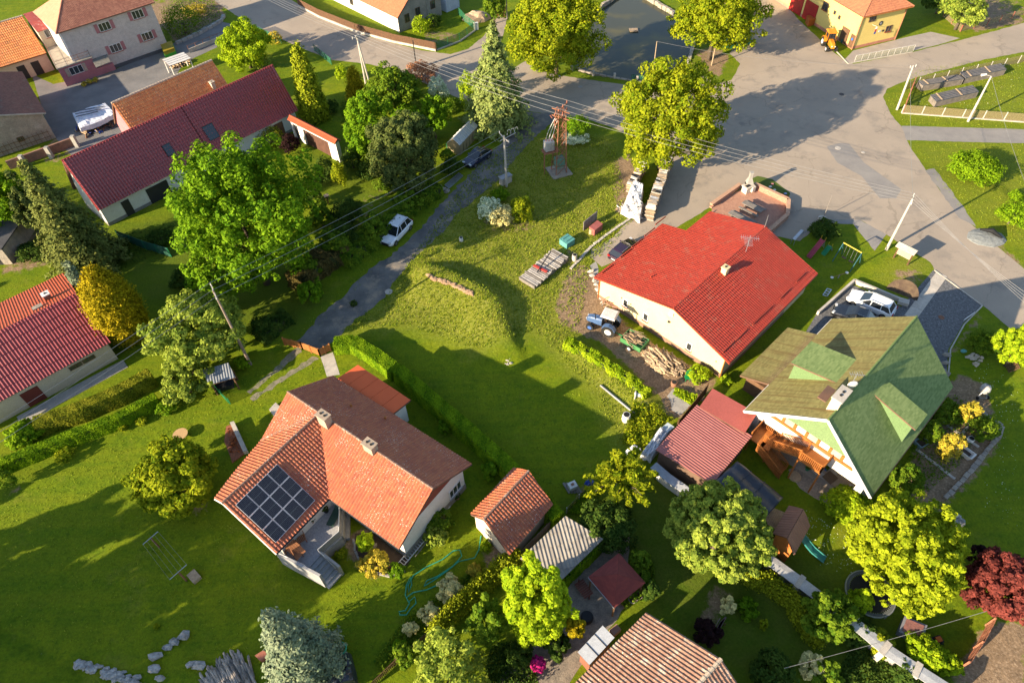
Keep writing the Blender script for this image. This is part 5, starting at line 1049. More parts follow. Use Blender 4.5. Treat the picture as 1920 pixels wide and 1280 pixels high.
# --- shrubs
for a_ in[
 ('round clipped bush beside the lane near the wooden gate',579,548,22,22,L_map,1800),('pink flowering bush at the road edge',790,136,27,20,L_pnk,2000),('white flowering bush right of the pink one',820,166,18,22,L_wht,1500),('light green bush left of the tall pale fir',878,172,20,30,L_lime,1600),
 ('dark red leafed bush in front of the white gate wall',544,272,17,19,L_dpur,1300),('loose yellow green bush at the barn wall',508,256,22,20,L_hedged,900),('yellow green columnar bush below the white pier of the gate wall',636,328,14,26,L_lin,900),('dark clipped bush group left of that yellow column',612,322,26,22,L_dk,1500),
 ('dark dense shrub beneath the gate wall',660,300,20,20,L_dk,1200),('dark conifer shrub beside the bird table',652,398,26,28,L_dk,2400),('low dark bush left of the bird table',592,372,18,18,L_dk,1000),('bushy plants with white blossom on the grass left of the scrap boards',918,395,24,26,L_wht,1200),('pale dry brush pile behind the meadow',942,405,22,24,L_cream,1400),('yellow green bush right of the pale dry brush',978,395,20,26,L_lin,1800),('green bush behind the blossoming brush near the concrete pole',938,365,18,14,L_map,900),
 ('green bush right of the rusty transformer tower',1082,238,24,22,L_map,1600),('white blossoming bush at the foot of the rusty transformer tower',1078,258,22,14,L_wht,1500),('clipped low evergreen mound on the right green island',1832,314,45,28,L_hedge,4200),('small bush at the right edge below the evergreen mound',1905,368,14,10,L_hedge,500),('spreading bush at the right edge by the gravel heap',1902,402,28,26,L_hedge,1800),
 ('large yellow green bush at the lower left corner of the patio',1593,948,40,32,L_lime,3200),('rose bush beneath the right eave of the green roofed house',1700,898,30,30,L_mid,1800),('small yellow orange fruit bush in the vegetable garden',1818,772,18,22,L_ylb,800),('fruit bush growing over the white tub',1780,840,20,32,L_ylb,900),('green and red bush inside the square stone edged bed',1846,802,26,24,L_mid,1300),('mixed garden bushes along the right wall of the green roofed house',1770,768,30,24,L_mid,1500),('low garden bush further down the right wall',1745,812,20,24,L_mid,900),
 ('soft green bush on the lawn below the gravel driveway',1845,642,28,22,L_mid,1600),('orange yellow azalea in the curved bed below the orange roof',702,1056,26,21,L_ylb,1800),('bright green pointed shrub at the start of the curved bed',684,1016,18,20,L_lime,1200),('small green shrub at the end of the curved bed',745,1070,16,12,L_map,600),('airy shrub beside the white wall of the solar roofed house',826,978,26,22,L_mid,1100),('tangled bush below the airy shrub with bare twigs',818,1004,22,15,L_pale,700),('small shrub at the foot of the terrace wall',636,1040,9,9,L_lin,300),
 ('round cream blossoming bush right of the green hose',845,1105,24,24,L_cream,1700),('small tree like shrub behind the solar roofed house',832,802,12,12,L_map,500),('small green shrub between hedge and orange garden shed',918,884,16,17,L_map,700),('dark holly bush behind the dark red pavilion',1135,990,50,34,L_dk,3800),('yellow clipped globe on the gravel yard',1077,1177,19,22,L_gold,1900),('dark clipped globe left below the yellow one',1044,1212,22,18,L_dk,1500),('magenta flowering bush at the bottom',1008,1245,15,14,L_mag,900),('spiky bush at the bottom left of the gravel yard',975,1228,24,24,L_dk,1300),
 ('pale yellow blossoming bush in the round lawn bed',1363,1138,15,18,L_cream,800),('green bush right of the pale yellow one',1402,1140,19,15,L_map,900),('dark red bush at the left of the round lawn bed',1328,1186,25,25,L_dpur,1700),('tiny shrub on the small lawn island',1432,1170,8,10,L_lin,300),('dark purple bush behind the purple plum tree',1838,1040,20,20,L_dpur,1300),('round thuja over the garden wall',1652,1206,26,20,L_thu,1700),('green bushes along the inner side of the garden wall',1610,1180,30,26,L_dk,1600),('leafy bush between the wall and the trampoline',1612,1126,22,24,L_lime,1100),
 ('low light green bush row beside the garden wall end',1735,1222,34,16,L_lime,1500),('second light green bush nearer the wall end',1772,1242,24,16,L_lime,1100),('bush with cream tips near the bottom of the round lawn',1525,1248,26,26,L_cream,1300),('dark bush at the bottom left of the cream tipped one',1450,1262,40,26,L_dk,1800),('dark bush bottom right under the wall',1700,1262,30,20,L_dk,1200),('low bushes below the dark red pavilion',1198,1082,22,20,L_mid,1000),('dark low bush beside the round lawn edge',1222,1108,16,18,L_dk,900),('bush between pavilion and lawn',1200,1050,20,22,L_mid,900),
 ('low green bush before the open shelter',455,680,16,14,L_hedge,700),('dark bush at the lane corner by the wooden gate',492,612,24,22,L_dk,1200),('bush at the left end of the double hedge',42,812,30,24,L_hedge,2000),('young fruit tree with thin white trunk at the hedge end',312,760,22,16,L_map,500),('small planted shrub near the hedge with white stakes',265,790,10,8,L_lin,300),('small shrub on the lawn below the hedge',230,802,9,7,L_lin,260),('sparse fruit tree on the lawn at the left',122,850,16,14,L_lin,350),('sparse fruit tree at the left edge',8,900,16,24,L_mid,500),
 ('tiny seedling on the dark lawn',294,1173,5,5,L_lin,120),('shrubs in the front garden of the roughcast house',340,40,36,26,L_mid,1600),('yellow blossoming plants in the front garden',365,18,22,10,L_ylb,800),('bush before the farmhouse gable',788,48,18,16,L_lime,1200),('dark bush right of the one before the farmhouse gable',812,38,16,14,L_dk,800),('lilac bush beside the earth heap',938,22,10,10,L_pnk,500),('dense dark bush at the playground corner',1545,430,28,16,L_dk,1800),('small bush at the thuja hedge end',750,1212,12,12,L_map,450),('leafy bush at the picket fence end',770,1178,14,14,L_cream,600),('blossoming bush along the picket fence',805,1150,20,14,L_cream,700),
 ('small yellow flowers in the bed below the orange garden shed',890,1068,14,10,L_ylb,500),('green plant beside the orange garden shed',910,1022,10,10,L_lime,400),('overgrown weeds beside the white barrel',1240,720,0.1,0.1,L_lime,10),('leafy weeds at the corner of the cream house',1310,700,22,12,L_lime,900),('small weeds by the green roof corner',1362,712,12,8,L_lime,400),('potted shrub with yellow leaves on the terrace',605,1018,11,10,L_ylb,350),('dark conifer bush by the fir and the lane',905,240,16,14,L_mid,700),('hedge bush beside the greenhouse',848,312,20,16,L_dk,1000),('low bush along the lane before the parked black car',838,292,14,14,L_mid,700),
 ('yellow bush above the barn wall bed',500,60,0.1,0.1,L_ylb,10)]:
    if a_[3]<1:continue
    bush(a_[0],a_[1],a_[2],a_[3],a_[4],a_[5],int(a_[6]*.9),size=.15 if a_[3]<30 else.17)
for a_ in[('leafy bush left of the dark pine by the lawn',700,292,22,22,L_mid,1300),('light bush behind the dark pine',762,215,26,22,L_map,1500),('dark bush behind the small leafy tree',786,250,26,24,L_dk,1600),('bush right of the blue white blossom bush',850,200,16,16,L_mid,800),('dark bush row piece under the gate wall end',690,322,22,18,L_dk,1200),('green bush at the foot of the dark pine',728,345,24,16,L_mid,1200),('low lime shrub on the grass by the yellow cypress',640,140,12,18,L_lime,600),('bush between slim conifer and roadside lawn',622,200,14,12,L_dk,600),('large dark bush at the lane bend near the maple',640,440,30,26,L_dk,2200),('leafy bush in the shade right of the maple',612,480,24,20,L_mid,1200),('dark bush beneath the maple on the left side',345,520,26,18,L_dk,1400),('yellow shrubs near the willow',515,72,14,12,L_ylb,500),('grey green bushes beside the willow',490,118,18,12,L_pale,700),('dark bush by the barn wall under the maple',300,445,24,12,L_dk,900),('low plants by the pond shore linden',1010,128,14,8,L_lime,500),('dark bush in front of the left pine',60,470,30,18,L_dk,1500),('weedy bush at the red fence end',1790,1250,16,12,L_lime,600),('dark bush row at the trampoline side of the wall',1585,1148,24,16,L_dk,1200),('blue green plants at the fence corner bottom',760,1228,22,14,L_mid,800)]:
    bush(a_[0],a_[1],a_[2],a_[3],a_[4],a_[5],int(a_[6]*.9),size=.16)
# --- hedges
def hedge(label,pts,wd,h,m,n,size=.13,group=None,rnd=.06,name='hedge',taper=.85):
    P0=[G(x,y)for x,y in pts];t=thing(name,label,'hedge',P0[0],group=group);rng=np.random.default_rng(ns());core=MB();Ps=[];Ns=[];tot=sum((P0[i+1]-P0[i]).length for i in range(len(P0)-1));vv=[]
    for i in range(len(P0)-1):
        a,b=P0[i],P0[i+1];d=(b-a).normalized();s=Vector((-d.y,d.x,0));L_=(b-a).length;core.par(a-s*wd*.42-Vector((0,0,.1)),d*L_,s*wd*.84,Vector((0,0,h*.9+.1)));k=int(n*LEAFK*L_/tot);per=wd+2*h
        x=rng.uniform(-.02,1.02,k)*L_;y=rng.uniform(0,per,k);side=np.where(y<h,0,np.where(y<h+wd,1,2));bump=.10*np.sin(x*2.1+i)+.07*np.sin(x*5.3+y*3)+rng.normal(0,.05,k);out=rnd*bump*4
        off=np.where(side==0,-wd/2-out,np.where(side==1,y-h-wd/2,wd/2+out));z=np.where(side==0,y,np.where(side==1,h+out,per-y));nx=np.where(side==0,-1,np.where(side==1,0,1));nz=np.where(side==1,1,.25)
        off=off*(1-(1-taper)*z/h)
        A_,D_,S_=np.array(a),np.array(d),np.array(s);Ps.append(A_+np.outer(x,D_)+np.outer(off,S_)+np.outer(z,[0,0,1]));Ns.append(np.outer(nx,S_)+np.outer(nz,[0,0,1]));vv.append(np.clip(.5+.25*np.sin(x*3+y*2)+rng.normal(0,.25,k),0,1))
    for e,dr in((P0[0],-(P0[1]-P0[0]).normalized()),(P0[-1],(P0[-1]-P0[-2]).normalized())):
        k=int(n*LEAFK*wd*h/(tot*(wd+2*h)))+10;s=np.array([-dr.y,dr.x,0]);Ps.append(np.array(e)+np.outer(rng.uniform(-wd/2,wd/2,k)*taper,s)+np.outer(rng.uniform(0,h,k),[0,0,1])+np.outer(rng.uniform(0,.12,k),np.array(dr)));Ns.append(np.tile(np.array(dr)+[0,0,.2],(k,1)));vv.append(rng.uniform(0,1,k))
    core.build('branches',mat('hedge_inside',(.035,.05,.01),(.025,.035,.01),3,.95,1,8),t);V,F,v=leaves(np.concatenate(Ps),np.concatenate(Ns),size,rng,1.3,np.concatenate(vv));mesh_np('foliage',V,F,v,m,t);return t
hedge('bright trimmed hedge starting at the orange wooden gate',[(632,655),(665,652),(705,676),(745,706)],1.5,1.25,L_hedge,9000,.14)
hedge('long straight clipped hedge between the big lawn and the solar roofed house',[(752,712),(810,762),(880,822),(950,885),(1000,935),(1045,985)],1.35,1.75,L_hedge,19000,.14)
hedge('broad yellowish hedge, upper one of the pair left of the round board',[(82,808),(160,782),(230,752),(292,718)],1.3,1.7,L_hedged,8500,.13)
hedge('lower greener hedge of the pair, running to the left edge',[(-10,892),(60,862),(150,826),(230,796),(300,758)],1.0,1.35,L_hedge,8500,.13)
hedge('low informal hedge between the big lawn and the cream house',[(1062,648),(1110,672),(1150,700),(1185,722),(1212,748)],1.0,.9,L_lime,6500,.16,rnd=.3)
hedge('dark hedge along the left side of the lane',[(645,498),(690,460),(735,432),(770,392),(820,362)],2.4,1.5,L_mid,9000,.19,rnd=.35)
hedge('dark brown green undergrowth at the lane under the maple',[(560,545),(600,505),(650,480)],2.6,2.0,leafmat('leaf_brown',(.03,.022,.008),(.10,.075,.03)),4500,.19,rnd=.4)
hedge('ivy growing along the wall under the carport',[(1237,868),(1290,898),(1322,920)],.6,1.8,L_lime,2400,.14)
hedge('ivy on the side of the grey sheet roof shed',[(1056,1098),(1096,1060),(1126,1030)],.5,1.7,L_hedge,2000,.13)
hedge('leafy planting under the wine red barn wall',[(668,570),(660,574)],.5,.5,L_dk,60)
hedge('dark shrubbery along the foot of the leaning pole',[(490,640),(540,600)],1.6,1.2,L_dk,2200,.18,rnd=.35)
# thuja rows
nth=['first','second','third','fourth','fifth','sixth','seventh','eighth','ninth','tenth','eleventh','twelfth','thirteenth','fourteenth','fifteenth']
def thuja_row(pts,n,hh,rr,label,grp,m,nl=900,sz=.12):
    P=[G(x,y)for x,y in pts];seg=[(P[i+1]-P[i]).length for i in range(len(P)-1)];tot=sum(seg)
    for i in range(n):
        s=tot*(i+.5)/n;k=0
        while k<len(seg)-1 and s>seg[k]:s-=seg[k];k+=1
        c=P[k].lerp(P[k+1],s/seg[k]);t=thing('thuja',nth[i]+' '+label,'thuja',c,group=grp);h=hh*random.uniform(.88,1.12);V,F,vv=crown_cone(c,h,rr*random.uniform(.9,1.1),ns(),nl,sz,'egg',.0);mesh_np('crown',V,F,vv,m,t)
thuja_row([(1398,1088),(1440,1098),(1478,1130),(1500,1165),(1528,1205)],10,1.5,.55,'thuja from the chestnut end of the curved row at the lower lawn','thujas in the curved row',L_thu,900)
thuja_row([(818,1195),(850,1152),(895,1112),(935,1075),(972,1050)],15,1.7,.55,'thuja from the lower left end of the row behind the picket fence','thujas behind the picket fence',L_thu,900)
# plants in beds
def patch(label,pts,h,m,n,size=.14,name='plants',cat='plants'):
    P=[G(x,y)for x,y in pts];xs=[p.x for p in P];ys=[p.y for p in P];rng=np.random.default_rng(ns());X=rng.uniform(min(xs),max(xs),n*3);Y=rng.uniform(min(ys),max(ys),n*3);ins=sdist(X,Y,[(p.x,p.y)for p in P])<0;X,Y=X[ins][:n],Y[ins][:n];hh=h*(.4+.6*np.abs(np.sin(X*2.3)*np.cos(Y*1.9)))*rng.uniform(.1,1,len(X));Q=np.stack([X,Y,hh],1)
    V,F,vv=leaves(Q,np.tile([0,0,.6],(len(X),1)),size,rng,1.7);o=mesh_np(name,V,F,vv,m,None,'stuff');tag(o,label,cat);return o
patch('ground cover plants in the front garden of the roughcast house',[(300,20),(330,0),(400,0),(420,38),(335,82),(312,50)],.7,L_mid,3500)
patch('overgrown weeds beside the white barrel and the white tarpaulin',[(1185,755),(1225,760),(1262,790),(1230,800),(1215,850),(1165,830)],.8,L_lin,3000,.15)
patch('low perennials in the vegetable garden right of the green roofed house',[(1720,790),(1790,740),(1850,780),(1800,870),(1730,930),(1690,890)],.4,L_mid,2200,.13)
patch('shade plants along the pavilion and the round lawn',[(1190,1030),(1225,1060),(1228,1110),(1205,1130),(1190,1100)],.6,L_mid,1500)
patch('planting beneath the pink flowering bush by the road',[(700,150),(850,185),(880,205),(830,215),(720,190)],.5,L_mid,1800)
patch('weeds on the concrete corner below the log pile',[(1265,728),(1310,745),(1300,762),(1262,740)],.5,L_lime,1300)
patch('flower bed along the picket fence',[(700,1240),(760,1160),(900,1060),(915,1075),(800,1190),(720,1260)],.5,L_mid,2600,.13)
patch('ivy and weeds along the stone edged corner near the carport wall',[(1060,960),(1110,905),(1125,920),(1085,965)],.4,L_hedge,900)
patch('dark planting at the bottom beside the gravel yard',[(920,1210),(990,1200),(1010,1285),(900,1290)],.7,L_dk,2200)
patch('dark planting between garden wall and round lawn',[(1600,1190),(1700,1240),(1760,1290),(1560,1290)],.5,L_dk,2600)
patch('undergrowth beneath the left pines',[(150,480),(230,440),(330,420),(310,470),(200,520)],.5,L_dk,1500)
patch('garden bed shrubs beside the road bend',[(640,190),(700,200),(690,270),(640,240)],.8,L_mid,1500)
# trees standing outside the frame whose shade falls across the lawns
for i,(x,y,r,h)in enumerate([(-43.5,-.5,3,10),(-45.6,4.1,3.2,13),(-47.7,7.5,3.2,13.5),(-49.7,10.9,3.2,13),(-51.6,14,3,12),(-53.4,17.1,2.6,8),(-57,23,1.8,5),(-36,-16,4,12),(-78,44,4,8),(-84,54,6,14)]):
    rz=(h-1)/2 if x>-60 and y>-3 else r;c=Vector((x,y,h-rz));t=thing('tree',nth[i]+' tree, counted from the bottom, of the row outside the left edge of the photo','tree',(x,y,0),group='trees left of the lawn');V,F,vv=crown_ball(c,r,rz,ns(),3600,.36,60,.24,.24,zmin=-.95);mesh_np('crown',V,F,vv,L_map,t);trunk_mesh(t,(x,y,-.1),(x,y,h-rz),.3,i,r)
# grass tufts in the rough grass and along the road edges
def tufts(label,polys,dens,h,m,nblade=3):
    Vs=[];Fs=[];vs_=[];rng=np.random.default_rng(ns());k=0
    for pts in polys:
        P=[G(x,y)for x,y in pts];xs=[p.x for p in P];ys=[p.y for p in P];A_=(max(xs)-min(xs))*(max(ys)-min(ys));n=int(A_*dens);X=rng.uniform(min(xs),max(xs),n);Y=rng.uniform(min(ys),max(ys),n);ins=sdist(X,Y,[(p.x,p.y)for p in P])<0;X,Y=X[ins],Y[ins]
        den=np.sin(X*1.3+2*np.sin(Y*.7))*np.cos(Y*1.1)+rng.uniform(-1,1,len(X));X,Y=X[den>-.6],Y[den>-.6];Z=terrain(X,Y); 
        for j in range(nblade):
            n=len(X);a=rng.uniform(0,6.28,n);l=h*rng.uniform(.4,1.3,n);w_=.05;lean=rng.uniform(.1,.8,n)*l;ox,oy=rng.normal(0,.06,n),rng.normal(0,.06,n)
            b0=np.stack([X+ox-np.sin(a)*w_,Y+oy+np.cos(a)*w_,Z-.02],1);b1=np.stack([X+ox+np.sin(a)*w_,Y+oy-np.cos(a)*w_,Z-.02],1);tp=np.stack([X+ox+np.cos(a)*lean,Y+oy+np.sin(a)*lean,Z+l],1)
            V=np.stack([b0,b1,tp],1).reshape(-1,3);Fs.append(np.arange(3*n).reshape(n,3)+k);k+=3*n;Vs.append(V);vs_.append(rng.uniform(0,1,n))
    o=mesh_np('grass',np.concatenate(Vs),np.concatenate(Fs),np.concatenate(vs_),m,None,'stuff');tag(o,label,'grass')
m_grs=leafmat('grass_blade',(.08,.115,.008),(.22,.23,.035),.35)
tufts('rough dry tipped grass of the meadow and verges',[MEADOW[0][0],[(1100,480),(1180,405),(1240,320),(1262,312),(1215,378),(1130,480)]],26,.15,m_grs)
tufts('grass on the two green islands beside the crossroads',[MEADOW[1][0],MEADOW[2][0]],9,.10,m_grs,2)
tufts('short grass of the big lawns',[[(640,650),(1180,760),(1170,830),(1085,900),(1050,960)],[(0,830),(300,760),(500,680),(620,680),(500,830),(420,900),(520,1040),(640,1100),(900,1000),(880,1120),(700,1240),(300,1240),(0,1180)],[(1000,430),(985,430),(1110,640),(1060,620)],[(560,620),(690,480),(740,470),(600,610)]],7,.09,m_grs,2)
# ================================================================== VEHICLES, FURNITURE, SMALL THINGS
tyre=mat('tyre',(.02,.02,.02),rough=.8);rim=mat('rim',(.35,.35,.37),rough=.35,metal=.8);carglass,_n,_b,_=_nodes('car_glass');_b.inputs['Base Color'].default_value=(.012,.015,.02,1);_b.inputs['Roughness'].default_value=.04;_b.inputs['Specular IOR Level'].default_value=.9
lampm=mat('headlight',(.6,.62,.65),rough=.1);taill=mat('taillight',(.35,.01,.01),rough=.2);blk=mat('black_plastic',(.015,.015,.017),rough=.6);blu=mat('blue_plastic',(.03,.08,.4),rough=.4);grn=mat('green_paint',(.02,.22,.09),rough=.5);tarpw=mat('white_tarp',(.62,.63,.66),(.50,.51,.55),1.5,.5,.6,5)
woodp=mat('pale_wood',(.42,.31,.20),(.32,.23,.15),3,.8,.3,10);woodg=mat('grey_wood',(.24,.21,.19),(.16,.145,.13),2.5,.9,.4,10);mat('weathered_log',(.40,.35,.30),(.28,.24,.20),4,.9,.4,12);logm=mat('log_end',(.48,.34,.20),(.36,.25,.15),4,.85,.4,14);barkl=mat('log_bark',(.26,.20,.14),(.17,.13,.09),3,.95,.6,12)
def carpaint(nm,c):return mat(nm,c,c,rough=.25,coat=1.0,spec=.5)
def car(label,px,py,hd,paint,L=4.4,Wd=1.82,Ht=1.55,estate=False,group='parked cars'):
    """hd: heading of the nose in degrees from +x; built at the origin, nose along +x"""
    t=thing('car',label,'car',G(px,py),math.radians(hd),group);hl,hw=L/2,Wd/2;bl=.28
    # lower body: lofted sections (x, half width, z of belt)
    S=[(-hl,.78,.62,.42),(-hl+.12,.92,.92,.30),(-hl+.9,1.0,.98,.24),(-.6,1.0,.95,.22),(.55,1.0,.93,.22),(hl-1.0,.99,.90,.24),(hl-.45,.94,.80,.26),(hl-.12,.84,.68,.32),(hl,.70,.56,.40)]
    V=[];F=[]
    for x,wf,zt,zb in S:
        w_=hw*wf;V+=[(x,-w_*.93,zb),(x,-w_,zb+.22),(x,-w_*.985,zt-.10),(x,-w_*.88,zt),(x,w_*.88,zt),(x,w_*.985,zt-.10),(x,w_,zb+.22),(x,w_*.93,zb)]
    n=8
    for i in range(len(S)-1):F+=[(i*n+k,(i+1)*n+k,(i+1)*n+(k+1)%n,i*n+(k+1)%n)[::-1]for k in range(n)]
    F+=[tuple(range(n)),tuple(range((len(S)-1)*n,len(S)*n))[::-1]]
    body=MB().add(V,F).build('body',paint,t,smooth=False,local=True)
    # greenhouse
    xr=-hl+.25 if estate else-hl+.45;xr2=xr+.45 if estate else xr+.75;xf=hl-1.25;xf2=xf-.85;zb_,zt_=.93,Ht-.03
    wb,wt=hw*.90,hw*.70
    b4=[(xr,-wb,zb_),(xf,-wb,zb_),(xf,wb,zb_),(xr,wb,zb_)];t4=[(xr2,-wt,zt_),(xf2,-wt,zt_),(xf2,wt,zt_),(xr2,wt,zt_)]
    g_=MB().add(b4+t4,[(0,1,5,4),(1,2,6,5),(2,3,7,6),(3,0,4,7),(4,5,6,7)]).build('windows',carglass,t,local=True)
    rb=MB();rb.add([(xr2-.08,-wt-.02,zt_-.02),(xf2+.05,-wt-.02,zt_-.02),(xf2+.05,wt+.02,zt_-.02),(xr2-.08,wt+.02,zt_-.02),(xr2+.1,-wt*.9,Ht+.02),(xf2-.15,-wt*.9,Ht+.02),(xf2-.15,wt*.9,Ht+.02),(xr2+.1,wt*.9,Ht+.02)],[(0,1,5,4),(1,2,6,5),(2,3,7,6),(3,0,4,7),(4,5,6,7)]);rb.build('roof',paint,t,local=True)
    pl=MB()
    for s in(-1,1):
        for a_,c_ in(((xf,s*wb,zb_),(xf2,s*wt,zt_)),((xr,s*wb,zb_),(xr2,s*wt,zt_)),((.0,s*(wb+.005),zb_),(-.05,s*(wt+.005),zt_)),((-1.05,s*(wb+.005),zb_),(-1.0,s*(wt+.005),zt_))):pl.beam(a_,c_,.07,.05)
    pl.build('pillars',paint,t,local=True)
    rl_=MB();[rl_.beam((xr2+.1,s*wt*.95,Ht+.05),(xf2-.1,s*wt*.95,Ht+.05),.04)for s in(-1,1)];rl_.build('roof_rail',zinc,t,local=True)
    for s in(-1,1):
        for x in(-hl+.85,hl-.85):
            w0=MB().tube((x,s*(hw-.20),.33),(x,s*(hw+.01),.33),.33,.33,16).build('wheel',tyre,t,local=True);MB().tube((x,s*(hw-.1),.33),(x,s*(hw+.03),.33),.21,.19,12).build('rim',rim,w0,local=True)
        MB().box((xf-.35,s*(hw+.07),1.0),(.16,.2,.13)).build('mirror',paint,t,local=True)
        MB().box((hl-.16,s*hw*.62,.68),(.22,.36,.13),-s*.25).build('headlight',lampm,t,local=True);MB().box((-hl+.06,s*hw*.74,.84),(.1,.3,.22)).build('taillight',taill,t,local=True)
    MB().box((hl-.02,0,.52),(.08,.9,.2)).build('grille',blk,t,local=True);MB().box((hl-.0,0,.34),(.06,1.4,.1)).build('bumper',blk,t,local=True);MB().box((-hl+.0,0,.62),(.04,.5,.11)).build('plate',wfr,t,local=True)
    return t
def heading(a,b):p,q=G(*a),G(*b);return math.degrees(math.atan2((q-p).y,(q-p).x))
car('white suv parked on the verge beside the dark lane',744,441,heading((764,412),(722,456)),carpaint('paint_white',(.72,.74,.78)),4.75,2.0,1.7,True)
car('dark blue hatchback parked on the lane below the greenhouse',895,302,heading((918,285),(876,314)),carpaint('paint_navy',(.008,.012,.04)),4.3,1.8,1.5)
car('white estate car in the yard behind the green roofed house',1630,576,heading((1668,590),(1590,556)),carpaint('paint_white',(.72,.74,.78)),4.7,1.85,1.5,True)
car('black car mostly hidden by the green roof beside the white estate',1600,600,heading((1640,612),(1562,584)),carpaint('paint_black',(.01,.01,.012)),4.4,1.8,1.45)
car('dark violet car half under the eave of the bright red roof',1170,476,heading((1143,496),(1195,452)),carpaint('paint_plum',(.03,.012,.03)),4.3,1.8,1.45,True)
def tractor(label,px,py,hd,paint,roofm,open_cab=False,k=1.0):
    t=thing('tractor',label,'tractor',G(px,py),math.radians(hd)); 
    for s in(-1,1):
        w_=MB().tube((-.75,s*.55,.72),(-.75,s*.95,.72),.72,.72,20).build('rear_wheel',tyre,t,local=True);MB().tube((-.75,s*.6,.72),(-.75,s*.98,.72),.40,.36,14).build('rim',wfr,w_,local=True)
        w_=MB().tube((1.25,s*.55,.42),(1.25,s*.85,.42),.42,.42,16).build('front_wheel',tyre,t,local=True);MB().tube((1.25,s*.6,.42),(1.25,s*.88,.42),.24,.22,12).build('rim',wfr if not open_cab else MATS['rim_blue'],w_,local=True)
        m_=MB();pts=[(-1.45,1.0),(-1.2,1.42),(-.75,1.58),(-.3,1.42),(-.05,1.0)]
        for i in range(4):m_.beam((pts[i][0],s*.75,pts[i][1]),(pts[i+1][0],s*.75,pts[i+1][1]),.46,.05)
        m_.build('mudguard',paint,t,local=True)
        MB().box((1.86,s*.25,1.05),(.06,.16,.14)).build('headlight',lampm,t,local=True)
    V=[];S=[(.15,.36,1.5),(.6,.36,1.48),(1.4,.33,1.36),(1.75,.28,1.22),(1.85,.22,1.05)]
    for x,w_,z in S:V+=[(x,-w_,.7),(x,-w_,z-.12),(x,-w_*.7,z),(x,w_*.7,z),(x,w_,z-.12),(x,w_,.7)]
    F=[];n=6
    for i in range(4):F+=[(i*n+q,i*n+(q+1)%n,(i+1)*n+(q+1)%n,(i+1)*n+q)for q in range(n)]
    F+=[tuple(range(n))[::-1],tuple(range(4*n,5*n))];MB().add(V,F).build('bonnet',paint,t,local=True)
    MB().box((.2,0,.68),(3.0,.42,.4)).build('chassis',blk,t,local=True);MB().beam((1.25,-.6,.45),(1.25,.6,.45),.14).build('axle',blk,t,local=True)
    MB().tube((.9,.3,1.35),(.9,.3,2.1),.05,.05,8).build('exhaust',blk,t,local=True)
    c=MB();[c.beam((x,s*.62,1.1),(x*.9-.05,s*.56,2.4),.07)for x in(-1.05,.1)for s in(-1,1)];c.build('cab_frame',paint if not open_cab else blk,t,local=True)
    if not open_cab:MB().add([(-1.03,-.6,1.3),(.08,-.6,1.3),(.08,.6,1.3),(-1.03,.6,1.3),(-.98,-.55,2.36),(.04,-.55,2.36),(.04,.55,2.36),(-.98,.55,2.36)],[(0,1,5,4),(1,2,6,5),(2,3,7,6),(3,0,4,7)]).build('windows',carglass,t,local=True)
    MB().add([(-1.25,-.75,2.38),(.3,-.75,2.38),(.3,.75,2.38),(-1.25,.75,2.38),(-1.12,-.6,2.53),(.15,-.6,2.5),(.15,.6,2.5),(-1.12,.6,2.53)],[(0,1,5,4),(1,2,6,5),(2,3,7,6),(3,0,4,7),(4,5,6,7),(3,2,1,0)]).build('cab_roof',roofm,t,local=True)
    MB().box((-.6,0,1.2),(.5,.5,.12)).build('seat',blk,t,local=True);s=MB();s.tube((-.1,0,1.35),(-.04,0,1.37),.2,.2,12);s.build('steering_wheel',blk,t,local=True)
    return t
mat('rim_blue',(.05,.12,.35)); 
tractor('blue tractor with white canopy standing by the cream house wall',1132,616,heading((1160,625),(1104,606)),mat('tractor_blue',(.07,.13,.27),rough=.45),mat('canopy_white',(.62,.58,.54),(.52,.48,.45),2,.7),True)
tractor('orange tractor parked beside the yellow building',1553,90,heading((1545,66),(1562,96)),mat('tractor_orange',(.60,.22,.015),rough=.4),mat('tractor_orange',(.6,.22,.015)),False)
# trailer with branches
t=thing('trailer','small green trailer loaded with branches behind the blue tractor','trailer',G(1190,648));A_,B_,C_=G(1163,633,1.0),G(1180,616,1.0),G(1218,637,1.0);e1,e2=B_-A_,C_-B_;o_=A_-Vector((0,0,.55))
MB().par(o_,e1,e2,Vector((0,0,.08))).build('floor',grn,t)
for p,d,w_ in((o_,e1,e2.normalized()*.05),(o_+e2,e1,-e2.normalized()*.05),(o_,e2,e1.normalized()*.05),(o_+e1,e2,-e1.normalized()*.05)):MB().par(p,d,w_,Vector((0,0,.58))).build('side_board',mat('trailer_green',(.08,.25,.09),rough=.5),t)
for k in(0,1):c=o_+e1*k+e2*.5;MB().tube(c+Vector((0,0,-.15)),c+e1.normalized()*(.15 if k else-.15)+Vector((0,0,-.15)),.32,.32,14).build('wheel',tyre,t);MB().tube(c+e1.normalized()*(.1 if k else-.1)+Vector((0,0,-.15)),c+e1.normalized()*(.18 if k else-.18)+Vector((0,0,-.15)),.18,.18,12).build('rim',wfr,t)
MB().beam(o_+e1*.5,o_+e1*.5-e2.normalized()*1.1-Vector((0,0,.1)),.08).build('drawbar',grn,t)
t2=thing('branch_load','tangle of cut branches heaped in the green trailer','branches',o_+e1*.5+e2*.5)
rn=random.Random(4)
for i in range(70):
    p=o_+e1*rn.uniform(.06,.94)+e2*rn.uniform(.02,.55)+Vector((0,0,rn.uniform(.35,.75)));q=p+e2*rn.uniform(.25,.45)+e1*rn.uniform(-.3,.3)+Vector((0,0,rn.uniform(-.12,.15)));MB().path([p,p.lerp(q,.5)+Vector((0,0,rn.uniform(-.05,.08))),q],rn.uniform(.02,.045),5).build('branch',barkl if i%3 else logm,t2)
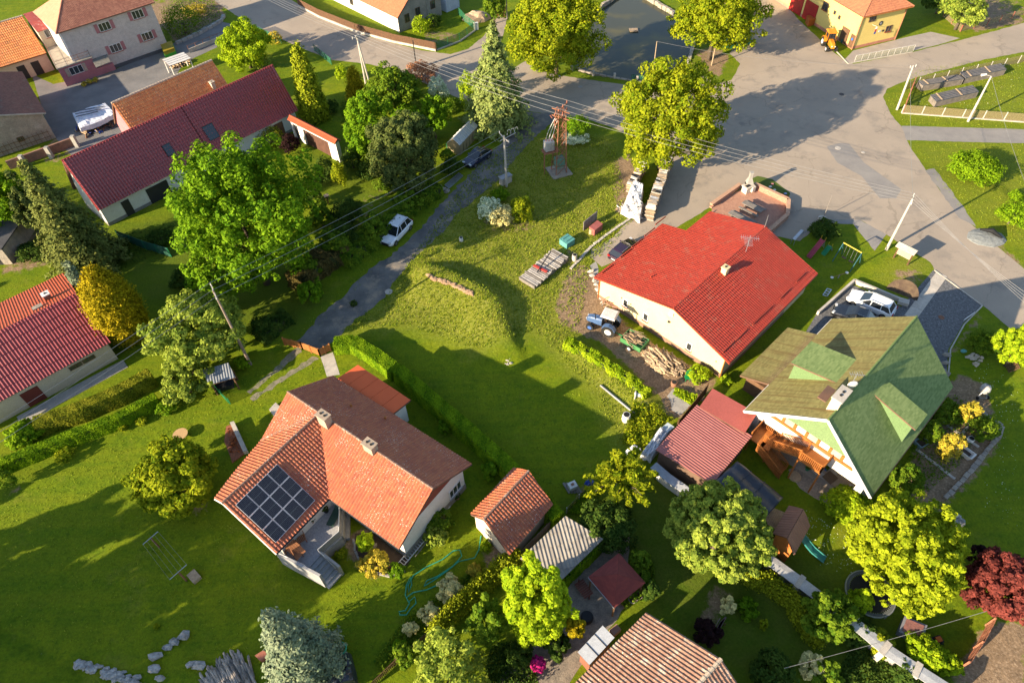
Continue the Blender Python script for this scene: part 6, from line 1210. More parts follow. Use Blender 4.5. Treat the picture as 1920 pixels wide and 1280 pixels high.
# log pile
def logpile(label,poly,n,h,L,r,seed,cat='log pile',name='log_pile',mm=None,sg=.45):
    P=[G(x,y)for x,y in poly];c=sum(P,Vector())/len(P);t=thing(name,label,cat,c);rn=random.Random(seed);dists=[]
    xs=[p.x for p in P];ys=[p.y for p in P];k=0
    base=[MB().path([(-.5,0,0),(0,.04,0),(.5,0,0)],[1,.95,1.03],7).build('log',m_,t,local=True)for m_ in(mm or(logm,barkl,woodp))]
    for b_ in base:b_.location=(0,0,-.5);b_.scale=(.3,.05,.05)
    while k<n:
        x,y=rn.uniform(min(xs),max(xs)),rn.uniform(min(ys),max(ys));d=float(sdist(np.array([x]),np.array([y]),[(p.x,p.y)for p in P])[0])
        if d>0:continue
        z=min(h,h*(-d)/1.0)*rn.uniform(.2,1)+r;o=base[k%len(base)]if k<len(base)else base[k%len(base)].copy()
        if k>=len(base):COL.objects.link(o)
        o.parent=t;rr=r*rn.uniform(.7,1.3);o.location=Vector((x,y,z))-c;o.rotation_euler=(rn.uniform(0,3),rn.uniform(-.14,.16),rn.gauss(-.9,sg));o.scale=(L*rn.uniform(.7,1.2),rr,rr);k+=1
    return t
logpile('loose heap of sawn logs against the cream house wall',[(1204,654),(1222,648),(1262,668),(1288,688),(1275,702),(1240,702),(1212,678)],230,.9,.95,.085,5)
# stacked firewood beneath the linden, with plastic sheets
def woodstack(label,a,b,wd,h,seed,rows=9,L=.5,name='firewood_stack',lean=0):
    p,q=G(*a),G(*b);t=thing(name,label,'firewood',p);d=(q-p);s=Vector((-d.y,d.x,0)).normalized();n=int(d.length/.17);rn=random.Random(seed);MB().par(p-s*wd*.46+d*.01-Vector((0,0,.1)),d*.98,s*wd*.92,Vector((0,0,h*.93+.1))).build('inner_logs',barkl,t)
    base=MB().path([(0,-.5,0),(0,.5,0)],1,6).build('split_log',MATS['weathered_log'],t,local=True);first=True;b2=MB().path([(0,-.5,0),(0,.5,0)],1,6).build('split_log',woodp,t,local=True);fs=0
    tot=0;rowsz=h/rows;spots=[]
    for i in range(n): 
        spots.append((i,rows-.5+rn.uniform(-.1,.7),rn.uniform(-.05,.05)))
    for i in range(0,n,1):
        for j in range(rows-1):
            if(i+j)%3==0:spots.append((i,j+.5,rn.uniform(-.06,.06)))
    rn.shuffle(spots);spots=sorted(spots,key=lambda z:-z[1])[:290]
    for k,(i,j,o_)in enumerate(spots):
        src=base if k%2 else b2;o=src if k<2 else src.copy()
        if k>=2:COL.objects.link(o);o.parent=t
        c=p+d*((i+.5)/n)+Vector((0,0,j*rowsz))+s*o_-p;r_=rn.uniform(.07,.105);o.location=c;o.rotation_euler=(rn.uniform(-.05,.05),0,math.atan2(s.y,s.x)-math.pi/2+rn.uniform(-.08,.08));o.scale=(r_,wd*rn.uniform(.95,1.08),r_)
    for k in range(int(n*.55)):
        c=p+d*(rn.uniform(.02,.98))+Vector((0,0,h+rn.uniform(.0,.1)));MB().box(c,(rn.uniform(.25,.5),wd*rn.uniform(.8,1.1),.05),math.atan2(s.y,s.x)-math.pi/2+rn.uniform(-.3,.3),rn.uniform(-.12,.12)).build('cover_piece',[wfr,MATS['weathered_log'],dkm,tarpw][k%4],t)
    return t
woodstack('long high stack of split firewood under the linden',(1216,414),(1252,312),1.1,1.75,3)
woodstack('shorter rough stack of old wood left of the long firewood stack',(1180,362),(1205,318),1.0,1.1,8,6)
def tarp(label,poly,zs,m,name='tarpaulin',cat='tarpaulin',seed=1,n=14,sag=.12,drape=.5,group=None,rough=.10,side=None):
    """crumpled sheet over a heap: grid between four corners with folds, edges hanging down"""
    P=[G(x,y,z)for(x,y),z in zip(poly,zs)];rng=np.random.default_rng(seed);V=[];F=[];m_=n+1
    for i in range(m_):
        for j in range(m_):
            u_,v_=i/n,j/n;uu,vv=min(1,max(0,(u_-.12)/.76)),min(1,max(0,(v_-.12)/.76));q=(P[0].lerp(P[1],uu)).lerp(P[3].lerp(P[2],uu),vv);e=min(u_,v_,1-u_,1-v_)/.12
            q=Vector(q);q.z+=rough*(math.sin(u_*9+v_*5+seed)+math.sin(v_*13-u_*4))*.5+float(rng.normal(0,rough*.35))-sag*math.sin(math.pi*uu)*math.sin(math.pi*vv)*-1
            if e<1:c=sum(P,Vector())/4;dd=Vector((q.x-c.x,q.y-c.y,0)).normalized();q+=dd*(1-e)*.12;q.z-=drape*(1-e)
            V.append(q)
    for i in range(n):
        for j in range(n):F.append((i*m_+j,(i+1)*m_+j,(i+1)*m_+j+1,i*m_+j+1))
    c=sum(P,Vector())/4;t=thing(name,label,cat,(c.x,c.y,0),group=group);o=MB().add(V,F).build('sheet',m,t,smooth=False);sm=o.modifiers.new('thickness','SOLIDIFY');sm.thickness=.02;return t
mt_bl=mat('black_white_plastic',(.60,.58,.58),(.48,.47,.47),2,.35,.5,5,c3=(.04,.04,.045),s3=2.2,t3=.56)
tarp('white plastic sheet over the near end of the rough wood stack',[(1176,368),(1188,336),(1206,346),(1202,378)],[1.2,1.4,1.5,1.3],tarpw,seed=3,drape=.9,rough=.14)
tarp('crumpled black and white plastic covering the stack end',[(1166,392),(1176,366),(1206,378),(1200,408)],[.7,1.2,1.3,.9],mt_bl,seed=5,drape=.7,rough=.16)
logpile('scrap boards and battens sticking out under the plastic',[(1160,390),(1172,384),(1204,404),(1198,414),(1166,402)],26,.4,1.3,.06,9,'scrap wood','scrap_wood',(wfr,woodp,woodg))
# pile of long corrugated boards
t=thing('board_pile','neat pile of grey roofing boards lying on the meadow','boards',G(1020,508));A_,B_,C_=G(972,520,.5),G(1002,538,.5),G(1068,482,.5);e1=(B_-A_);e2=(C_-B_);e2=e2*1.0;n=22
MB().par(A_-Vector((0,0,.5))+e2*.02,e1*.96,e2*.96,Vector((0,0,.42))).build('pile_base',woodg,t)
for i in range(n):MB().par(A_+e2*(i/n)+Vector((0,0,-.06+random.uniform(0,.06)))+e1*random.uniform(-.05,.05),e1*random.uniform(.95,1.05),e2*(.62/n),Vector((0,0,.07))).build('board',mat('pale_board',(.50,.46,.42),(.36,.33,.3),2,.7,.2,9)if i%4 else woodg,t)
tag(MB().beam(A_+e2*.4+e1*.05+Vector((0,0,.12)),A_+e2*.42+e1*.85+Vector((0,0,.16)),.28,.12).build('red_beam',mat('red_paint',(.42,.05,.04),rough=.6)),'red beam lying across the grey roofing boards','beam')
tag(MB().beam(A_+e2*.30+e1*.5+Vector((0,0,.15)),A_+e2*.78+e1*.30+Vector((0,0,.9)),.10).build('pole_piece',dkm),'dark pole leaning over the grey roofing boards','pole')
def crate(name,label,cat,corners,h,m,lid=None,slats=0,z0=0):
    P=[G(x,y,z0+h)for x,y in corners];P=[P[0],P[1],P[2],P[0]+P[2]-P[1]];c=sum(P,Vector())/4;t=thing(name,label,cat,(c.x,c.y,z0));e1,e2=P[1]-P[0],P[3]-P[0];o=P[0]-Vector((0,0,h));tk=.05
    if not slats:
        MB().par(o,e1,e2,Vector((0,0,h-.06))).build('body',m,t)
    else:
        a1,a2=e1.normalized()*tk,e2.normalized()*tk
        for i in range(slats):
            z=Vector((0,0,h*i/slats));hh=Vector((0,0,h/slats*.86))
            for p,d,w_ in((o+z,e1,a2),(o+z+e2-a2,e1,a2),(o+z+a2,e2-2*a2,a1),(o+z+e1-a1+a2,e2-2*a2,a1)):MB().par(p,d,w_,hh).build('board',m,t)
        k=max(2,int(e1.length/.6))
        for i in range(k+1):
            for f in(0,1):MB().par(o+e1*(i/k)*.97+(e2+a2 if f else-a2),a1*1.5,a2 if 1 else a1,Vector((0,0,h))).build('batten',woodg,t)
    MB().par(P[0]-e1*.02-e2*.02-Vector((0,0,.05)),e1*1.04,e2*1.04,Vector((0,0,.06))).build('lid',lid or m,t)
    return t,P,e1,e2
crm=mat('crate_wood',(.25,.21,.18),(.17,.145,.125),2,.9,.4,10);lidm=mat('crate_lid',(.09,.095,.11),(.06,.065,.075),2,.6)
for lab,cs in(('dark wooden crate box nearest the road corner on the green island',[(1722,152),(1732,160),(1806,148)]),('wooden crate box behind the others by the road side fence',[(1802,135),(1812,146),(1886,130)]),('lower wooden crate box nearest the light grey pole',[(1746,178),(1757,190),(1834,172)])):
    t,P,e1,e2=crate('crate',lab,'crate',cs,.95,crm,lidm,5)
    L_,S_=(e1,e2)if e1.length>e2.length else(e2,e1)
    for f in(.1,.28,.5,.72,.9):MB().beam(P[0]+S_*f+Vector((0,0,.04)),P[0]+S_*f+L_+Vector((0,0,.04)),.07,.05).build('lid_rail',woodg,t)
    for f in(.12,.6):MB().beam(P[0]+L_*f+Vector((0,0,.1)),P[0]+L_*f+S_+Vector((0,0,.1)),.2,.06).build('crossbar',woodp,t)
turq=mat('turquoise',(.10,.30,.28),(.08,.24,.23),2,.6)
t,P,e1,e2=crate('fodder_tank','turquoise plastic box with raised rim on the meadow','box',[(1049,448),(1063,458),(1078,448)],.75,turq)
for f in(.25,.7):MB().beam(P[0]+e1*f+e2*.15+Vector((0,0,.05)),P[0]+e1*f+e2*.85+Vector((0,0,.05)),.1,.06).build('rim_bar',turq,t)
crate('red_box','dull red box behind the wooden board on the meadow','box',[(1105,425),(1115,432),(1130,420)],.85,mat('dull_red',(.33,.10,.09),(.28,.08,.07),2,.7))
tag(MB().par(G(1093,432),G(1118,412)-G(1093,432),Vector((.05,-.06,0)),Vector((0,0,1.3))).build('board_screen',woodg),'upright grey board screen in front of the dull red box','board')
tag(MB().tube(G(1108,438),G(1108,438)+Vector((0,0,.7)),.26,.24,10).build('stump',woodp),'upright log section beside the dull red box','log')
def barrel(name,label,px,py,r,h,m,cat='barrel',z=0,open_=True,hoop=True):
    c=G(px,py,z);t=thing(name,label,cat,c);b=MB().path([c,c+Vector((0,0,h*.3)),c+Vector((0,0,h*.7)),c+Vector((0,0,h))],[r*.93,r*1.03,r*1.03,r*.93],14).build('body',m,t)
    if hoop:
        for f in(.3,.7):MB().tube(c+Vector((0,0,h*f-.02)),c+Vector((0,0,h*f+.02)),r*1.07,r*1.07,14).build('hoop',m,t)
    if open_:MB().tube(c+Vector((0,0,h)),c+Vector((0,0,h+.01)),r*.78,r*.78,12).build('opening',blk,t)
    return t
barrel('barrel','grey barrel beside the pile of roofing boards',1077,488,.28,.85,m_conc);barrel('concrete_drum','pale concrete drum at the edge of the big lawn',1173,788,.36,.95,wfr);barrel('white_bucket','white bucket standing alone on the meadow near the lane',865,452,.22,.55,wfr,'bucket')
barrel('tub','brown pot by the green garden chair',1263,722,.3,.5,mat('terracotta',(.30,.15,.09)),'pot');barrel('waste_barrel','black barrel among the pale yard gravel beside the yellow globe',1100,1160,.45,.6,blk,'barrel')
t=thing('cable_drum','white cable drum lying on its side in the bushes by the lawn','cable drum',G(1197,738));c=G(1197,738,.45)
for k in(-.35,.3):MB().tube(c+Vector((k,-.1,0)),c+Vector((k+.07,-.12,0)),.45,.45,16).build('flange',wfr,t)
MB().tube(c+Vector((-.35,-.1,0)),c+Vector((.3,-.1,0)),.25,.25,12).build('core',wfr,t)
tag(MB().path([G(1126,722,.15),G(1150,742,.15),G(1172,760,.15),G(1190,775,.15)],[.12,.12,.12,.12],5).build('edge_beam',mat('grey_beam',(.28,.28,.29))),'long grey beam lying between lawn and low hedge','beam')
t=thing('garden_chair','green plastic garden chair by the cream house corner','chair',G(1288,712));c=G(1288,712);gp_=mat('chair_green',(.01,.25,.08),rough=.4)
MB().box(c+Vector((0,0,.42)),(.5,.5,.05)).build('seat',gp_,t);MB().box(c+Vector((.1,.25,.8)),(.5,.05,.7),.2).build('backrest',gp_,t)
for x in(-.2,.2):
    for y in(-.2,.2):MB().beam(c+Vector((x,y,0)),c+Vector((x,y,.42)),.04).build('leg',gp_,t)
# old farm tools by the wall
t=thing('hay_rake','rusty old farm implement with a wheel against the cream wall','farm implement',G(1138,572));c=G(1140,574);rust=mat('rust',(.25,.12,.07),(.17,.08,.05),4,.9,.4,14)
m_=MB();N_=18
for i in range(N_):a0,a1=6.283*i/N_,6.283*(i+1)/N_;m_.beam(c+Vector((math.cos(a0)*.55,math.sin(a0)*.2,.6+math.sin(a0)*.55)),c+Vector((math.cos(a1)*.55,math.sin(a1)*.2,.6+math.sin(a1)*.55)),.05)
m_.build('wheel',rust,t)
for i in range(9):p=c+Vector((random.uniform(-.9,.5),random.uniform(-.6,.3),random.uniform(.1,.6)));MB().beam(p,p+Vector((random.uniform(.3,1.1),random.uniform(-.6,.4),random.uniform(-.1,.3))),.09,.05).build('bar',rust if i%2 else woodp,t)

# ---- poles, wires, transformer tower
conc_p=mat('pole_concrete',(.46,.42,.37),(.38,.35,.31),2,.85,.3,10)
TOPS={}
def pole(key,label,base,top,m,r=.15,arm=1.8,az=0,name='power_pole',ins=3,rt=.09,strut=None,lamp=False):
    c=G(*base);h=hgt_at(base,top);r_=np.array([top[0]-960,top[1]-640,FPX]);tp=G(top[0],top[1],h);tp=c.lerp(Vector((tp.x,tp.y,0)),.5);tp=Vector((tp.x,tp.y,h));t=thing(name,label,'pole',c)
    MB().tube(c-Vector((0,0,.3)),tp,r,rt,8).build('shaft',m,t);d=pol(az);pts=[]
    if arm:
        MB().beam(tp-d*arm/2-Vector((0,0,.25)),tp+d*arm/2-Vector((0,0,.25)),.09).build('crossarm',conc_p if m is not bark else woodg,t)
        for i in range(ins):
            p=tp+d*arm*((i/(ins-1))-.5)*.95;MB().tube(p-Vector((0,0,.2)),p+Vector((0,0,.08)),.05,.035,8).build('insulator',wfr,t);pts.append(p+Vector((0,0,.08)))
        MB().beam(tp-d*arm*.35-Vector((0,0,.25)),tp-Vector((0,0,.9)),.04).build('brace',zinc,t);MB().beam(tp+d*arm*.35-Vector((0,0,.25)),tp-Vector((0,0,.9)),.04).build('brace',zinc,t)
    else:pts=[tp]
    if strut:MB().tube(G(*strut),tp-Vector((0,0,1.2)),r*.8,rt,8).build('strut',m,t)
    TOPS[key]=pts;return t,tp
pole('L','weathered wooden pole with crossarm rising from the pale rowan',(470,683),(398,545),mat('pole_wood',(.26,.20,.16),(.19,.145,.115),2,.9,.4,10),.17,2.2,118,ins=3)
t,tp=pole('M','concrete pole with lattice crossarm beside the lane and a cabinet',(950,350),(944,255),conc_p,.16,2.4,118,ins=3,rt=.11)
MB().beam(tp+pol(28)*-.6-Vector((0,0,.5)),tp+pol(28)*1.6-Vector((0,0,.1)),.08).build('side_arm',zinc,t)
for i in range(3):p=tp+pol(28)*(.4+.5*i);MB().path([p,p+Vector((.1,.1,.55)),p+Vector((.35,.2,.6)),p+Vector((.45,.25,.2))],.025,5).build('jumper_loop',wfr,t)
for i in range(12):z=1.6+i*.42;MB().beam(tp*0+Vector((tp.x+.12,tp.y,z)),Vector((tp.x+.38,tp.y-.05,z)),.03).build('rung',zinc,t)
pole('U','roadside double pole with insulators left of the fir',(686,158),(670,66),conc_p,.17,1.8,48,ins=4,rt=.12,strut=(694,160))
pole('U2','thin dark telegraph pole in front of the pink flowering bush',(781,128),(774,76),mat('pole_dark',(.16,.13,.11)),.10,0,rt=.07)
pole('R','pale concrete pole with insulator head at the playground corner',(1662,468),(1713,372),conc_p,.17,1.7,59,ins=4,rt=.10)
pole('R1','grey pole with insulators at the tip of the green island',(1682,206),(1708,122),conc_p,.17,.8,10,ins=2,rt=.12)
t,tp=pole('R2','pale leaning concrete pole with white lamp head on the green island',(1815,228),(1858,143),conc_p,.17,0,rt=.10)
MB().beam(tp,tp-Vector((.9,-.1,-.2)),.06).build('lamp_arm',conc_p,t);MB().tube(tp-Vector((1.3,-.1,-.15)),tp-Vector((.7,-.1,-.22)),.16,.12,10).build('lamp_head',wfr,t)
pole('P1','thin wooden pole standing at the near edge of the pond',(1222,156),(1231,78),woodp,.09,0,rt=.06)
pole('P2','thin tall pale pole between pond and asphalt under the linden',(1334,123),(1362,4),woodp,.10,0,rt=.05)
pole('P3','wooden pole cut by the top edge beside the pond linden',(951,36),(949,0),woodg,.12,0,rt=.09)
pole('P4','thin wire stay pole with round base on the asphalt near the playground',(1544,408),(1561,366),woodg,.05,0,rt=.03)
tag(MB().tube(G(1541,411),G(1541,411)+Vector((0,0,.25)),.5,.45,14).build('ground_weight',m_conc),'round concrete base of the thin pole near the playground','pole foot')
# street lamp in front of the linden
t=thing('street_lamp','small white street lamp head between the road and the linden','street lamp',G(1180,232));c=G(1180,232);h=hgt_at((1180,232),(1178,188));MB().tube(c,Vector((c.x,c.y,h)),.07,.05,8).build('post',zinc,t);MB().tube((c.x-.1,c.y,h),(c.x-.9,c.y+.4,h+.15),.10,.16,8).build('lamp_head',wfr,t)
# transformer tower (rusty lattice)
t=thing('transformer_tower','rusty lattice transformer tower with grey transformer and green cabinet','transformer',G(1048,322));c=G(1048,322);h=hgt_at((1048,322),(1045,205));s0=.75;s1=.45;rst=mat('rust_red',(.30,.13,.075),(.22,.09,.05),3,.9,.3,12)
def cr(i,z):k=s0+(s1-s0)*z/h;a=math.radians(45+90*i+20);return Vector((c.x+math.cos(a)*k*1.4,c.y+math.sin(a)*k*1.4,z))
MB().box((c.x,c.y,.06),(2.7,2.7,.16),math.radians(20)).build('base_slab',m_stone,t)
for i in range(4):MB().beam(cr(i,0),cr(i,h),.10).build('leg',rst,t)
lv=7
for k in range(lv):
    z0_,z1_=h*k/lv,h*(k+1)/lv;m_=MB()
    for i in range(4):m_.beam(cr(i,z0_),cr((i+1)%4,z1_),.05);m_.beam(cr(i,z1_),cr((i+1)%4,z1_),.05)
    m_.build('lattice',rst,t)
MB().box((c.x,c.y,1.5),(1.15,.9,1.3),math.radians(20)).build('cabinet',mat('cabinet_green',(.13,.26,.20),(.1,.2,.16),2,.7),t)
tf=MB().box((c.x-1.35,c.y+.1,3.9),(1.15,.9,1.2),math.radians(20)).build('transformer',mat('transformer_grey',(.46,.45,.42),(.38,.37,.35),2,.6),t)
for i in range(5):MB().box((c.x-1.35+(i-2)*.22,c.y-.42,3.9),(.05,.18,.95),math.radians(20)).build('cooling_fin',MATS['transformer_grey'],tf)
MB().box((c.x-1.2,c.y,3.2),(2.0,1.3,.08),math.radians(20)).build('platform',rst,t)
for p in((-1.9,-.5),(-1.9,.5)):MB().beam((c.x+p[0],c.y+p[1],0),(c.x+p[0],c.y+p[1],3.2),.08).build('support',rst,t)
for i in range(3):p=Vector((c.x-1.7+i*.35,c.y+.1,4.5));MB().tube(p,p+Vector((0,0,.35)),.06,.04,8).build('bushing',mat('bushing',(.3,.1,.07)),t);MB().path([p+Vector((0,0,.35)),p+Vector((.3,.1,1.4)),Vector((c.x-.7+i*.2,c.y,h-1.2))],.035,5).build('cable',wfr,t)
tw=[]
for k,z in enumerate((h,h-.9)):
    MB().beam((c.x-.9,c.y-1.5,z),(c.x+.9,c.y+1.5,z),.12).build('crossarm',rst,t);MB().beam((c.x-1.0,c.y+.7,z-.2),(c.x+1.0,c.y-.7,z-.2),.1).build('crossarm',rst,t)
    for i in range(4):p=Vector((c.x-.84+i*.56,c.y-1.4+i*.93,z));MB().tube(p,p+Vector((0,0,.35)),.08,.05,8).build('insulator',mat('insulator_brown',(.33,.12,.08)),t);tw.append(p+Vector((0,0,.35)))
for i in range(8):p=Vector((c.x+random.uniform(-1.3,.8),c.y+random.uniform(-.7,.7),h-random.uniform(.3,1.8)));MB().tube(p,p+Vector((random.uniform(-.3,.3),0,.35)),.07,.05,7).build('insulator',MATS['insulator_brown'],t)
wirem=mat('wire',(.30,.29,.28),rough=.4,metal=.4)
def wire(label,a,b,sag=.6,r=.014,group=None,n=14):
    a,b=Vector(a),Vector(b);P=[a.lerp(b,i/n)-Vector((0,0,4*sag*(i/n)*(1-i/n)))for i in range(n+1)];o=MB().path(P,r,4).build('power_line',wirem);tag(o,label,'cable',group);return o
far=pol(208)*45
dL=(TOPS['L'][1]-TOPS['M'][1]);dL.z=0;dL.normalize()
for i,nm in enumerate(('upper','middle','lower')):
    wire(f'{nm} of the three wires between the wooden pole and the concrete lane pole',TOPS['M'][2-i],TOPS['L'][2-i]if 1 else 0,.5,.02,'wires between lane poles');wire(f'{nm} of the three wires from the wooden pole across the crimson garage',TOPS['L'][2-i],TOPS['L'][2-i]+dL*45-Vector((0,0,.5)),.7,.02,'wires over the crimson garage')
nmz=('first','second','third','fourth')
tail=TOPS['U'][0]+(TOPS['U'][0]-tw[0]).normalized()*50;tail.z=TOPS['U'][0].z
for i in range(4):
    wire(f'{nmz[i]} wire of the bundle from the roadside double pole to the transformer tower',TOPS['U'][i],tw[i],.5,.02,'wires to the transformer tower');wire(f'{nmz[i]} wire from the transformer tower over the linden to the playground pole',tw[i],TOPS['R'][i],.5,.02,'wires over the linden')
    wire(f'{nmz[i]} wire above the main road towards the top left corner',TOPS['U'][i],Vector((G(455+i*8,-25,7).x,G(455+i*8,-25,7).y,7)),.4,.02,'wires above the main road');wire(f'{nmz[i]} wire from the playground pole to the lower right corner',TOPS['R'][i],Vector((G(1960,575+i*9,6.5).x,G(1960,575+i*9,6.5).y,6.5)),.3,.02,'wires at the lower right road')
wire('single dark wire from the island tip pole to the playground pole',TOPS['R1'][0],TOPS['R'][1],.4,.018);wire('single wire from the lamp pole down the right edge',TOPS['R2'][0],G(1945,400,6),.4,.02);wire('single wire across the asphalt from the pond pole to the island tip pole',TOPS['P1'][0],TOPS['R1'][0],1.0,.016)
wire('wire hanging over the garden wall at the lower right',G(1470,1252,3.5),G(1850,1145,5),.3,.016)
# cabinet by the concrete pole
t=thing('kiosk','pale transformer cabinet at the foot of the concrete lane pole','cabinet',G(946,348));c=G(948,343);MB().box((c.x,c.y,.5),(1.5,.7,1.0),math.radians(35)).build('body',m_conc,t);MB().box((c.x,c.y,1.03),(1.65,.85,.08),math.radians(35)).build('lid',mat('kiosk_lid',(.3,.31,.33)),t)

# ---- fences
def post_rail_fence(label,pts,h,sp,pm,panel=None,pw=.09,name='fence',rails=(),rm=None,ph=None,kerb=None,tops=None,pz=.05,boards=None,cat='fence',group=None):
    P=[G(x,y)for x,y in pts];t=thing(name,label,cat,P[0],group=group)
    for i in range(len(P)-1):
        a,b=P[i],P[i+1];L_=(b-a).length;n=max(1,round(L_/sp));d=(b-a)/n
        for k in range(n+(i==len(P)-2)):c=a+d*k;MB().beam(c-Vector((0,0,.2)),c+Vector((0,0,h)),pw).build('post',pm,t)
        for z in rails:MB().beam(a+Vector((0,0,z)),b+Vector((0,0,z)),.05,.07).build('rail',rm or pm,t)
        if kerb:MB().par(a-Vector((0,0,.1)),b-a,(b-a).normalized().cross(Vector((0,0,1)))*.2,Vector((0,0,kerb[0]+.1))).build('footing',kerb[1],t)
        if panel:
            for k in range(n):c=a+d*k;s_=d.normalized().cross(Vector((0,0,1)))*.03;MB().par(c+d.normalized()*.06+Vector((0,0,pz)),d-d.normalized()*.12,s_,Vector((0,0,(ph or h)-pz-.03))).build('panel',panel,t)
        if boards:
            bw,gap,bm_,z0_,z1_=boards;nb=int(L_/(bw+gap));m_=MB();u_=(b-a).normalized();s_=u_.cross(Vector((0,0,1)))
            for k in range(nb):c=a+u_*(k*(bw+gap));m_.par(c+Vector((0,0,z0_))+s_*(.04+random.uniform(0,.015)),u_*bw,s_*.022,Vector((0,0,z1_-z0_+random.uniform(-.03,.03))))
            o=m_.build('board',bm_,t);o['kind']='stuff'
    return t
def meshmat(name,c,a):
    """fence mesh: thin wires with open squares between them"""
    m,n,b,L=_nodes(name);b.inputs['Base Color'].default_value=(*c,1);b.inputs['Roughness'].default_value=.6;b.inputs['Alpha'].default_value=a;return m
mg=meshmat('green_mesh',(.02,.13,.07),.42);mgw=meshmat('wire_mesh',(.28,.22,.12),.35)
wpost=mat('white_post',(.60,.57,.53),(.5,.47,.44),3,.7);brownb=mat('fence_brown',(.125,.062,.03),(.085,.045,.025),4,.8,.3,10)
post_rail_fence('white post wire fence in front of the crates on the green island',[(1690,212),(1960,232)],1.25,2.5,wpost,mgw,.09,kerb=(.12,m_conc))
post_rail_fence('white post wire fence along the road behind the crates',[(1695,170),(1720,160),(1800,142),(1960,108)],1.25,2.5,wpost,mgw,.09)
post_rail_fence('rusty red fence end beside the island tip pole',[(1692,212),(1712,160)],1.25,1.6,mat('fence_rust',(.35,.12,.08)),mgw,.1,rails=(.4,1.1))
post_rail_fence('brown vertical board fence on a pale kerb before the farmhouse',[(560,12),(600,33),(668,60),(740,80),(818,96)],1.35,2.6,brownb,None,.1,kerb=(.35,m_conc),rails=(.6,1.2),boards=(.13,.012,brownb,.36,1.45))
post_rail_fence('green wire mesh fence at the farmhouse garden corner',[(818,95),(862,78),(890,58)],1.4,2.0,grn,mg,.07,kerb=(.2,m_conc));post_rail_fence('green mesh fence behind the earth heap',[(890,56),(872,42),(860,28)],1.4,2.0,grn,mg,.07)
post_rail_fence('green mesh fence beside the left roadside garden',[(480,60),(528,82)],1.2,1.8,grn,mg,.06);post_rail_fence('green mesh fence along the road below the shadow',[(590,96),(622,122)],1.2,1.8,grn,mg,.06)
post_rail_fence('dark green screen fence under the leafy tree',[(225,448),(275,468),(322,482)],1.4,2.0,grn,mat('green_screen',(.02,.10,.07),(.015,.08,.055),2,.7),.07)
post_rail_fence('green mesh fence between greenhouse and lane',[(838,282),(868,284),(905,246),(925,228)],1.1,1.8,grn,mg,.05)
post_rail_fence('low glassy railing before the yellow building',[(1602,116),(1712,96)],1.0,1.2,wpost,meshmat('railing_mesh',(.42,.40,.30),.45),.05,rails=(.98,))
post_rail_fence('rusty post fence at the top right corner',[(1768,32),(1800,60),(1850,48),(1920,28)],1.1,3.0,mat('fence_rust',(.35,.12,.08)),mgw,.12)
post_rail_fence('dark picket fence at the bottom beside the thuja row',[(697,1288),(745,1242),(812,1184)],.95,2.0,brownb,None,.09,rails=(.3,.75),boards=(.07,.06,brownb,.05,.95))
post_rail_fence('weathered plank fence between thuja row and grey roofed shed',[(968,1052),(1052,968)],1.3,2.0,brownb,None,.09,rails=(.3,.9),boards=(.09,.03,woodg,.05,1.3))
post_rail_fence('reddish board fence at the bottom right corner',[(1800,1252),(1825,1215),(1848,1172)],1.5,2.2,mat('fence_red_brown',(.36,.15,.09),(.3,.12,.07),3,.8),None,.1,rails=(.3,1.2),boards=(.12,.015,mat('fence_red_brown',(.36,.15,.09)),.05,1.5))
post_rail_fence('wooden board fence left of the red flat lean-to roof',[(1268,805),(1322,738)],1.6,2.0,brownb,None,.1,rails=(.4,1.3),boards=(.13,.012,brownb,.05,1.6))
post_rail_fence('wire fence posts between round lawn corner and sheds',[(1062,962),(1108,912)],1.0,1.4,wpost,mgw,.07)
post_rail_fence('green picket panel below the small open shelter',[(402,725),(432,757)],.9,1.4,grn,None,.07,boards=(.05,.05,grn,.0,.9))
# garden wall with plates
t=thing('garden_wall','long concrete garden wall with pale sheet coping at the lower right','wall',G(1445,1050));pts=[(1442,1048),(1500,1090),(1555,1132),(1600,1165),(1660,1215),(1720,1255),(1790,1300)]
for i in range(len(pts)-1):
    a,b=G(*pts[i],1.4),G(*pts[i+1],1.4);d=(b-a).normalized();s=Vector((-d.y,d.x,0));L_=(b-a).length
    MB().par(a-s*.15-Vector((0,0,1.6)),d*L_,s*.3,Vector((0,0,1.55))).build('wall_panel',m_concd,t);MB().slab([a-s*.48,a+d*(L_-.02)-s*.48,a+d*(L_-.02),a],.05).build('coping_sheet',mat('zinc_pale',(.48,.48,.48),(.38,.38,.39),2,.55),t);MB().slab([a+Vector((0,0,.001)),a+d*(L_-.02)+Vector((0,0,.001)),a+d*(L_-.02)+s*.48-Vector((0,0,.06)),a+s*.48-Vector((0,0,.06))],.05).build('coping_sheet',MATS['zinc_pale'],t)
    MB().box((b.x,b.y,.72),(.4,1.15,1.5),math.atan2(d.y,d.x)).build('pier',m_conc,t)
t=thing('garden_wall','white garden wall with pale coping under the carport edge','wall',G(1230,880))
for(p,q)in(((1225,872),(1252,895)),((1252,895),(1290,922))):a,b=G(*p,1.2),G(*q,1.2);d=(b-a).normalized();s=Vector((-d.y,d.x,0));MB().par(a-s*.2-Vector((0,0,1.3)),b-a,s*.4,Vector((0,0,1.25))).build('wall_panel',wh,t);MB().par(a-s*.4,(b-a)*.99,s*.8,Vector((0,0,.06))).build('coping_sheet',MATS['pale_sheet'],t)
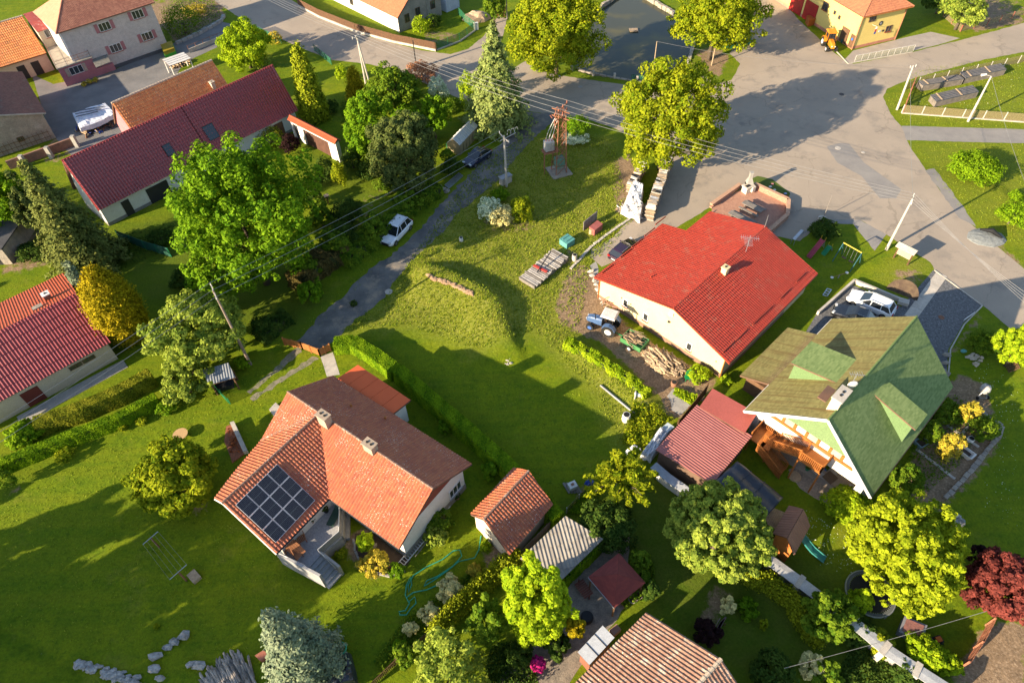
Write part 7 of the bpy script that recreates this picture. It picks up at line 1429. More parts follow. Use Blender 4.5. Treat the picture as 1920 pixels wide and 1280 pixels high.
# black sheet roof, deck, playhouse, slide
tb=mat('black_sheet',(.035,.04,.055),(.025,.03,.042),1,.35,.6,3,spec=.5)
t=thing('shed','shed covered with wrinkled blue black sheeting below the carport','shed',G(1405,925));P=[G(1337,905,2.4),G(1382,865,2.4),G(1469,932,2.3),G(1428,980,2.2)]
n=16;V=[];F=[]
for i in range(n+1):
    for j in range(n+1):
        u_,v_=i/n,j/n;q=P[0].lerp(P[1],u_).lerp(P[3].lerp(P[2],u_),v_);q=Vector(q);q.z+=.05*math.sin(u_*14+v_*3)+.04*math.sin(v_*11)+random.uniform(-.015,.015)+.12*math.sin(math.pi*u_);V.append(q)
F=[(i*(n+1)+j,(i+1)*(n+1)+j,(i+1)*(n+1)+j+1,i*(n+1)+j+1)for i in range(n)for j in range(n)];o=MB().add(V,F).build('roof_sheet',tb,t,smooth=True);sm=o.modifiers.new('thickness','SOLIDIFY');sm.thickness=.04
for k in(.3,.6):MB().beam(P[0].lerp(P[3],k)+Vector((0,0,.2)),P[1].lerp(P[2],k)+Vector((0,0,.2)),.05).build('seam',tb,t)
cc=sum(P,Vector())/4;MB().prism([p.lerp(cc,.1)for p in P],-.1,2.0).build('wall',brownb,t)
t=thing('playhouse','wooden playhouse with brown ribbed gable roof and boarded deck','playhouse',G(1480,1020));dk=[G(1432,978,1.0),G(1447,950,1.0),G(1478,963,1.0),G(1462,996,1.0)]
for i in range(9):f0,f1=i/9+.004,(i+1)/9-.004;MB().slab([dk[0].lerp(dk[3],f0),dk[0].lerp(dk[3],f1),dk[1].lerp(dk[2],f1),dk[1].lerp(dk[2],f0)],.06).build('deck_board',woodp,t)
for p in dk:MB().beam((p.x,p.y,-.1),(p.x,p.y,.95),.12).build('post',woodp,t)
a,b,c_=G(1449,1000,2.3),G(1489,1040,2.3),G(1519,985,2.3);T=c_-b;r=VP(1478,1004,a,b);T=T*1.0;r.z=min(max(r.z,3.0),3.6)
tp_=tilemat('playhouse_sheet',(.30,.145,.095),(.25,.12,.08),rough=.6);mid_=(a+b)/2;r=Vector((mid_.x,mid_.y,3.35))
house_roof(t,[[a,r,r+T,a+T],[r,b,b+T,r+T]],'trap',tp_,deck,t=.05);walls_gable(t,a,b,r,T,orw,.25,.2,z0=.0)
t=thing('slide','turquoise plastic slide running down from the playhouse','slide',G(1530,1040));s0,s1=G(1505,1008,1.3),G(1546,1050,.15);m_=MB();mslide=mat('slide_teal',(.04,.22,.20),(.035,.19,.17),1,.35)
for k in range(6):p,q=s0.lerp(s1,k/6),s0.lerp(s1,(k+1)/6);zz=lambda f:Vector((0,0,-.25*math.sin(f*math.pi)));MB().beam(p+zz(k/6),q+zz((k+1)/6),.55,.05).build('chute',mslide,t)
d=(s1-s0);d.z=0;d.normalize();sv=Vector((-d.y,d.x,0))*.29
for k in(-1,1):MB().path([s0+sv*k+Vector((0,0,.1)),s0.lerp(s1,.5)+sv*k-Vector((0,0,.12)),s1+sv*k+Vector((0,0,.1))],.06,5).build('rim',mslide,t)
MB().path([s0-sv-Vector((0,0,1.3)),s0-sv],.04,5).build('leg',woodp,t)
t=thing('trampoline','round black trampoline with padded edge beneath the bright yellow tree','trampoline',G(1632,1115));c=G(1632,1112,.75);N_=28;R_=1.75
ring=[c+Vector((math.cos(6.283*i/N_)*R_,math.sin(6.283*i/N_)*R_,0))for i in range(N_+1)];MB().path(ring,.06,6).build('frame',zinc,t);MB().tube(c-Vector((0,0,.02)),c,R_*.82,R_*.82,N_).build('mat',blk,t)
pad=MB();inner=[c+(p-c)*.86+Vector((0,0,.03))for p in ring];pad.add([p+Vector((0,0,.05))for p in ring]+inner,[(i,i+1,N_+2+i,N_+1+i)for i in range(N_)]);pad.build('edge_pad',mat('pad_grey',(.10,.11,.11)),t)
sp=MB()
for i in range(N_*2):a_=6.283*i/N_/2;dv_=Vector((math.cos(a_),math.sin(a_),0));sp.beam(c+dv_*R_*.82,c+dv_*R_*.95,.025)
sp.build('springs',zinc,t)
for i in range(4):a_=1.57*i+.4;q=c+Vector((math.cos(a_)*R_,math.sin(a_)*R_,0));MB().path([q,Vector((q.x,q.y,.02))],.045,6).build('leg',zinc,t)
t,P,e1,e2=crate('garden_cart','grey box trailer with red brown load on the lawn near the red fence','trailer',[(1686,1183),(1697,1155),(1738,1172)],.7,mat('cart_grey',(.20,.20,.23)));MB().par(P[0]+e1*.1+e2*.1+Vector((0,0,.02)),e1*.8,e2*.8,Vector((0,0,.05))).build('load',mat('load_red',(.28,.12,.10),(.2,.09,.08),3,.9,.5,9),t)
t=thing('lawn_mower','small black and orange lawn mower beside the grey cart','lawn mower',G(1752,1202));c=G(1752,1202);MB().box(c+Vector((0,0,.25)),(.9,.5,.25),.2).build('deck',blk,t);MB().box(c+Vector((.1,0,.45)),(.4,.35,.22),.2).build('engine',mat('mower_orange',(.5,.12,.02)),t);MB().beam(c+Vector((-.4,0,.3)),c+Vector((-1.3,.2,.9)),.05).build('handle',blk,t)
for x in(-.35,.35):
    for y in(-.28,.28):q=c+Vector((x,y,.14));MB().tube(q,q+Vector((0,.07,0)),.14,.14,10).build('wheel',tyre,t)
# ---- patio with barbecue by the red roofed house
brk=mat('patio_brick',(.42,.23,.16),(.34,.18,.125),2.5,.85,.3,12)
t=thing('patio','brick paved picnic patio behind the bright red roofed house','patio',G(1410,410))
MB().prism([G(1336,386),G(1404,347),G(1474,381),G(1472,408),G(1436,440),G(1400,450),G(1330,420)],-.1,.06).build('paving',brk,t)
def brickwall(parent,pts,h,wd=.35,L=.55,rows=3,m=brk):
    for i in range(len(pts)-1):
        a,b=G(*pts[i]),G(*pts[i+1]);d=(b-a).normalized();s=Vector((-d.y,d.x,0));n=max(1,round((b-a).length/L));rh=h/rows
        for r_ in range(rows):
            for k in range(n):MB().par(a+d*((b-a).length*(k+(.5 if r_%2 else 0))/n)-s*wd/2+Vector((0,0,rh*r_+.005)),d*((b-a).length/n*.97)*(1 if k<n-1 or not r_%2 else.5),s*wd,Vector((0,0,rh*.96))).build('wall_block',m,parent)
        MB().par(a-s*(wd/2+.05)+Vector((0,0,h)),b-a,s*(wd+.1),Vector((0,0,.06))).build('coping',mat('coping_tan',(.50,.30,.20),(.42,.25,.16),2,.8),parent)
t=thing('patio_wall','low brick wall with tan coping round the picnic patio','wall',G(1404,343));brickwall(t,[(1332,390),(1386,352)],.6);brickwall(t,[(1412,352),(1476,382),(1474,410),(1434,445)],.7)
t=thing('barbecue','stone garden barbecue with tall chimney hood at the patio corner','barbecue',G(1400,358));c=G(1400,360);pst=mat('bbq_stone',(.58,.52,.44),(.48,.43,.36),3,.85)
MB().box((c.x,c.y,.45),(1.1,.8,.9),.5).build('base',pst,t);MB().box((c.x,c.y,.95),(1.3,1.0,.1),.5).build('worktop',pst,t);MB().box((c.x+.5,c.y-.1,.6),(.5,.7,.7),.5).build('side_shelf',pst,t)
k_=MB();z0_,z1_,z2_=1.0,1.7,2.1
for za,zb2,wa,wb2 in((1.45,2.05,.42,.2),):k_.add([(c.x-wa,c.y-.1-wa*.7,za),(c.x+wa,c.y-.1-wa*.7,za),(c.x+wa,c.y+wa*.8,za),(c.x-wa,c.y+wa*.8,za),(c.x-wb2,c.y+.05-wb2,zb2),(c.x+wb2,c.y+.05-wb2,zb2),(c.x+wb2,c.y+.05+wb2,zb2),(c.x-wb2,c.y+.05+wb2,zb2)],[(3,2,1,0),(0,1,5,4),(1,2,6,5),(2,3,7,6),(3,0,4,7),(4,5,6,7)])
k_.build('hood',m_concd,t);MB().box((c.x,c.y+.05,2.4),(.36,.36,.75)).build('chimney',m_concd,t);MB().box((c.x,c.y+.05,2.82),(.46,.46,.1)).build('cap',m_concd,t);MB().box((c.x,c.y+.3,1.2),(.8,.12,.6)).build('back',dkm,t)
MB().box((c.x-.1,c.y-.15,1.02),(.6,.4,.03),.5).build('grate',dkm,t)
def bench_set(label,a,b,off,grp):
    pa,pb=G(*a,.75),G(*b,.75);d=(pb-pa).normalized();s=Vector((-d.y,d.x,0));L_=(pb-pa).length;t=thing('picnic_table',label,'table',(pa+pb)/2-Vector((0,0,.75)),group=grp);wd=.8
    for i in range(5):MB().par(pa-s*wd/2+s*wd*i/5,d*L_,s*wd/5*.92,Vector((0,0,.05))).build('plank',woodg,t)
    for f in(.15,.85):c=pa+d*L_*f;MB().beam(c-s*.3-Vector((0,0,.75)),c-s*.3,.09).build('leg',woodg,t);MB().beam(c+s*.3-Vector((0,0,.75)),c+s*.3,.09).build('leg',woodg,t)
    for k,w2 in((-1,'a'),(1,'b')):
        q=pa+s*k*.85-Vector((0,0,.3));tb_=thing('bench',f'dark plank bench on the {"near" if k*s.y < 0 else "far"} side of the {off} picnic table','bench',q+d*L_/2-Vector((0,0,.45)),group='picnic benches')
        for i in range(2):MB().par(q-s*.15+s*.16*i,d*L_,s*.14,Vector((0,0,.05))).build('plank',woodg,tb_)
        for f in(.15,.85):c=q+d*L_*f;MB().beam(c-Vector((0,0,.45)),c,.2,.06).build('leg',woodg,tb_)
bench_set('weathered picnic table standing in the middle of the brick patio',(1394,378),(1430,396),'middle','picnic tables');bench_set('weathered picnic table partly hidden by the bright red roof',(1368,397),(1412,420),'hidden','picnic tables')
t=thing('shoes_and_toys','scattered clothes and toys lying on the green strip by the patio','toys',G(1455,365))
for i,(x,y)in enumerate(((1444,351),(1448,346),(1452,357),(1466,366),(1472,364),(1463,372),(1474,369))):c=G(x,y);MB().ball(c+Vector((0,0,.08)),.22,7,5,(1,.7,.4),.2).build('toy',[wfr,pink,wfr,mat('toy_red',(.5,.03,.05)),mat('toy_sky',(.35,.45,.7)),wfr,mat('toy_red',(.5,.03,.05))][i],t)
sheet('grass_strip',[(1402,338),(1420,330),(1448,336),(1482,362),(1478,378),(1404,344)],.013,mat('strip_grass',(.06,.10,.01),(.10,.13,.015),1.5,.9,1,8),.05)
# ---- playground
def slide_toy(label,a,b,za,m,wd=.5,name='slide'):
    s0,s1=G(*a,za),G(*b,.1);t=thing(name,label,'slide',G(*a));d=(s1-s0);hd=Vector((d.x,d.y,0)).normalized();sv=Vector((-hd.y,hd.x,0));MB().beam(s0,s1,wd,.05).build('chute',m,t)
    for k in(-1,1):MB().beam(s0+sv*k*wd/2+Vector((0,0,.1)),s1+sv*k*wd/2+Vector((0,0,.1)),.06,.16).build('side_rail',m,t);q=s0+sv*k*wd/2-hd*.5;MB().beam(Vector((q.x,q.y,0)),s0+sv*k*wd/2,.05).build('ladder_leg',zinc,t);MB().beam(s0+sv*k*wd/2,s0+sv*k*wd/2+Vector((0,0,.5)),.04).build('grip',mat('grip_yellow',(.6,.42,.02)),t)
    for i in range(4):q=s0-hd*.5*(1-i/4);z=za*i/4+.15;MB().beam(Vector((q.x,q.y,z))-sv*wd/2,Vector((q.x,q.y,z))+sv*wd/2,.04).build('rung',zinc,t)
slide_toy('long pink slide in the shaded playground corner',(1543,450),(1516,483),1.3,mat('slide_pink',(.40,.06,.09),rough=.4));slide_toy('short green slide beside the pink one',(1556,462),(1543,478),.8,mat('slide_green',(.01,.25,.09),rough=.4),.45)
t=thing('swing_frame','swing frame with yellow top bar and blue green legs','swing',G(1600,475));z=2.2;p,q=G(1582,455,z),G(1616,474,z);MB().tube(p,q,.06,.06,8).build('top_bar',mat('swing_yellow',(.62,.42,.02),rough=.4),t);hd=(q-p).normalized();sv=Vector((-hd.y,hd.x,0))
for e in(p,q):
    for k in(-1,1):MB().tube(e,Vector((e.x,e.y,0))+sv*k*.9,.045,.045,6).build('leg',mat('leg_teal',(.03,.12,.15)),t)
for f in(.3,.7):c=p.lerp(q,f);[MB().tube(c+hd*o_,c+hd*o_-Vector((0,0,1.7)),.012,.012,4).build('rope',zinc,t)for o_ in(-.2,.2)];MB().box(c-Vector((0,0,1.7)),(.5,.25,.04),math.atan2(hd.y,hd.x)).build('seat',wood,t)
t=thing('seesaw','thin seesaw bar with white seats on the playground grass','seesaw',G(1574,514));p,q=G(1560,520,.4),G(1588,511,.5);MB().tube(p,q,.035,.035,6).build('bar',mat('bar_brown',(.3,.16,.08)),t);[MB().ball(e,.18,8,5,(1,1,.5)).build('seat',wfr,t)for e in(p,q)];c=(p+q)/2;MB().beam(Vector((c.x,c.y,0)),c,.1).build('pivot',zinc,t)
t=thing('toy_frame','white plastic toy ladder lying on the grass near the yard wall','toy',G(1548,548)); 
for k in(0,1):MB().beam(G(1543+k*8,553+k*2,.1),G(1551+k*8,541+k*2,.35),.09).build('side',mat('plastic_pale',(.5,.58,.62)),t)
for i in range(4):f=i/3;MB().beam(G(1543,553,.1).lerp(G(1551,541,.35),f),G(1551,555,.1).lerp(G(1559,543,.35),f),.07).build('rung',MATS['plastic_pale'],t)
t=thing('notice_board','wooden notice board with pitched pale roof at the playground corner','notice board',G(1688,492));c=G(1688,490);d=(G(1702,494)-G(1675,480)).normalized();sv=Vector((-d.y,d.x,0));[MB().beam(c+d*k*.8,c+d*k*.8+Vector((0,0,1.9)),.12).build('post',wood,t)for k in(-1,1)];MB().par(c-d*.8+Vector((0,0,.7))-sv*.03,d*1.6,sv*.06,Vector((0,0,1.1))).build('board',mat('board_tan',(.42,.34,.24)),t)
rp=c+Vector((0,0,2.2)); 
for k in(-1,1): 
    for i in range(4):f0,f1=i/4,(i+1)/4-.01;MB().slab([rp-d*1.05+sv*k*.6*f0-Vector((0,0,.35*f0)),rp+d*1.05+sv*k*.6*f0-Vector((0,0,.35*f0)),rp+d*1.05+sv*k*.6*f1-Vector((0,0,.35*f1)),rp-d*1.05+sv*k*.6*f1-Vector((0,0,.35*f1))],.03).build('roof_board',mat('board_pale',(.52,.45,.36),(.42,.36,.28),3,.8),t)
t=thing('table_tennis','narrow pale tabletop on legs at the asphalt edge of the playground','table',G(1498,448));P=[G(1486,447,.8),G(1502,430,.8),G(1507,432,.8),G(1491,450,.8)];MB().slab(P,.06).build('tabletop',mat('tabletop_pale',(.5,.52,.56)),t);[MB().beam((p.x,p.y,0),(p.x,p.y,.78),.05).build('leg',zinc,t)for p in P]
t=thing('person','person in black clothes standing at the dark bushes near the playground','person',G(1515,442))if False else None
t=thing('yard_wall','low pale concrete wall round the car yard','wall',G(1600,528))
for a_,b_ in(((1532,590),(1600,530)),((1600,530),(1692,568))):a,b=G(*a_),G(*b_);d=(b-a).normalized();s=Vector((-d.y,d.x,0));MB().par(a-s*.12-Vector((0,0,.1)),b-a,s*.24,Vector((0,0,.6))).build('wall_panel',m_conc,t)
tag(MB().tube(G(1690,552,0),G(1690,552,.02),1.6,1.6,24).build('sandpit',m_soil),'round bare soil patch beside the yard wall','soil patch')
t=thing('manhole_block','pale concrete block by the yard wall corner','block',G(1694,566));MB().box(G(1694,566,.25),(1.0,.7,.4),-.5).build('block',m_conc,t)
tag(MB().par(G(1806,602,.1),G(1826,588,.1)-G(1806,602,.1),Vector((.18,.2,0)),Vector((0,0,.12))).build('white_board',wfr),'white board lying on the kerb of the gravel driveway','board')
for nm,lab,px,py,r_,mm in(('manhole_cover','round manhole cover on the crossroads asphalt',1571,278,.38,m_conc),('manhole_cover','dark drain cover on the shaded asphalt',1578,177,.35,dkm),('manhole_cover','manhole cover in the grey gravel driveway',1765,595,.3,rust),('manhole_cover','manhole cover on the road near the pond grass',1088,163,.35,m_concd),('concrete_disc','pale concrete disc in the grass beside the lane',729,547,.42,m_conc),('manhole_cover','faint round cover on the asphalt right of the first',1618,286,.25,m_conc)):
    c=G(px,py);tag(MB().tube(c,c+Vector((0,0,.03)),r_,r_,18).build(nm,mm),lab,'manhole cover' if nm[0]=='m' else 'disc')
# ---- pond things
t=thing('pond_raft','small wooden raft floating on the pond','raft',G(1188,57,-.3));c=G(1188,57,-.3)
for i in range(6):MB().box(c+Vector((-.6+i*.24,0,.05)),(.2,1.3,.06),.0).build('plank',woodp,t)
MB().beam(c+Vector((-.75,-.4,.1)),c+Vector((.75,-.4,.1)),.08).build('beam',woodg,t);MB().beam(c+Vector((-.75,.4,.1)),c+Vector((.75,.4,.1)),.08).build('beam',woodg,t)
t=thing('pond_railing','stone posts with green railing panel at the near pond edge','railing',G(1150,146))
for x,y in((1072,133),(1112,142),(1152,147),(1194,152)):c=G(x,y);MB().beam(c,c+Vector((0,0,.8)),.3).build('post',m_conc,t)
a,b=G(1183,150),G(1220,155);MB().par(a+Vector((0,0,.1)),b-a,Vector((0,.04,0)),Vector((0,0,.8))).build('panel',mg,t)
t,P,e1,e2=crate('skip','green container filled with rubble under the linden','container',[(1357,82),(1362,72),(1412,62)],1.1,mat('skip_green',(.01,.20,.12),rough=.5))
tag(MB().ball(sum(P,Vector())/4+Vector((.5,0,.0)),.6,9,5,(1.6,.7,.5),.2).build('rubble_bag',wfr),'white bag lying in the green container','bag')
# ---- yellow building surroundings
t,P,e1,e2=crate('bin','brown orange bin against the yellow building','bin',[(1513,30),(1518,38),(1533,34)],1.1,mat('bin_orange',(.38,.10,.02),rough=.5))
barrel('rain_barrel','dark green barrels beside the brown orange bin',1534,48,.4,1.0,mat('barrel_teal',(.02,.09,.08)));t=thing('round_table','round wooden topped spool table by the yellow wall','table',G(1541,52));c=G(1541,50);MB().tube(c,c+Vector((0,0,.9)),.3,.3,12).build('pedestal',grn,t);MB().tube(c+Vector((0,0,.9)),c+Vector((0,0,.97)),.75,.75,20).build('tabletop',woodp,t)
barrel('planter','teal planter beside the brown doors of the yellow building',1580,80,.35,.6,mat('barrel_teal',(.02,.09,.08)),'planter')
# ---- earth heap, white box
c=G(893,36);tag(MB().ball(c+Vector((0,0,-.1)),1.9,14,8,(1.3,.9,.7),.08).build('earth_heap',mat('heap_earth',(.50,.36,.24),(.40,.28,.18),2,.95,.6,6)),'heap of pale earth behind the green mesh fence','earth heap');c=G(893,56);tag(MB().box(c+Vector((0,0,.6)),(.7,.4,1.2),.3).build('meter_cabinet',wfr),'white meter cabinet at the green mesh fence corner','cabinet')
# ---- gravel heap at right
c=G(1850,446);tag(MB().ball(c+Vector((0,0,-.15)),1.7,16,8,(1.35,1.0,.32),.06).build('gravel_heap',mat('heap_gravel',(.22,.235,.235),(.17,.18,.18),4,.95,.8,12)),'grey gravel heap on the road edge at the right','gravel heap');tag(MB().path([G(1838,430,.8),G(1860,432,.85),G(1878,446,.3)],[.12,.3,.15],7).build('cover',blk),'dark rolled cover lying on the gravel heap','cover')
# ---- gate, round board, beds, terraces
t=thing('wooden_gate','open orange brown wooden driveway gate at the end of the lane','gate',G(560,650));gw=mat('gate_wood',(.38,.15,.045),(.30,.115,.035),2,.6,.2,12)
def gate_leaf(a,b,h):
    p,q=G(*a),G(*b);n=9;u_=(q-p);L_=u_.length;d=u_.normalized();s=Vector((-d.y,d.x,0))*.05
    for i in range(n):MB().par(p+Vector((0,0,.12+i*(h-.15)/n)),u_,s,Vector((0,0,(h-.15)/n*.85))).build('board',gw,t)
    for k in(0,.5,1):MB().beam(p+u_*k-Vector((0,0,.1)),p+u_*k+Vector((0,0,h+.05)),.12).build('post',gw,t)
    MB().beam(p+Vector((0,0,.2))+s*1.5,q+Vector((0,0,h-.1))+s*1.5,.08).build('brace',gw,t)
gate_leaf((535,647),(568,655),1.15);gate_leaf((568,655),(601,668),1.15);gate_leaf((601,668),(621,658),1.1)
c=G(341,818,.05);t=thing('garden_table','round tan board on a low stand on the lawn beside the double hedge','table',G(341,818));MB().tube(c+Vector((0,0,.35)),c+Vector((0,0,.42)),.66,.66,24).build('tabletop',mat('tan_board',(.50,.32,.15),(.44,.28,.13),2,.7),t);MB().tube(G(341,818),c+Vector((0,0,.35)),.2,.2,10).build('foot',wood,t)
t=thing('raised_bed','curved flower bed with red bark beside the low wall left of the solar roof','flower bed',G(437,845));MB().prism([G(425,800),G(437,795),G(458,852),G(436,868),(G(430,850)),G(421,828)],-.1,.12).build('bark_mulch',mat('bark_mulch',(.34,.12,.06),(.20,.08,.045),4,.95,1,12),t)
a,b=G(434,797),G(459,852);d=(b-a).normalized()
for i in range(6):p=a.lerp(b,i/6);MB().par(p-Vector((0,0,.1)),(b-a)/6*.97,Vector((.35,.12,0)),Vector((0,0,.6))).build('wall_block',m_conc,t)
tag(MB().prism([G(506,770),G(518,757),G(530,768),G(516,783)],-.1,.25).build('concrete_step',m_conc),'pale concrete step at the upper left corner of the solar roofed house','step')
patch('little red leafed plants in the curved bark bed',[(428,805),(438,802),(452,850),(432,850)],.35,L_red,260,.12)
t=thing('curved_bed','curved flower bed with stone edging below the inner corner of the orange roof','flower bed',G(700,1050));bp_=[(666,1000),(664,1030),(676,1056),(700,1072),(730,1078),(757,1068),(770,1050),(745,1035),(700,1000)];MB().prism([G(*p)for p in bp_],-.1,.06).build('soil',m_soil,t);stones([(664,1010),(666,1034),(678,1056),(702,1073),(732,1080),(760,1070)],.18,.14,.4,m_concd,t,'edging_stone');[MB().ball(G(x,y,.15),.28,8,5,(1,.8,.7),.15).build('boulder',m_stone,t)for x,y in((702,1022),(686,1030),(718,1072),(690,1016))]
def ladder(label,a,b,za,zb_,wd=.42,n=11,m=wfr):
    p,q=G(*a,za),G(*b,zb_);d=(q-p).normalized();s=d.cross(Vector((0,0,1))).normalized();t=thing('ladder',label,'ladder',G(*a));[MB().beam(p+s*k*wd/2,q+s*k*wd/2,.06).build('rail',m,t)for k in(-1,1)];[MB().beam(p.lerp(q,(i+.5)/n)-s*wd/2,p.lerp(q,(i+.5)/n)+s*wd/2,.04).build('rung',m,t)for i in range(n)]
ladder('long white ladder lying along the white wall of the solar roofed house',(748,1062),(800,1000),.12,.5,.5,14);ladder('grey ladder leaning behind the white one on the wall',(775,1040),(838,960),.3,.35,.4,12,woodg)
# terrace furniture
def seat(label,px,py,z,az,m=None):
    c=G(px,py,z);m=m or mat('teak',(.34,.15,.07),(.26,.11,.05),3,.6);t=thing('terrace_chair',label,'chair',c,group='teak terrace chairs');R=Matrix.Rotation(az,3,'Z');f=lambda x,y,zz:c+R@Vector((x,y,zz))
    for i in range(5):MB().par(f(-.3,-.3+i*.12,.42),R@Vector((.6,0,0)),R@Vector((0,.1,0)),Vector((0,0,.03))).build('seat_slat',m,t);MB().par(f(-.3+i*.12,.3,.45),R@Vector((.1,0,0)),R@Vector((0,.03,0)),Vector((0,.12,.6))).build('back_slat',m,t)
    for x in(-.28,.28):
        for y in(-.28,.28):MB().beam(f(x,y,0),f(x,y,.42),.05).build('leg',m,t)
seat('teak chair nearest the roof edge on the terrace',540,1030,1.16,.7);seat('middle teak chair in the terrace row',550,1018,1.16,.7);seat('lower teak chair by the terrace table',560,1042,1.16,2.2);seat('teak chair next to the terrace wall',567,1014,1.16,-1)
t=thing('terrace_table','long teak table among the chairs on the terrace','table',G(556,1028,1.16));c=G(556,1028,1.9)
for i in range(5):MB().box(c+Vector((-.36+.18*i*math.cos(.9),-.3+.18*i*math.sin(.9),0)),(1.7,.16,.04),2.4).build('tabletop_board',mat('teak',(.34,.15,.07)),t)
MB().beam(c-Vector((0,0,.74)),c,.12).build('leg',wood,t)
t=thing('sun_lounger','dark green sun lounger standing on the terrace under the eave','lounger',G(630,968,1.16));p,q=G(633,955,1.5),G(618,985,1.5);MB().beam(p,q,.62,.08).build('seat',mat('lounger_green',(.03,.07,.055),rough=.7),t);MB().beam(p,p+(p-q).normalized()*.6+Vector((0,0,.4)),.62,.08).build('backrest',mat('lounger_green',(.03,.07,.055)),t);[MB().beam(e-Vector((0,0,.35)),e,.06).build('leg',zinc,t)for e in(p,q)]
def pot(label,px,py,z,r_,h_,m_,leaf=None,group=None):
    c=G(px,py,z);t=thing('flower_pot',label,'flower pot',c,group=group);MB().tube(c,c+Vector((0,0,h_)),r_*.75,r_,10).build('pot',m_,t);MB().tube(c+Vector((0,0,h_)),c+Vector((0,0,h_+.01)),r_*.85,r_*.85,10).build('soil',m_soil,t)
    if leaf:V,F,vv=crown_ball((c.x,c.y,c.z+h_+r_*.8),r_*1.3,r_*1.2,ns(),160,.09,10);mesh_np('plant',V,F,vv,leaf,t)
terr=mat('terracotta',(.30,.15,.09));pot('brown pot on the terrace against the wall',586,980,1.16,.2,.35,terr,L_dk);pot('second brown pot higher on the terrace wall',588,972,1.16,.18,.3,terr,L_dk);pot('dark pot beneath the solar eave on the terrace',612,958,1.16,.25,.35,blk,L_dk)
for i,(x,y)in enumerate(((846,928),(853,921),(858,934))):pot(['dark pot nearest the white wall window','dark pot right of the window','brown pot below the window row'][i],x,y,0,.22,.32,terr,L_dk)
c=G(839,950);tag(MB().tube(c+Vector((0,0,.2)),c+Vector((0,0,.26)),.28,.28,16).build('white_disc',wfr),'white disc lid leaning at the gable wall of the solar house','disc')
# garden hose
hp_=[(902,1004),(898,1030),(890,1045),(860,1052),(838,1070),(812,1088),(795,1098),(800,1088),(820,1080),(850,1060),(866,1042),(862,1030),(850,1032),(830,1048),(800,1062),(775,1078),(765,1096),(766,1110),(772,1096),(770,1080),(762,1096),(760,1115),(766,1128),(778,1118),(780,1130),(770,1140),(762,1152),(750,1152),(748,1146),(760,1144),(768,1130),(762,1120),(775,1110),(800,1105),(830,1092)]
o=MB().path([G(x,y,.04)for x,y in hp_],.045,5).build('garden_hose',mat('hose_green',(.03,.36,.24),rough=.4));tag(o,'long green garden hose lying in loops on the lawn','garden hose')
# clothes drying frame
t=thing('drying_frame','large rectangular clothes line frame with thin lines on the dark lawn','clothes line',G(310,1045));z=1.7;a,b,c,d=G(268,1020,z),G(296,996,z),G(350,1058,z),G(318,1086,z)
for p,q in((a,b),(c,d)):MB().tube(p,q,.035,.035,6).build('bar',zinc,t);m_=(p+q)/2;MB().beam(Vector((m_.x,m_.y,-.1)),m_,.1).build('post',rust,t)
for i in range(5):f=i/4;MB().tube(a.lerp(b,f),d.lerp(c,f),.008,.008,4).build('line',wirem,t)
crate('wooden_box','square brown wooden box beside the clothes line frame','box',[(350,1078),(362,1092),(376,1080)],.35,woodp)
# rocks
def rocks(label,spots,rmin,rmax,m,name='rock',seed=2,thing_name='rock_pile',cat='rocks',each=None):
    rn=random.Random(seed);t=None if each else thing(thing_name,label,cat,G(*spots[0]))
    for i,(x,y)in enumerate(spots):
        r_=rn.uniform(rmin,rmax);c=G(x,y,r_*.35);b=MB().ball(c,r_,7,5,(rn.uniform(.8,1.3),rn.uniform(.6,1),rn.uniform(.5,.8)),.32,rn);o=b.build(name,m,t)
        if each:tag(o,each[i],cat)
rkm=mat('granite_rock',(.42,.40,.375),(.22,.21,.20),3,.9,.6,7)
rn=random.Random(11);sp_=[]
for i in range(75):f=rn.uniform(0,1);sp_.append((145+f*115+rn.uniform(-6,6),1243+f*30+rn.uniform(-5,5+12*f)))
rocks('row of heaped grey granite stones at the bottom left',sp_,.14,.30,rkm)
rocks('',[(345,1192),(327,1203),(314,1212),(291,1230),(289,1253),(300,1270)],.3,.5,rkm,each=['small grey rock at the upper end of the rock arc','second rock from the top of the rock arc','tan rock in the middle of the rock arc','dark rock at the bend of the rock arc','small rock below the bend of the arc','lowest rock of the rock arc'],cat='rock',seed=5);rocks('',[(358,1245),(372,1248)],.35,.5,rkm,each=['left of two rocks lying apart on the lawn','right of two rocks lying apart on the lawn'],cat='rock',seed=8)
rocks('small ring of bleached stones on the big lawn',[(950,676),(956,674),(952,683),(948,682),(958,681),(953,678)],.12,.2,m_conc,thing_name='stone_ring');rocks('heap of pale stones on the lawn right of the driveway',[(1818,668),(1825,672),(1832,668),(1838,676),(1830,682),(1824,664),(1841,670)],.18,.32,mat('pale_rock',(.50,.42,.33),(.4,.34,.27),3,.9),thing_name='stone_heap')
rn=random.Random(21);rocks('strip of loose earth clods along the crest of the grass mound',[(800+f*140+rn.uniform(-3,3),518+f*30+f*f*8+rn.uniform(-3,3))for f in[rn.uniform(0,.62)for _ in range(60)]],.1,.22,mat('earth_clod',(.34,.22,.13),(.25,.16,.10),3,.95),'clod',thing_name='earth_strip',cat='earth')if 0 else None
P=[(802,518),(822,526),(845,533),(868,543),(886,552)];cl=thing('earth_strip','strip of bare crumbly earth along the crest of the grass mound','earth',G(802,518));rn=random.Random(21)
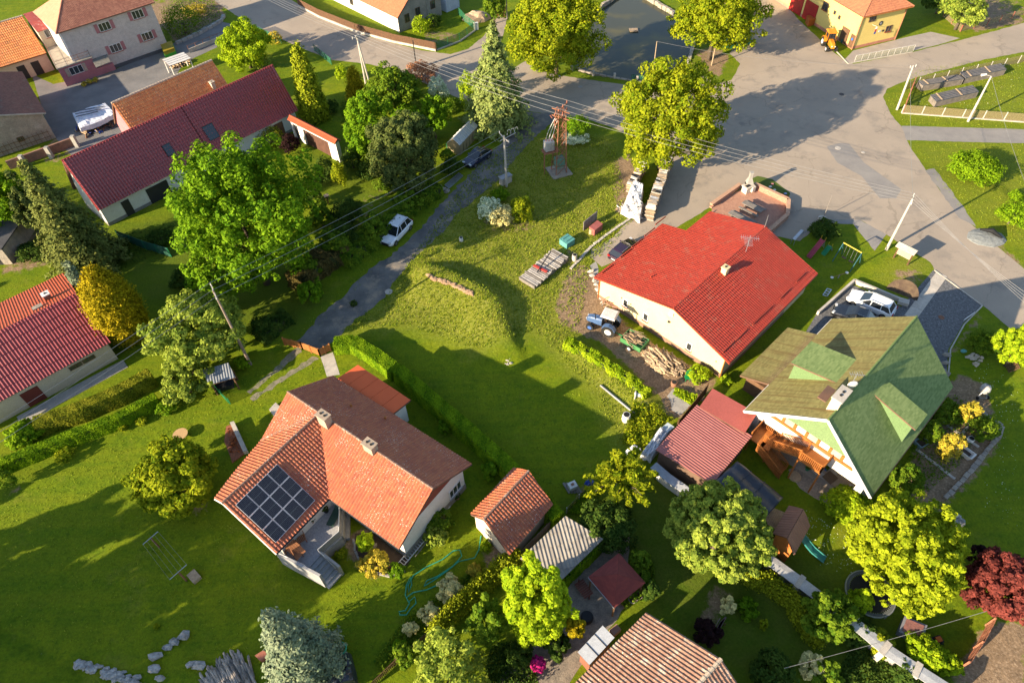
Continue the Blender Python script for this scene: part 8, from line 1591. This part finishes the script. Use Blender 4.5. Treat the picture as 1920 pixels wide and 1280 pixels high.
for i in range(110):
    f=rn.uniform(0,3.99);k=int(f);a,b=P[k],P[k+1];x=a[0]+(b[0]-a[0])*(f-k)+rn.uniform(-2,2);y=a[1]+(b[1]-a[1])*(f-k)+rn.uniform(-3,3);g=G(x,y,1.1);zz=zground(g.x,g.y);g=G(x,y,zz);r_=rn.uniform(.1,.26);MB().ball((g.x,g.y,zground(g.x,g.y)+r_*.3),r_,6,4,(1.2,.9,.6),.25,rn).build('clod',mat('earth_clod',(.40,.26,.16),(.28,.18,.11),3,.95),cl)
# bottom left: wood pile, dark tarp, bricks
logpile('pile of weathered planks and beams at the bottom edge left of the blue spruce',[(384,1290),(400,1262),(440,1238),(458,1235),(480,1260),(478,1295)],130,.4,1.5,.08,13,'wood pile','wood_pile',(MATS['weathered_log'],woodg,MATS['weathered_log']),sg=.14)
tarp('dark tarpaulin over a heap right of the big blue spruce',[(600,1292),(615,1240),(652,1222),(664,1275)],[1.0,1.2,1.2,1.0],tb,seed=9,drape=.9,rough=.2);crate('brick_stack','small stack of red bricks left of the big blue spruce','bricks',[(478,1228),(488,1238),(504,1228)],.5,mat('brick_red2',(.40,.15,.09),(.32,.11,.07),3,.9)); 
c=G(638,1216,1.2);tag(MB().path([c+Vector((math.cos(a)*.45,math.sin(a)*.45,a*.01))for a in[i*.5 for i in range(40)]],.03,5).build('hose_coil',mat('hose_green',(.02,.26,.17))),'coiled green hose on the dark tarpaulin','hose')
# bird table, slabs, etc along the lane
t=thing('bird_table','little bird table with pale top in the shady garden','bird table',G(616,382));c=G(616,382);MB().beam(c,c+Vector((0,0,1.2)),.12).build('post',wood,t);MB().box(c+Vector((0,0,1.25)),(.6,.6,.06),.5).build('top',woodp,t);MB().box(c+Vector((0,0,1.05)),(.35,.35,.3),.5).build('house',wood,t)
t=thing('grating','grey metal grating bars lying beside the lane near the black pine','grating',G(850,340));a,b,c=G(834,347,.1),G(842,353,.1),G(868,330,.1)
for i in range(6):f=i/5;MB().beam(a.lerp(b,f),a.lerp(b,f)+(c-b),.07,.06).build('bar',zinc,t)
MB().beam(a,b,.08).build('end_bar',zinc,t);MB().beam(a+(c-b),c,.08).build('end_bar',zinc,t)
rocks('loose slabs and rubble on the verge left of the grating',[(822,350),(830,355),(838,358),(815,364),(820,368),(812,370)],.3,.45,m_stone,thing_name='slabs')
rocks('low row of kerb stones along the old stone edge left of the cream house',[(1108+i*3.2,508+i*8.5)for i in range(8)],.22,.32,m_conc,thing_name='edge_stones')
t=thing('stone_edge','line of rubble stones between meadow and asphalt beside the firewood','stone edging',G(1160,440));stones([(1070,505),(1110,462),(1150,432),(1185,408)],.3,.14,.45,m_conc,t,'edging_stone')
# white tarped things by carport, blue items
tarp('white tarpaulin bundle along the upper left of the carport',[(1204,848),(1238,800),(1256,806),(1222,856)],[.9,1.0,1.0,.9],tarpw,seed=12,drape=.8,rough=.2);tarp('second white tarpaulin lump beside the weeds',[(1176,842),(1190,832),(1200,840),(1186,852)],[.5,.6,.6,.5],tarpw,seed=14,drape=.5,rough=.15)
t,P,e1,e2=crate('water_tank','white square tank with dark lid frame beside the carport corner','tank',[(1240,802),(1252,792),(1264,800)],1.0,MATS['plastic_pale']); 
t=thing('garden_stove','white box on a dark pallet in the lower lawn corner','box',G(1073,915));c=G(1073,915); 
for i in range(5):MB().box(c+Vector((-.5+.25*i,0,.08)),(.18,1.1,.08),.4).build('pallet_board',woodg,t)
MB().box(c+Vector((0,0,.4)),(.7,.6,.5),.4).build('box',wfr,t);MB().box(c+Vector((0,0,.68)),(.25,.2,.08),.4).build('knob',terr,t)
tarp('blue plastic sheet on the ground by the walnut tree',[(1098,905),(1104,897),(1116,903),(1110,911)],[.3,.35,.35,.3],blu,seed=16,drape=.2,rough=.1)
# pavilion surroundings
t=thing('round_table','round white patterned table between grey shed and pavilion','table',G(1133,1018));c=G(1133,1013,.75);MB().tube(c,c+Vector((0,0,.04)),.42,.42,20).build('tabletop',wfr,t);MB().tube(c+Vector((0,0,.041)),c+Vector((0,0,.05)),.25,.25,16).build('inlay',zinc,t);MB().tube(c-Vector((0,0,.75)),c,.06,.06,8).build('leg',zinc,t)
t=thing('garden_bench','reddish brown slatted bench before the pavilion','bench',G(1095,1110));p,q=G(1085,1090,.45),G(1105,1118,.45);d=(q-p).normalized();s=Vector((-d.y,d.x,0));mm=mat('bench_red',(.20,.07,.05))
for i in range(8):MB().par(p.lerp(q,i/8)-s*.4,s*.8,d*((q-p).length/8*.75),Vector((0,0,.05))).build('slat',mm,t)
for e in(p,q):MB().beam(e-Vector((0,0,.45)),e+Vector((0,0,.4)),.08).build('leg',mm,t)
t=thing('garden_bench','small purple brown bench in the round lawn bed','bench',G(1352,1175));c=G(1352,1174,.45)
for i in range(4):MB().box(c+Vector((-.2+.13*i,.1*i,0)),(.12,.95,.04),-.7).build('slat',mat('bench_plum',(.22,.13,.14)),t)
MB().box(c+Vector((-.35,.1,.3)),(.05,.95,.4),-.7).build('backrest',MATS['bench_plum'],t)
for k in(-.35,.35):MB().beam(c+Vector((k,k*.6,-.45)),c+Vector((k,k*.6,0)),.07).build('leg',wood,t)
for i,(x,y)in enumerate(((1168,1132),(1186,1125),(1196,1118),(1172,1138))):pot(['terracotta pot at the pavilion corner','ring shaped pot under the pavilion edge','large bowl pot right of the pavilion','small pot near the brown roof corner'][i],x,y,0,[.22,.35,.35,.15][i],.3,terr if i%3==0 else m_conc,L_mid)
tag(MB().box(G(1153,1182,.3),(.7,.5,.6),.6).build('brick_box',mat('box_pink',(.40,.22,.17))),'pinkish box between lean-to and pale brown roof','box')
# bottom sheds by left edge of green house: paving slabs on the patio
t=thing('patio_paving','stone slab patio between the green roofed house and the lower lawn','paving',G(1550,880));o_=G(1500,868);e1=(G(1600,938)-o_);L1=e1.length;e1.normalize();e2=Vector((-e1.y,e1.x,0));rn=random.Random(3);base=None
for i in range(int(L1/.6)+4):
    for j in range(5):MB().par(o_+e1*(i*.6-2)+e2*(j*.55+rn.uniform(-.01,.01))+Vector((0,0,.0)),e1*.57,e2*.52,Vector((0,0,.05+rn.uniform(0,.015)))).build('slab',m_conc if rn.random()<.5 else mat('slab_tan',(.42,.33,.24),(.34,.27,.2),2,.9),t)
tag(MB().par(G(1541,893,.08),G(1557,908,.08)-G(1541,893,.08),G(1556,882,.08)-G(1541,893,.08),Vector((0,0,.03))).build('door_mat',mat('mat_brown',(.20,.13,.08))),'brown mat on the slab patio','mat');c=G(1490,893);tag(MB().tube(c,c+Vector((0,0,.12)),.55,.5,14).build('tree_stump',logm),'broad sawn tree stump on the gravel below the orange staircase','stump')
for i,(x,y)in enumerate(((1513,880),(1519,868),(1549,880))):pot(['green plant pot on the slab patio','white pot beside the wicker chair','blue pot at the white wall'][i],x,y,.06,.2,.32,[grn,wfr,blu][i],L_mid)
t=thing('wicker_chair','pale wicker chair on the slab patio','chair',G(1508,862));c=G(1508,862);MB().box(c+Vector((0,0,.35)),(.65,.65,.2),.6).build('seat',woodp,t);MB().box(c+Vector((-.15,.3,.65)),(.65,.1,.5),.6).build('backrest',woodp,t);[MB().beam(c+Vector((x,y,0)),c+Vector((x,y,.3)),.06).build('leg',woodp,t)for x in(-.25,.25)for y in(-.25,.25)]
sheet('gravel_bed',[(1478,880),(1500,870),(1600,935),(1590,960),(1556,950),(1500,915)],.009,mat('pebbles',(.34,.27,.21),(.22,.18,.14),6,.9,1,10),.05)
# vegetable garden right
t=thing('vegetable_garden','stone edged vegetable garden plots right of the green roofed house','garden',G(1800,820))
stones([(1836,770),(1878,800),(1870,822),(1848,848),(1822,880),(1800,905),(1770,935)],.4,.22,.6,m_stone,t,'edging_stone')
for a_,b_ in(((1768,792),(1835,838)),((1718,842),(1790,898)),((1800,818),(1835,772))):a,b=G(*a_),G(*b_);d=(b-a).normalized();s=Vector((-d.y,d.x,0));MB().par(a-s*.12-Vector((0,0,.05)),b-a,s*.24,Vector((0,0,.12))).build('edging_board',m_conc,t)
def tub(label,a,b,m,wd=.7,h=.5):
    p,q=G(*a),G(*b);d=(q-p).normalized();s=Vector((-d.y,d.x,0));t=thing('tub',label,'tub',p);L_=(q-p).length;V=[]; 
    for z,k in((0,.8),(h,1.0),(h,.85),(.15,.65)):
        V+=[p-s*wd/2*k+d*L_*(1-k)/2,p+s*wd/2*k+d*L_*(1-k)/2,q+s*wd/2*k-d*L_*(1-k)/2,q-s*wd/2*k-d*L_*(1-k)/2];V[-4:]=[v+Vector((0,0,z))for v in V[-4:]]
    F=[(0,1,2,3)]; 
    for r_ in range(3):F+=[(r_*4+i,r_*4+(i+1)%4,(r_+1)*4+(i+1)%4,(r_+1)*4+i)for i in range(4)]
    F+=[(12,13,14,15)];MB().add(V,F).build('body',m,t);MB().prism([v for v in V[12:16]],.1,h*.6).build('soil',m_soil,t);return t
tub('long white planted tub under the fruit bush',(1785,835),(1822,862),wfr,.8);tub('pale blue tub planted with greens at the green roof eave',(1716,838),(1736,826),mat('tub_blue',(.22,.33,.38)),.9)
barrel('bucket','white bucket in the vegetable garden',1818,826,.28,.4,wfr,'bucket')
t=thing('cement_mixer','pale cement mixer on wheels at the upper corner of the vegetable garden','cement mixer',G(1838,745));c=G(1838,742)
MB().path([c+Vector((-.1,-.1,.6)),c+Vector((0,0,.85)),c+Vector((.12,.2,1.15)),c+Vector((.18,.3,1.35))],[.25,.45,.42,.25],14).build('drum',mat('mixer_grey',(.42,.40,.37),(.34,.32,.3),3,.7),t);MB().tube(c+Vector((.18,.3,1.35)),c+Vector((.185,.31,1.36)),.2,.2,12).build('opening',blk,t)
for p,q in(((-.5,-.3,.1),(-.1,0,.8)),((.4,-.4,.1),(.1,0,.8)),((-.5,-.3,.15),(.4,-.4,.15)),((0,.5,.1),(0,.1,.8))):MB().beam(c+Vector(p),c+Vector(q),.07).build('frame',zinc,t)
for x in(-.55,.42):q=c+Vector((x,-.35,.18));MB().tube(q,q+Vector((.1,0,0)),.18,.18,12).build('wheel',tyre,t)
t=thing('pallet','brown lattice pallet leaning on the lawn below the right tree','pallet',G(1900,690));a,b,c=G(1880,672,.1),G(1900,664,.5),G(1912,690,.4);e1,e2=b-a,c-b
for i in range(7):MB().beam(a+e1*i/6,a+e1*i/6+e2,.07).build('slat',wood,t);MB().beam(a+e2*i/6+Vector((0,0,.04)),a+e2*i/6+e1+Vector((0,0,.04)),.07).build('slat',wood,t)
rocks('dark stones and rubbish beside the bright yellow tree',[(1778,962),(1785,970),(1795,968),(1800,978),(1788,980),(1782,974)],.25,.5,rkm,thing_name='stone_heap',seed=31);rocks('border stones at the kerb below the gravel driveway',[(1776,665),(1773,680),(1770,695),(1776,702),(1768,712)],.25,.38,m_stone,thing_name='border_stones',seed=33)
tag(MB().ball(G(1807,658,.2),.28,8,6,(1,.7,.7),.15).build('watering_can',turq),'small turquoise can on the lawn beside the driveway','can')
# top-left yard things
tarp('big white tarpaulin over a pile at the end of the orange tiled barn',[(136,212),(196,192),(216,214),(150,240)],[1.6,1.6,1.6,1.5],mat('tarp_bluewhite',(.62,.64,.70),(.50,.53,.62),1,.45,.5,4),seed=21,drape=.6,rough=.12,n=18); 
for k in range(3):p,q=G(140+k*1,209+k*5,1.85),G(196-k*6,199+k*5,1.85);tag(MB().beam(p,q,.14,.08).build('batten',mat('slate_bar',(.12,.14,.17))),['upper','middle','lower'][k]+' dark batten weighing down the big white tarpaulin','batten')
logpile('mixed scrap and logs under the edge of the big white tarpaulin',[(142,240),(215,214),(235,232),(160,258),(140,255)],70,.8,.9,.1,17,'scrap heap','scrap_heap',(rust,woodp,blu,dkm));logpile('split logs in the white roofed lean-to',[(318,124),(360,112),(364,118),(324,132)],60,.8,.5,.09,19,'firewood','firewood_pile',(logm,woodp))
t=thing('planter_cage','green planter box with yellow mesh sides at the house corner','planter',G(313,95));P=[G(300,84,1.2),G(322,76,1.2),G(327,90,1.2),G(306,98,1.2)];c=sum(P,Vector())/4;MB().prism(P,-.1,.6).build('box',mat('lime_green',(.05,.33,.03)),t);MB().prism([p.lerp(c,.05)for p in P],.6,1.2).build('mesh_side',meshmat('mesh_ochre',(.42,.30,.02),.6),t)
for i,(x,y)in enumerate(((225,113),(236,108))):t=thing('garden_chair',['left dark folding chair before the roughcast house','right dark folding chair before the roughcast house'][i],'chair',G(x,y));c=G(x,y);MB().box(c+Vector((0,0,.45)),(.5,.5,.06),.6).build('seat',mat('navy_cloth',(.015,.02,.045)),t);MB().box(c+Vector((.1,.25,.8)),(.5,.06,.7),.6).build('backrest',MATS['navy_cloth'],t);[MB().beam(c+Vector((a_,b_,0)),c+Vector((a_,b_,.45)),.04).build('leg',zinc,t)for a_ in(-.2,.2)for b_ in(-.2,.2)]
for i,(x,y)in enumerate(((158,158),(168,154),(179,150))):bush(['first yellow clump below the pink annex','second yellow clump below the pink annex','third yellow clump below the pink annex'][i],x,y,6,5,L_ylb,200,.12)
t=thing('garden_wall','low pale stone wall beside the front garden path','wall',G(330,88)); 
stones([(331,84),(372,66),(415,42),(421,32)],.45,.5,1.0,m_concd,t)
t=thing('garden_wall','concrete wall with thin railing behind the weeping willow','wall',G(370,90));a,b=G(356,100),G(424,72);MB().par(a-Vector((0,0,.1)),b-a,Vector((.1,.3,0)),Vector((0,0,.75))).build('wall_panel',m_conc,t); 
for i in range(6):p=a.lerp(b,i/5)+Vector((0,0,.65));MB().beam(p,p+Vector((0,0,.6)),.05).build('post',rust,t)
MB().beam(a+Vector((0,0,1.2)),b+Vector((0,0,1.2)),.04).build('rail',rust,t)
t=thing('covered_boat','long bundle under black cover standing at the crimson garage','covered bundle',G(42,745));p,q=G(24,752,.7),G(64,733,.7);MB().path([p,p.lerp(q,.2)+Vector((0,0,.15)),p.lerp(q,.8)+Vector((0,0,.15)),q],[.15,.55,.55,.3],9).build('cover',tb,t);[MB().tube(G(x,y,.0),G(x,y,.5),.08,.08,6).build('leg',zinc,t)for x,y in((28,758),(62,742))]
t=thing('brick_wall','old brick wall with piers at the left end of the wine red barn','wall',G(100,300));a,b=G(20,318),G(146,272);d=(b-a).normalized();s=Vector((-d.y,d.x,0));MB().par(a-Vector((0,0,.1)),b-a,s*.3,Vector((0,0,1.3))).build('wall_panel',mat('old_brick',(.28,.15,.11),(.2,.11,.085),2,.9,.6,9),t)
for x,y in((50,312),(98,296),(146,275)):c=G(x,y);MB().beam(c,c+Vector((0,0,1.7)),.5).build('pier',m_concd,t)
sheet('gravel_path',[(215,650),(235,660),(40,772),(20,775)],.006,m_concd,.1)if 0 else None

patch('daisies dotting the two green islands by the crossroads',[(1700,200),(1730,160),(1915,115),(1915,205),(1700,205)],.14,L_wht,240,.06,'daisies','flowers')
patch('daisies on the lawn right of the green roofed house',[(1800,640),(1910,720),(1910,1000),(1840,960),(1860,760)],.12,L_wht,240,.06,'daisies','flowers')
patch('daisies on the shaded lawn below the playhouse',[(1500,950),(1600,1000),(1600,1080),(1520,1060)],.12,L_wht,160,.07,'daisies','flowers')
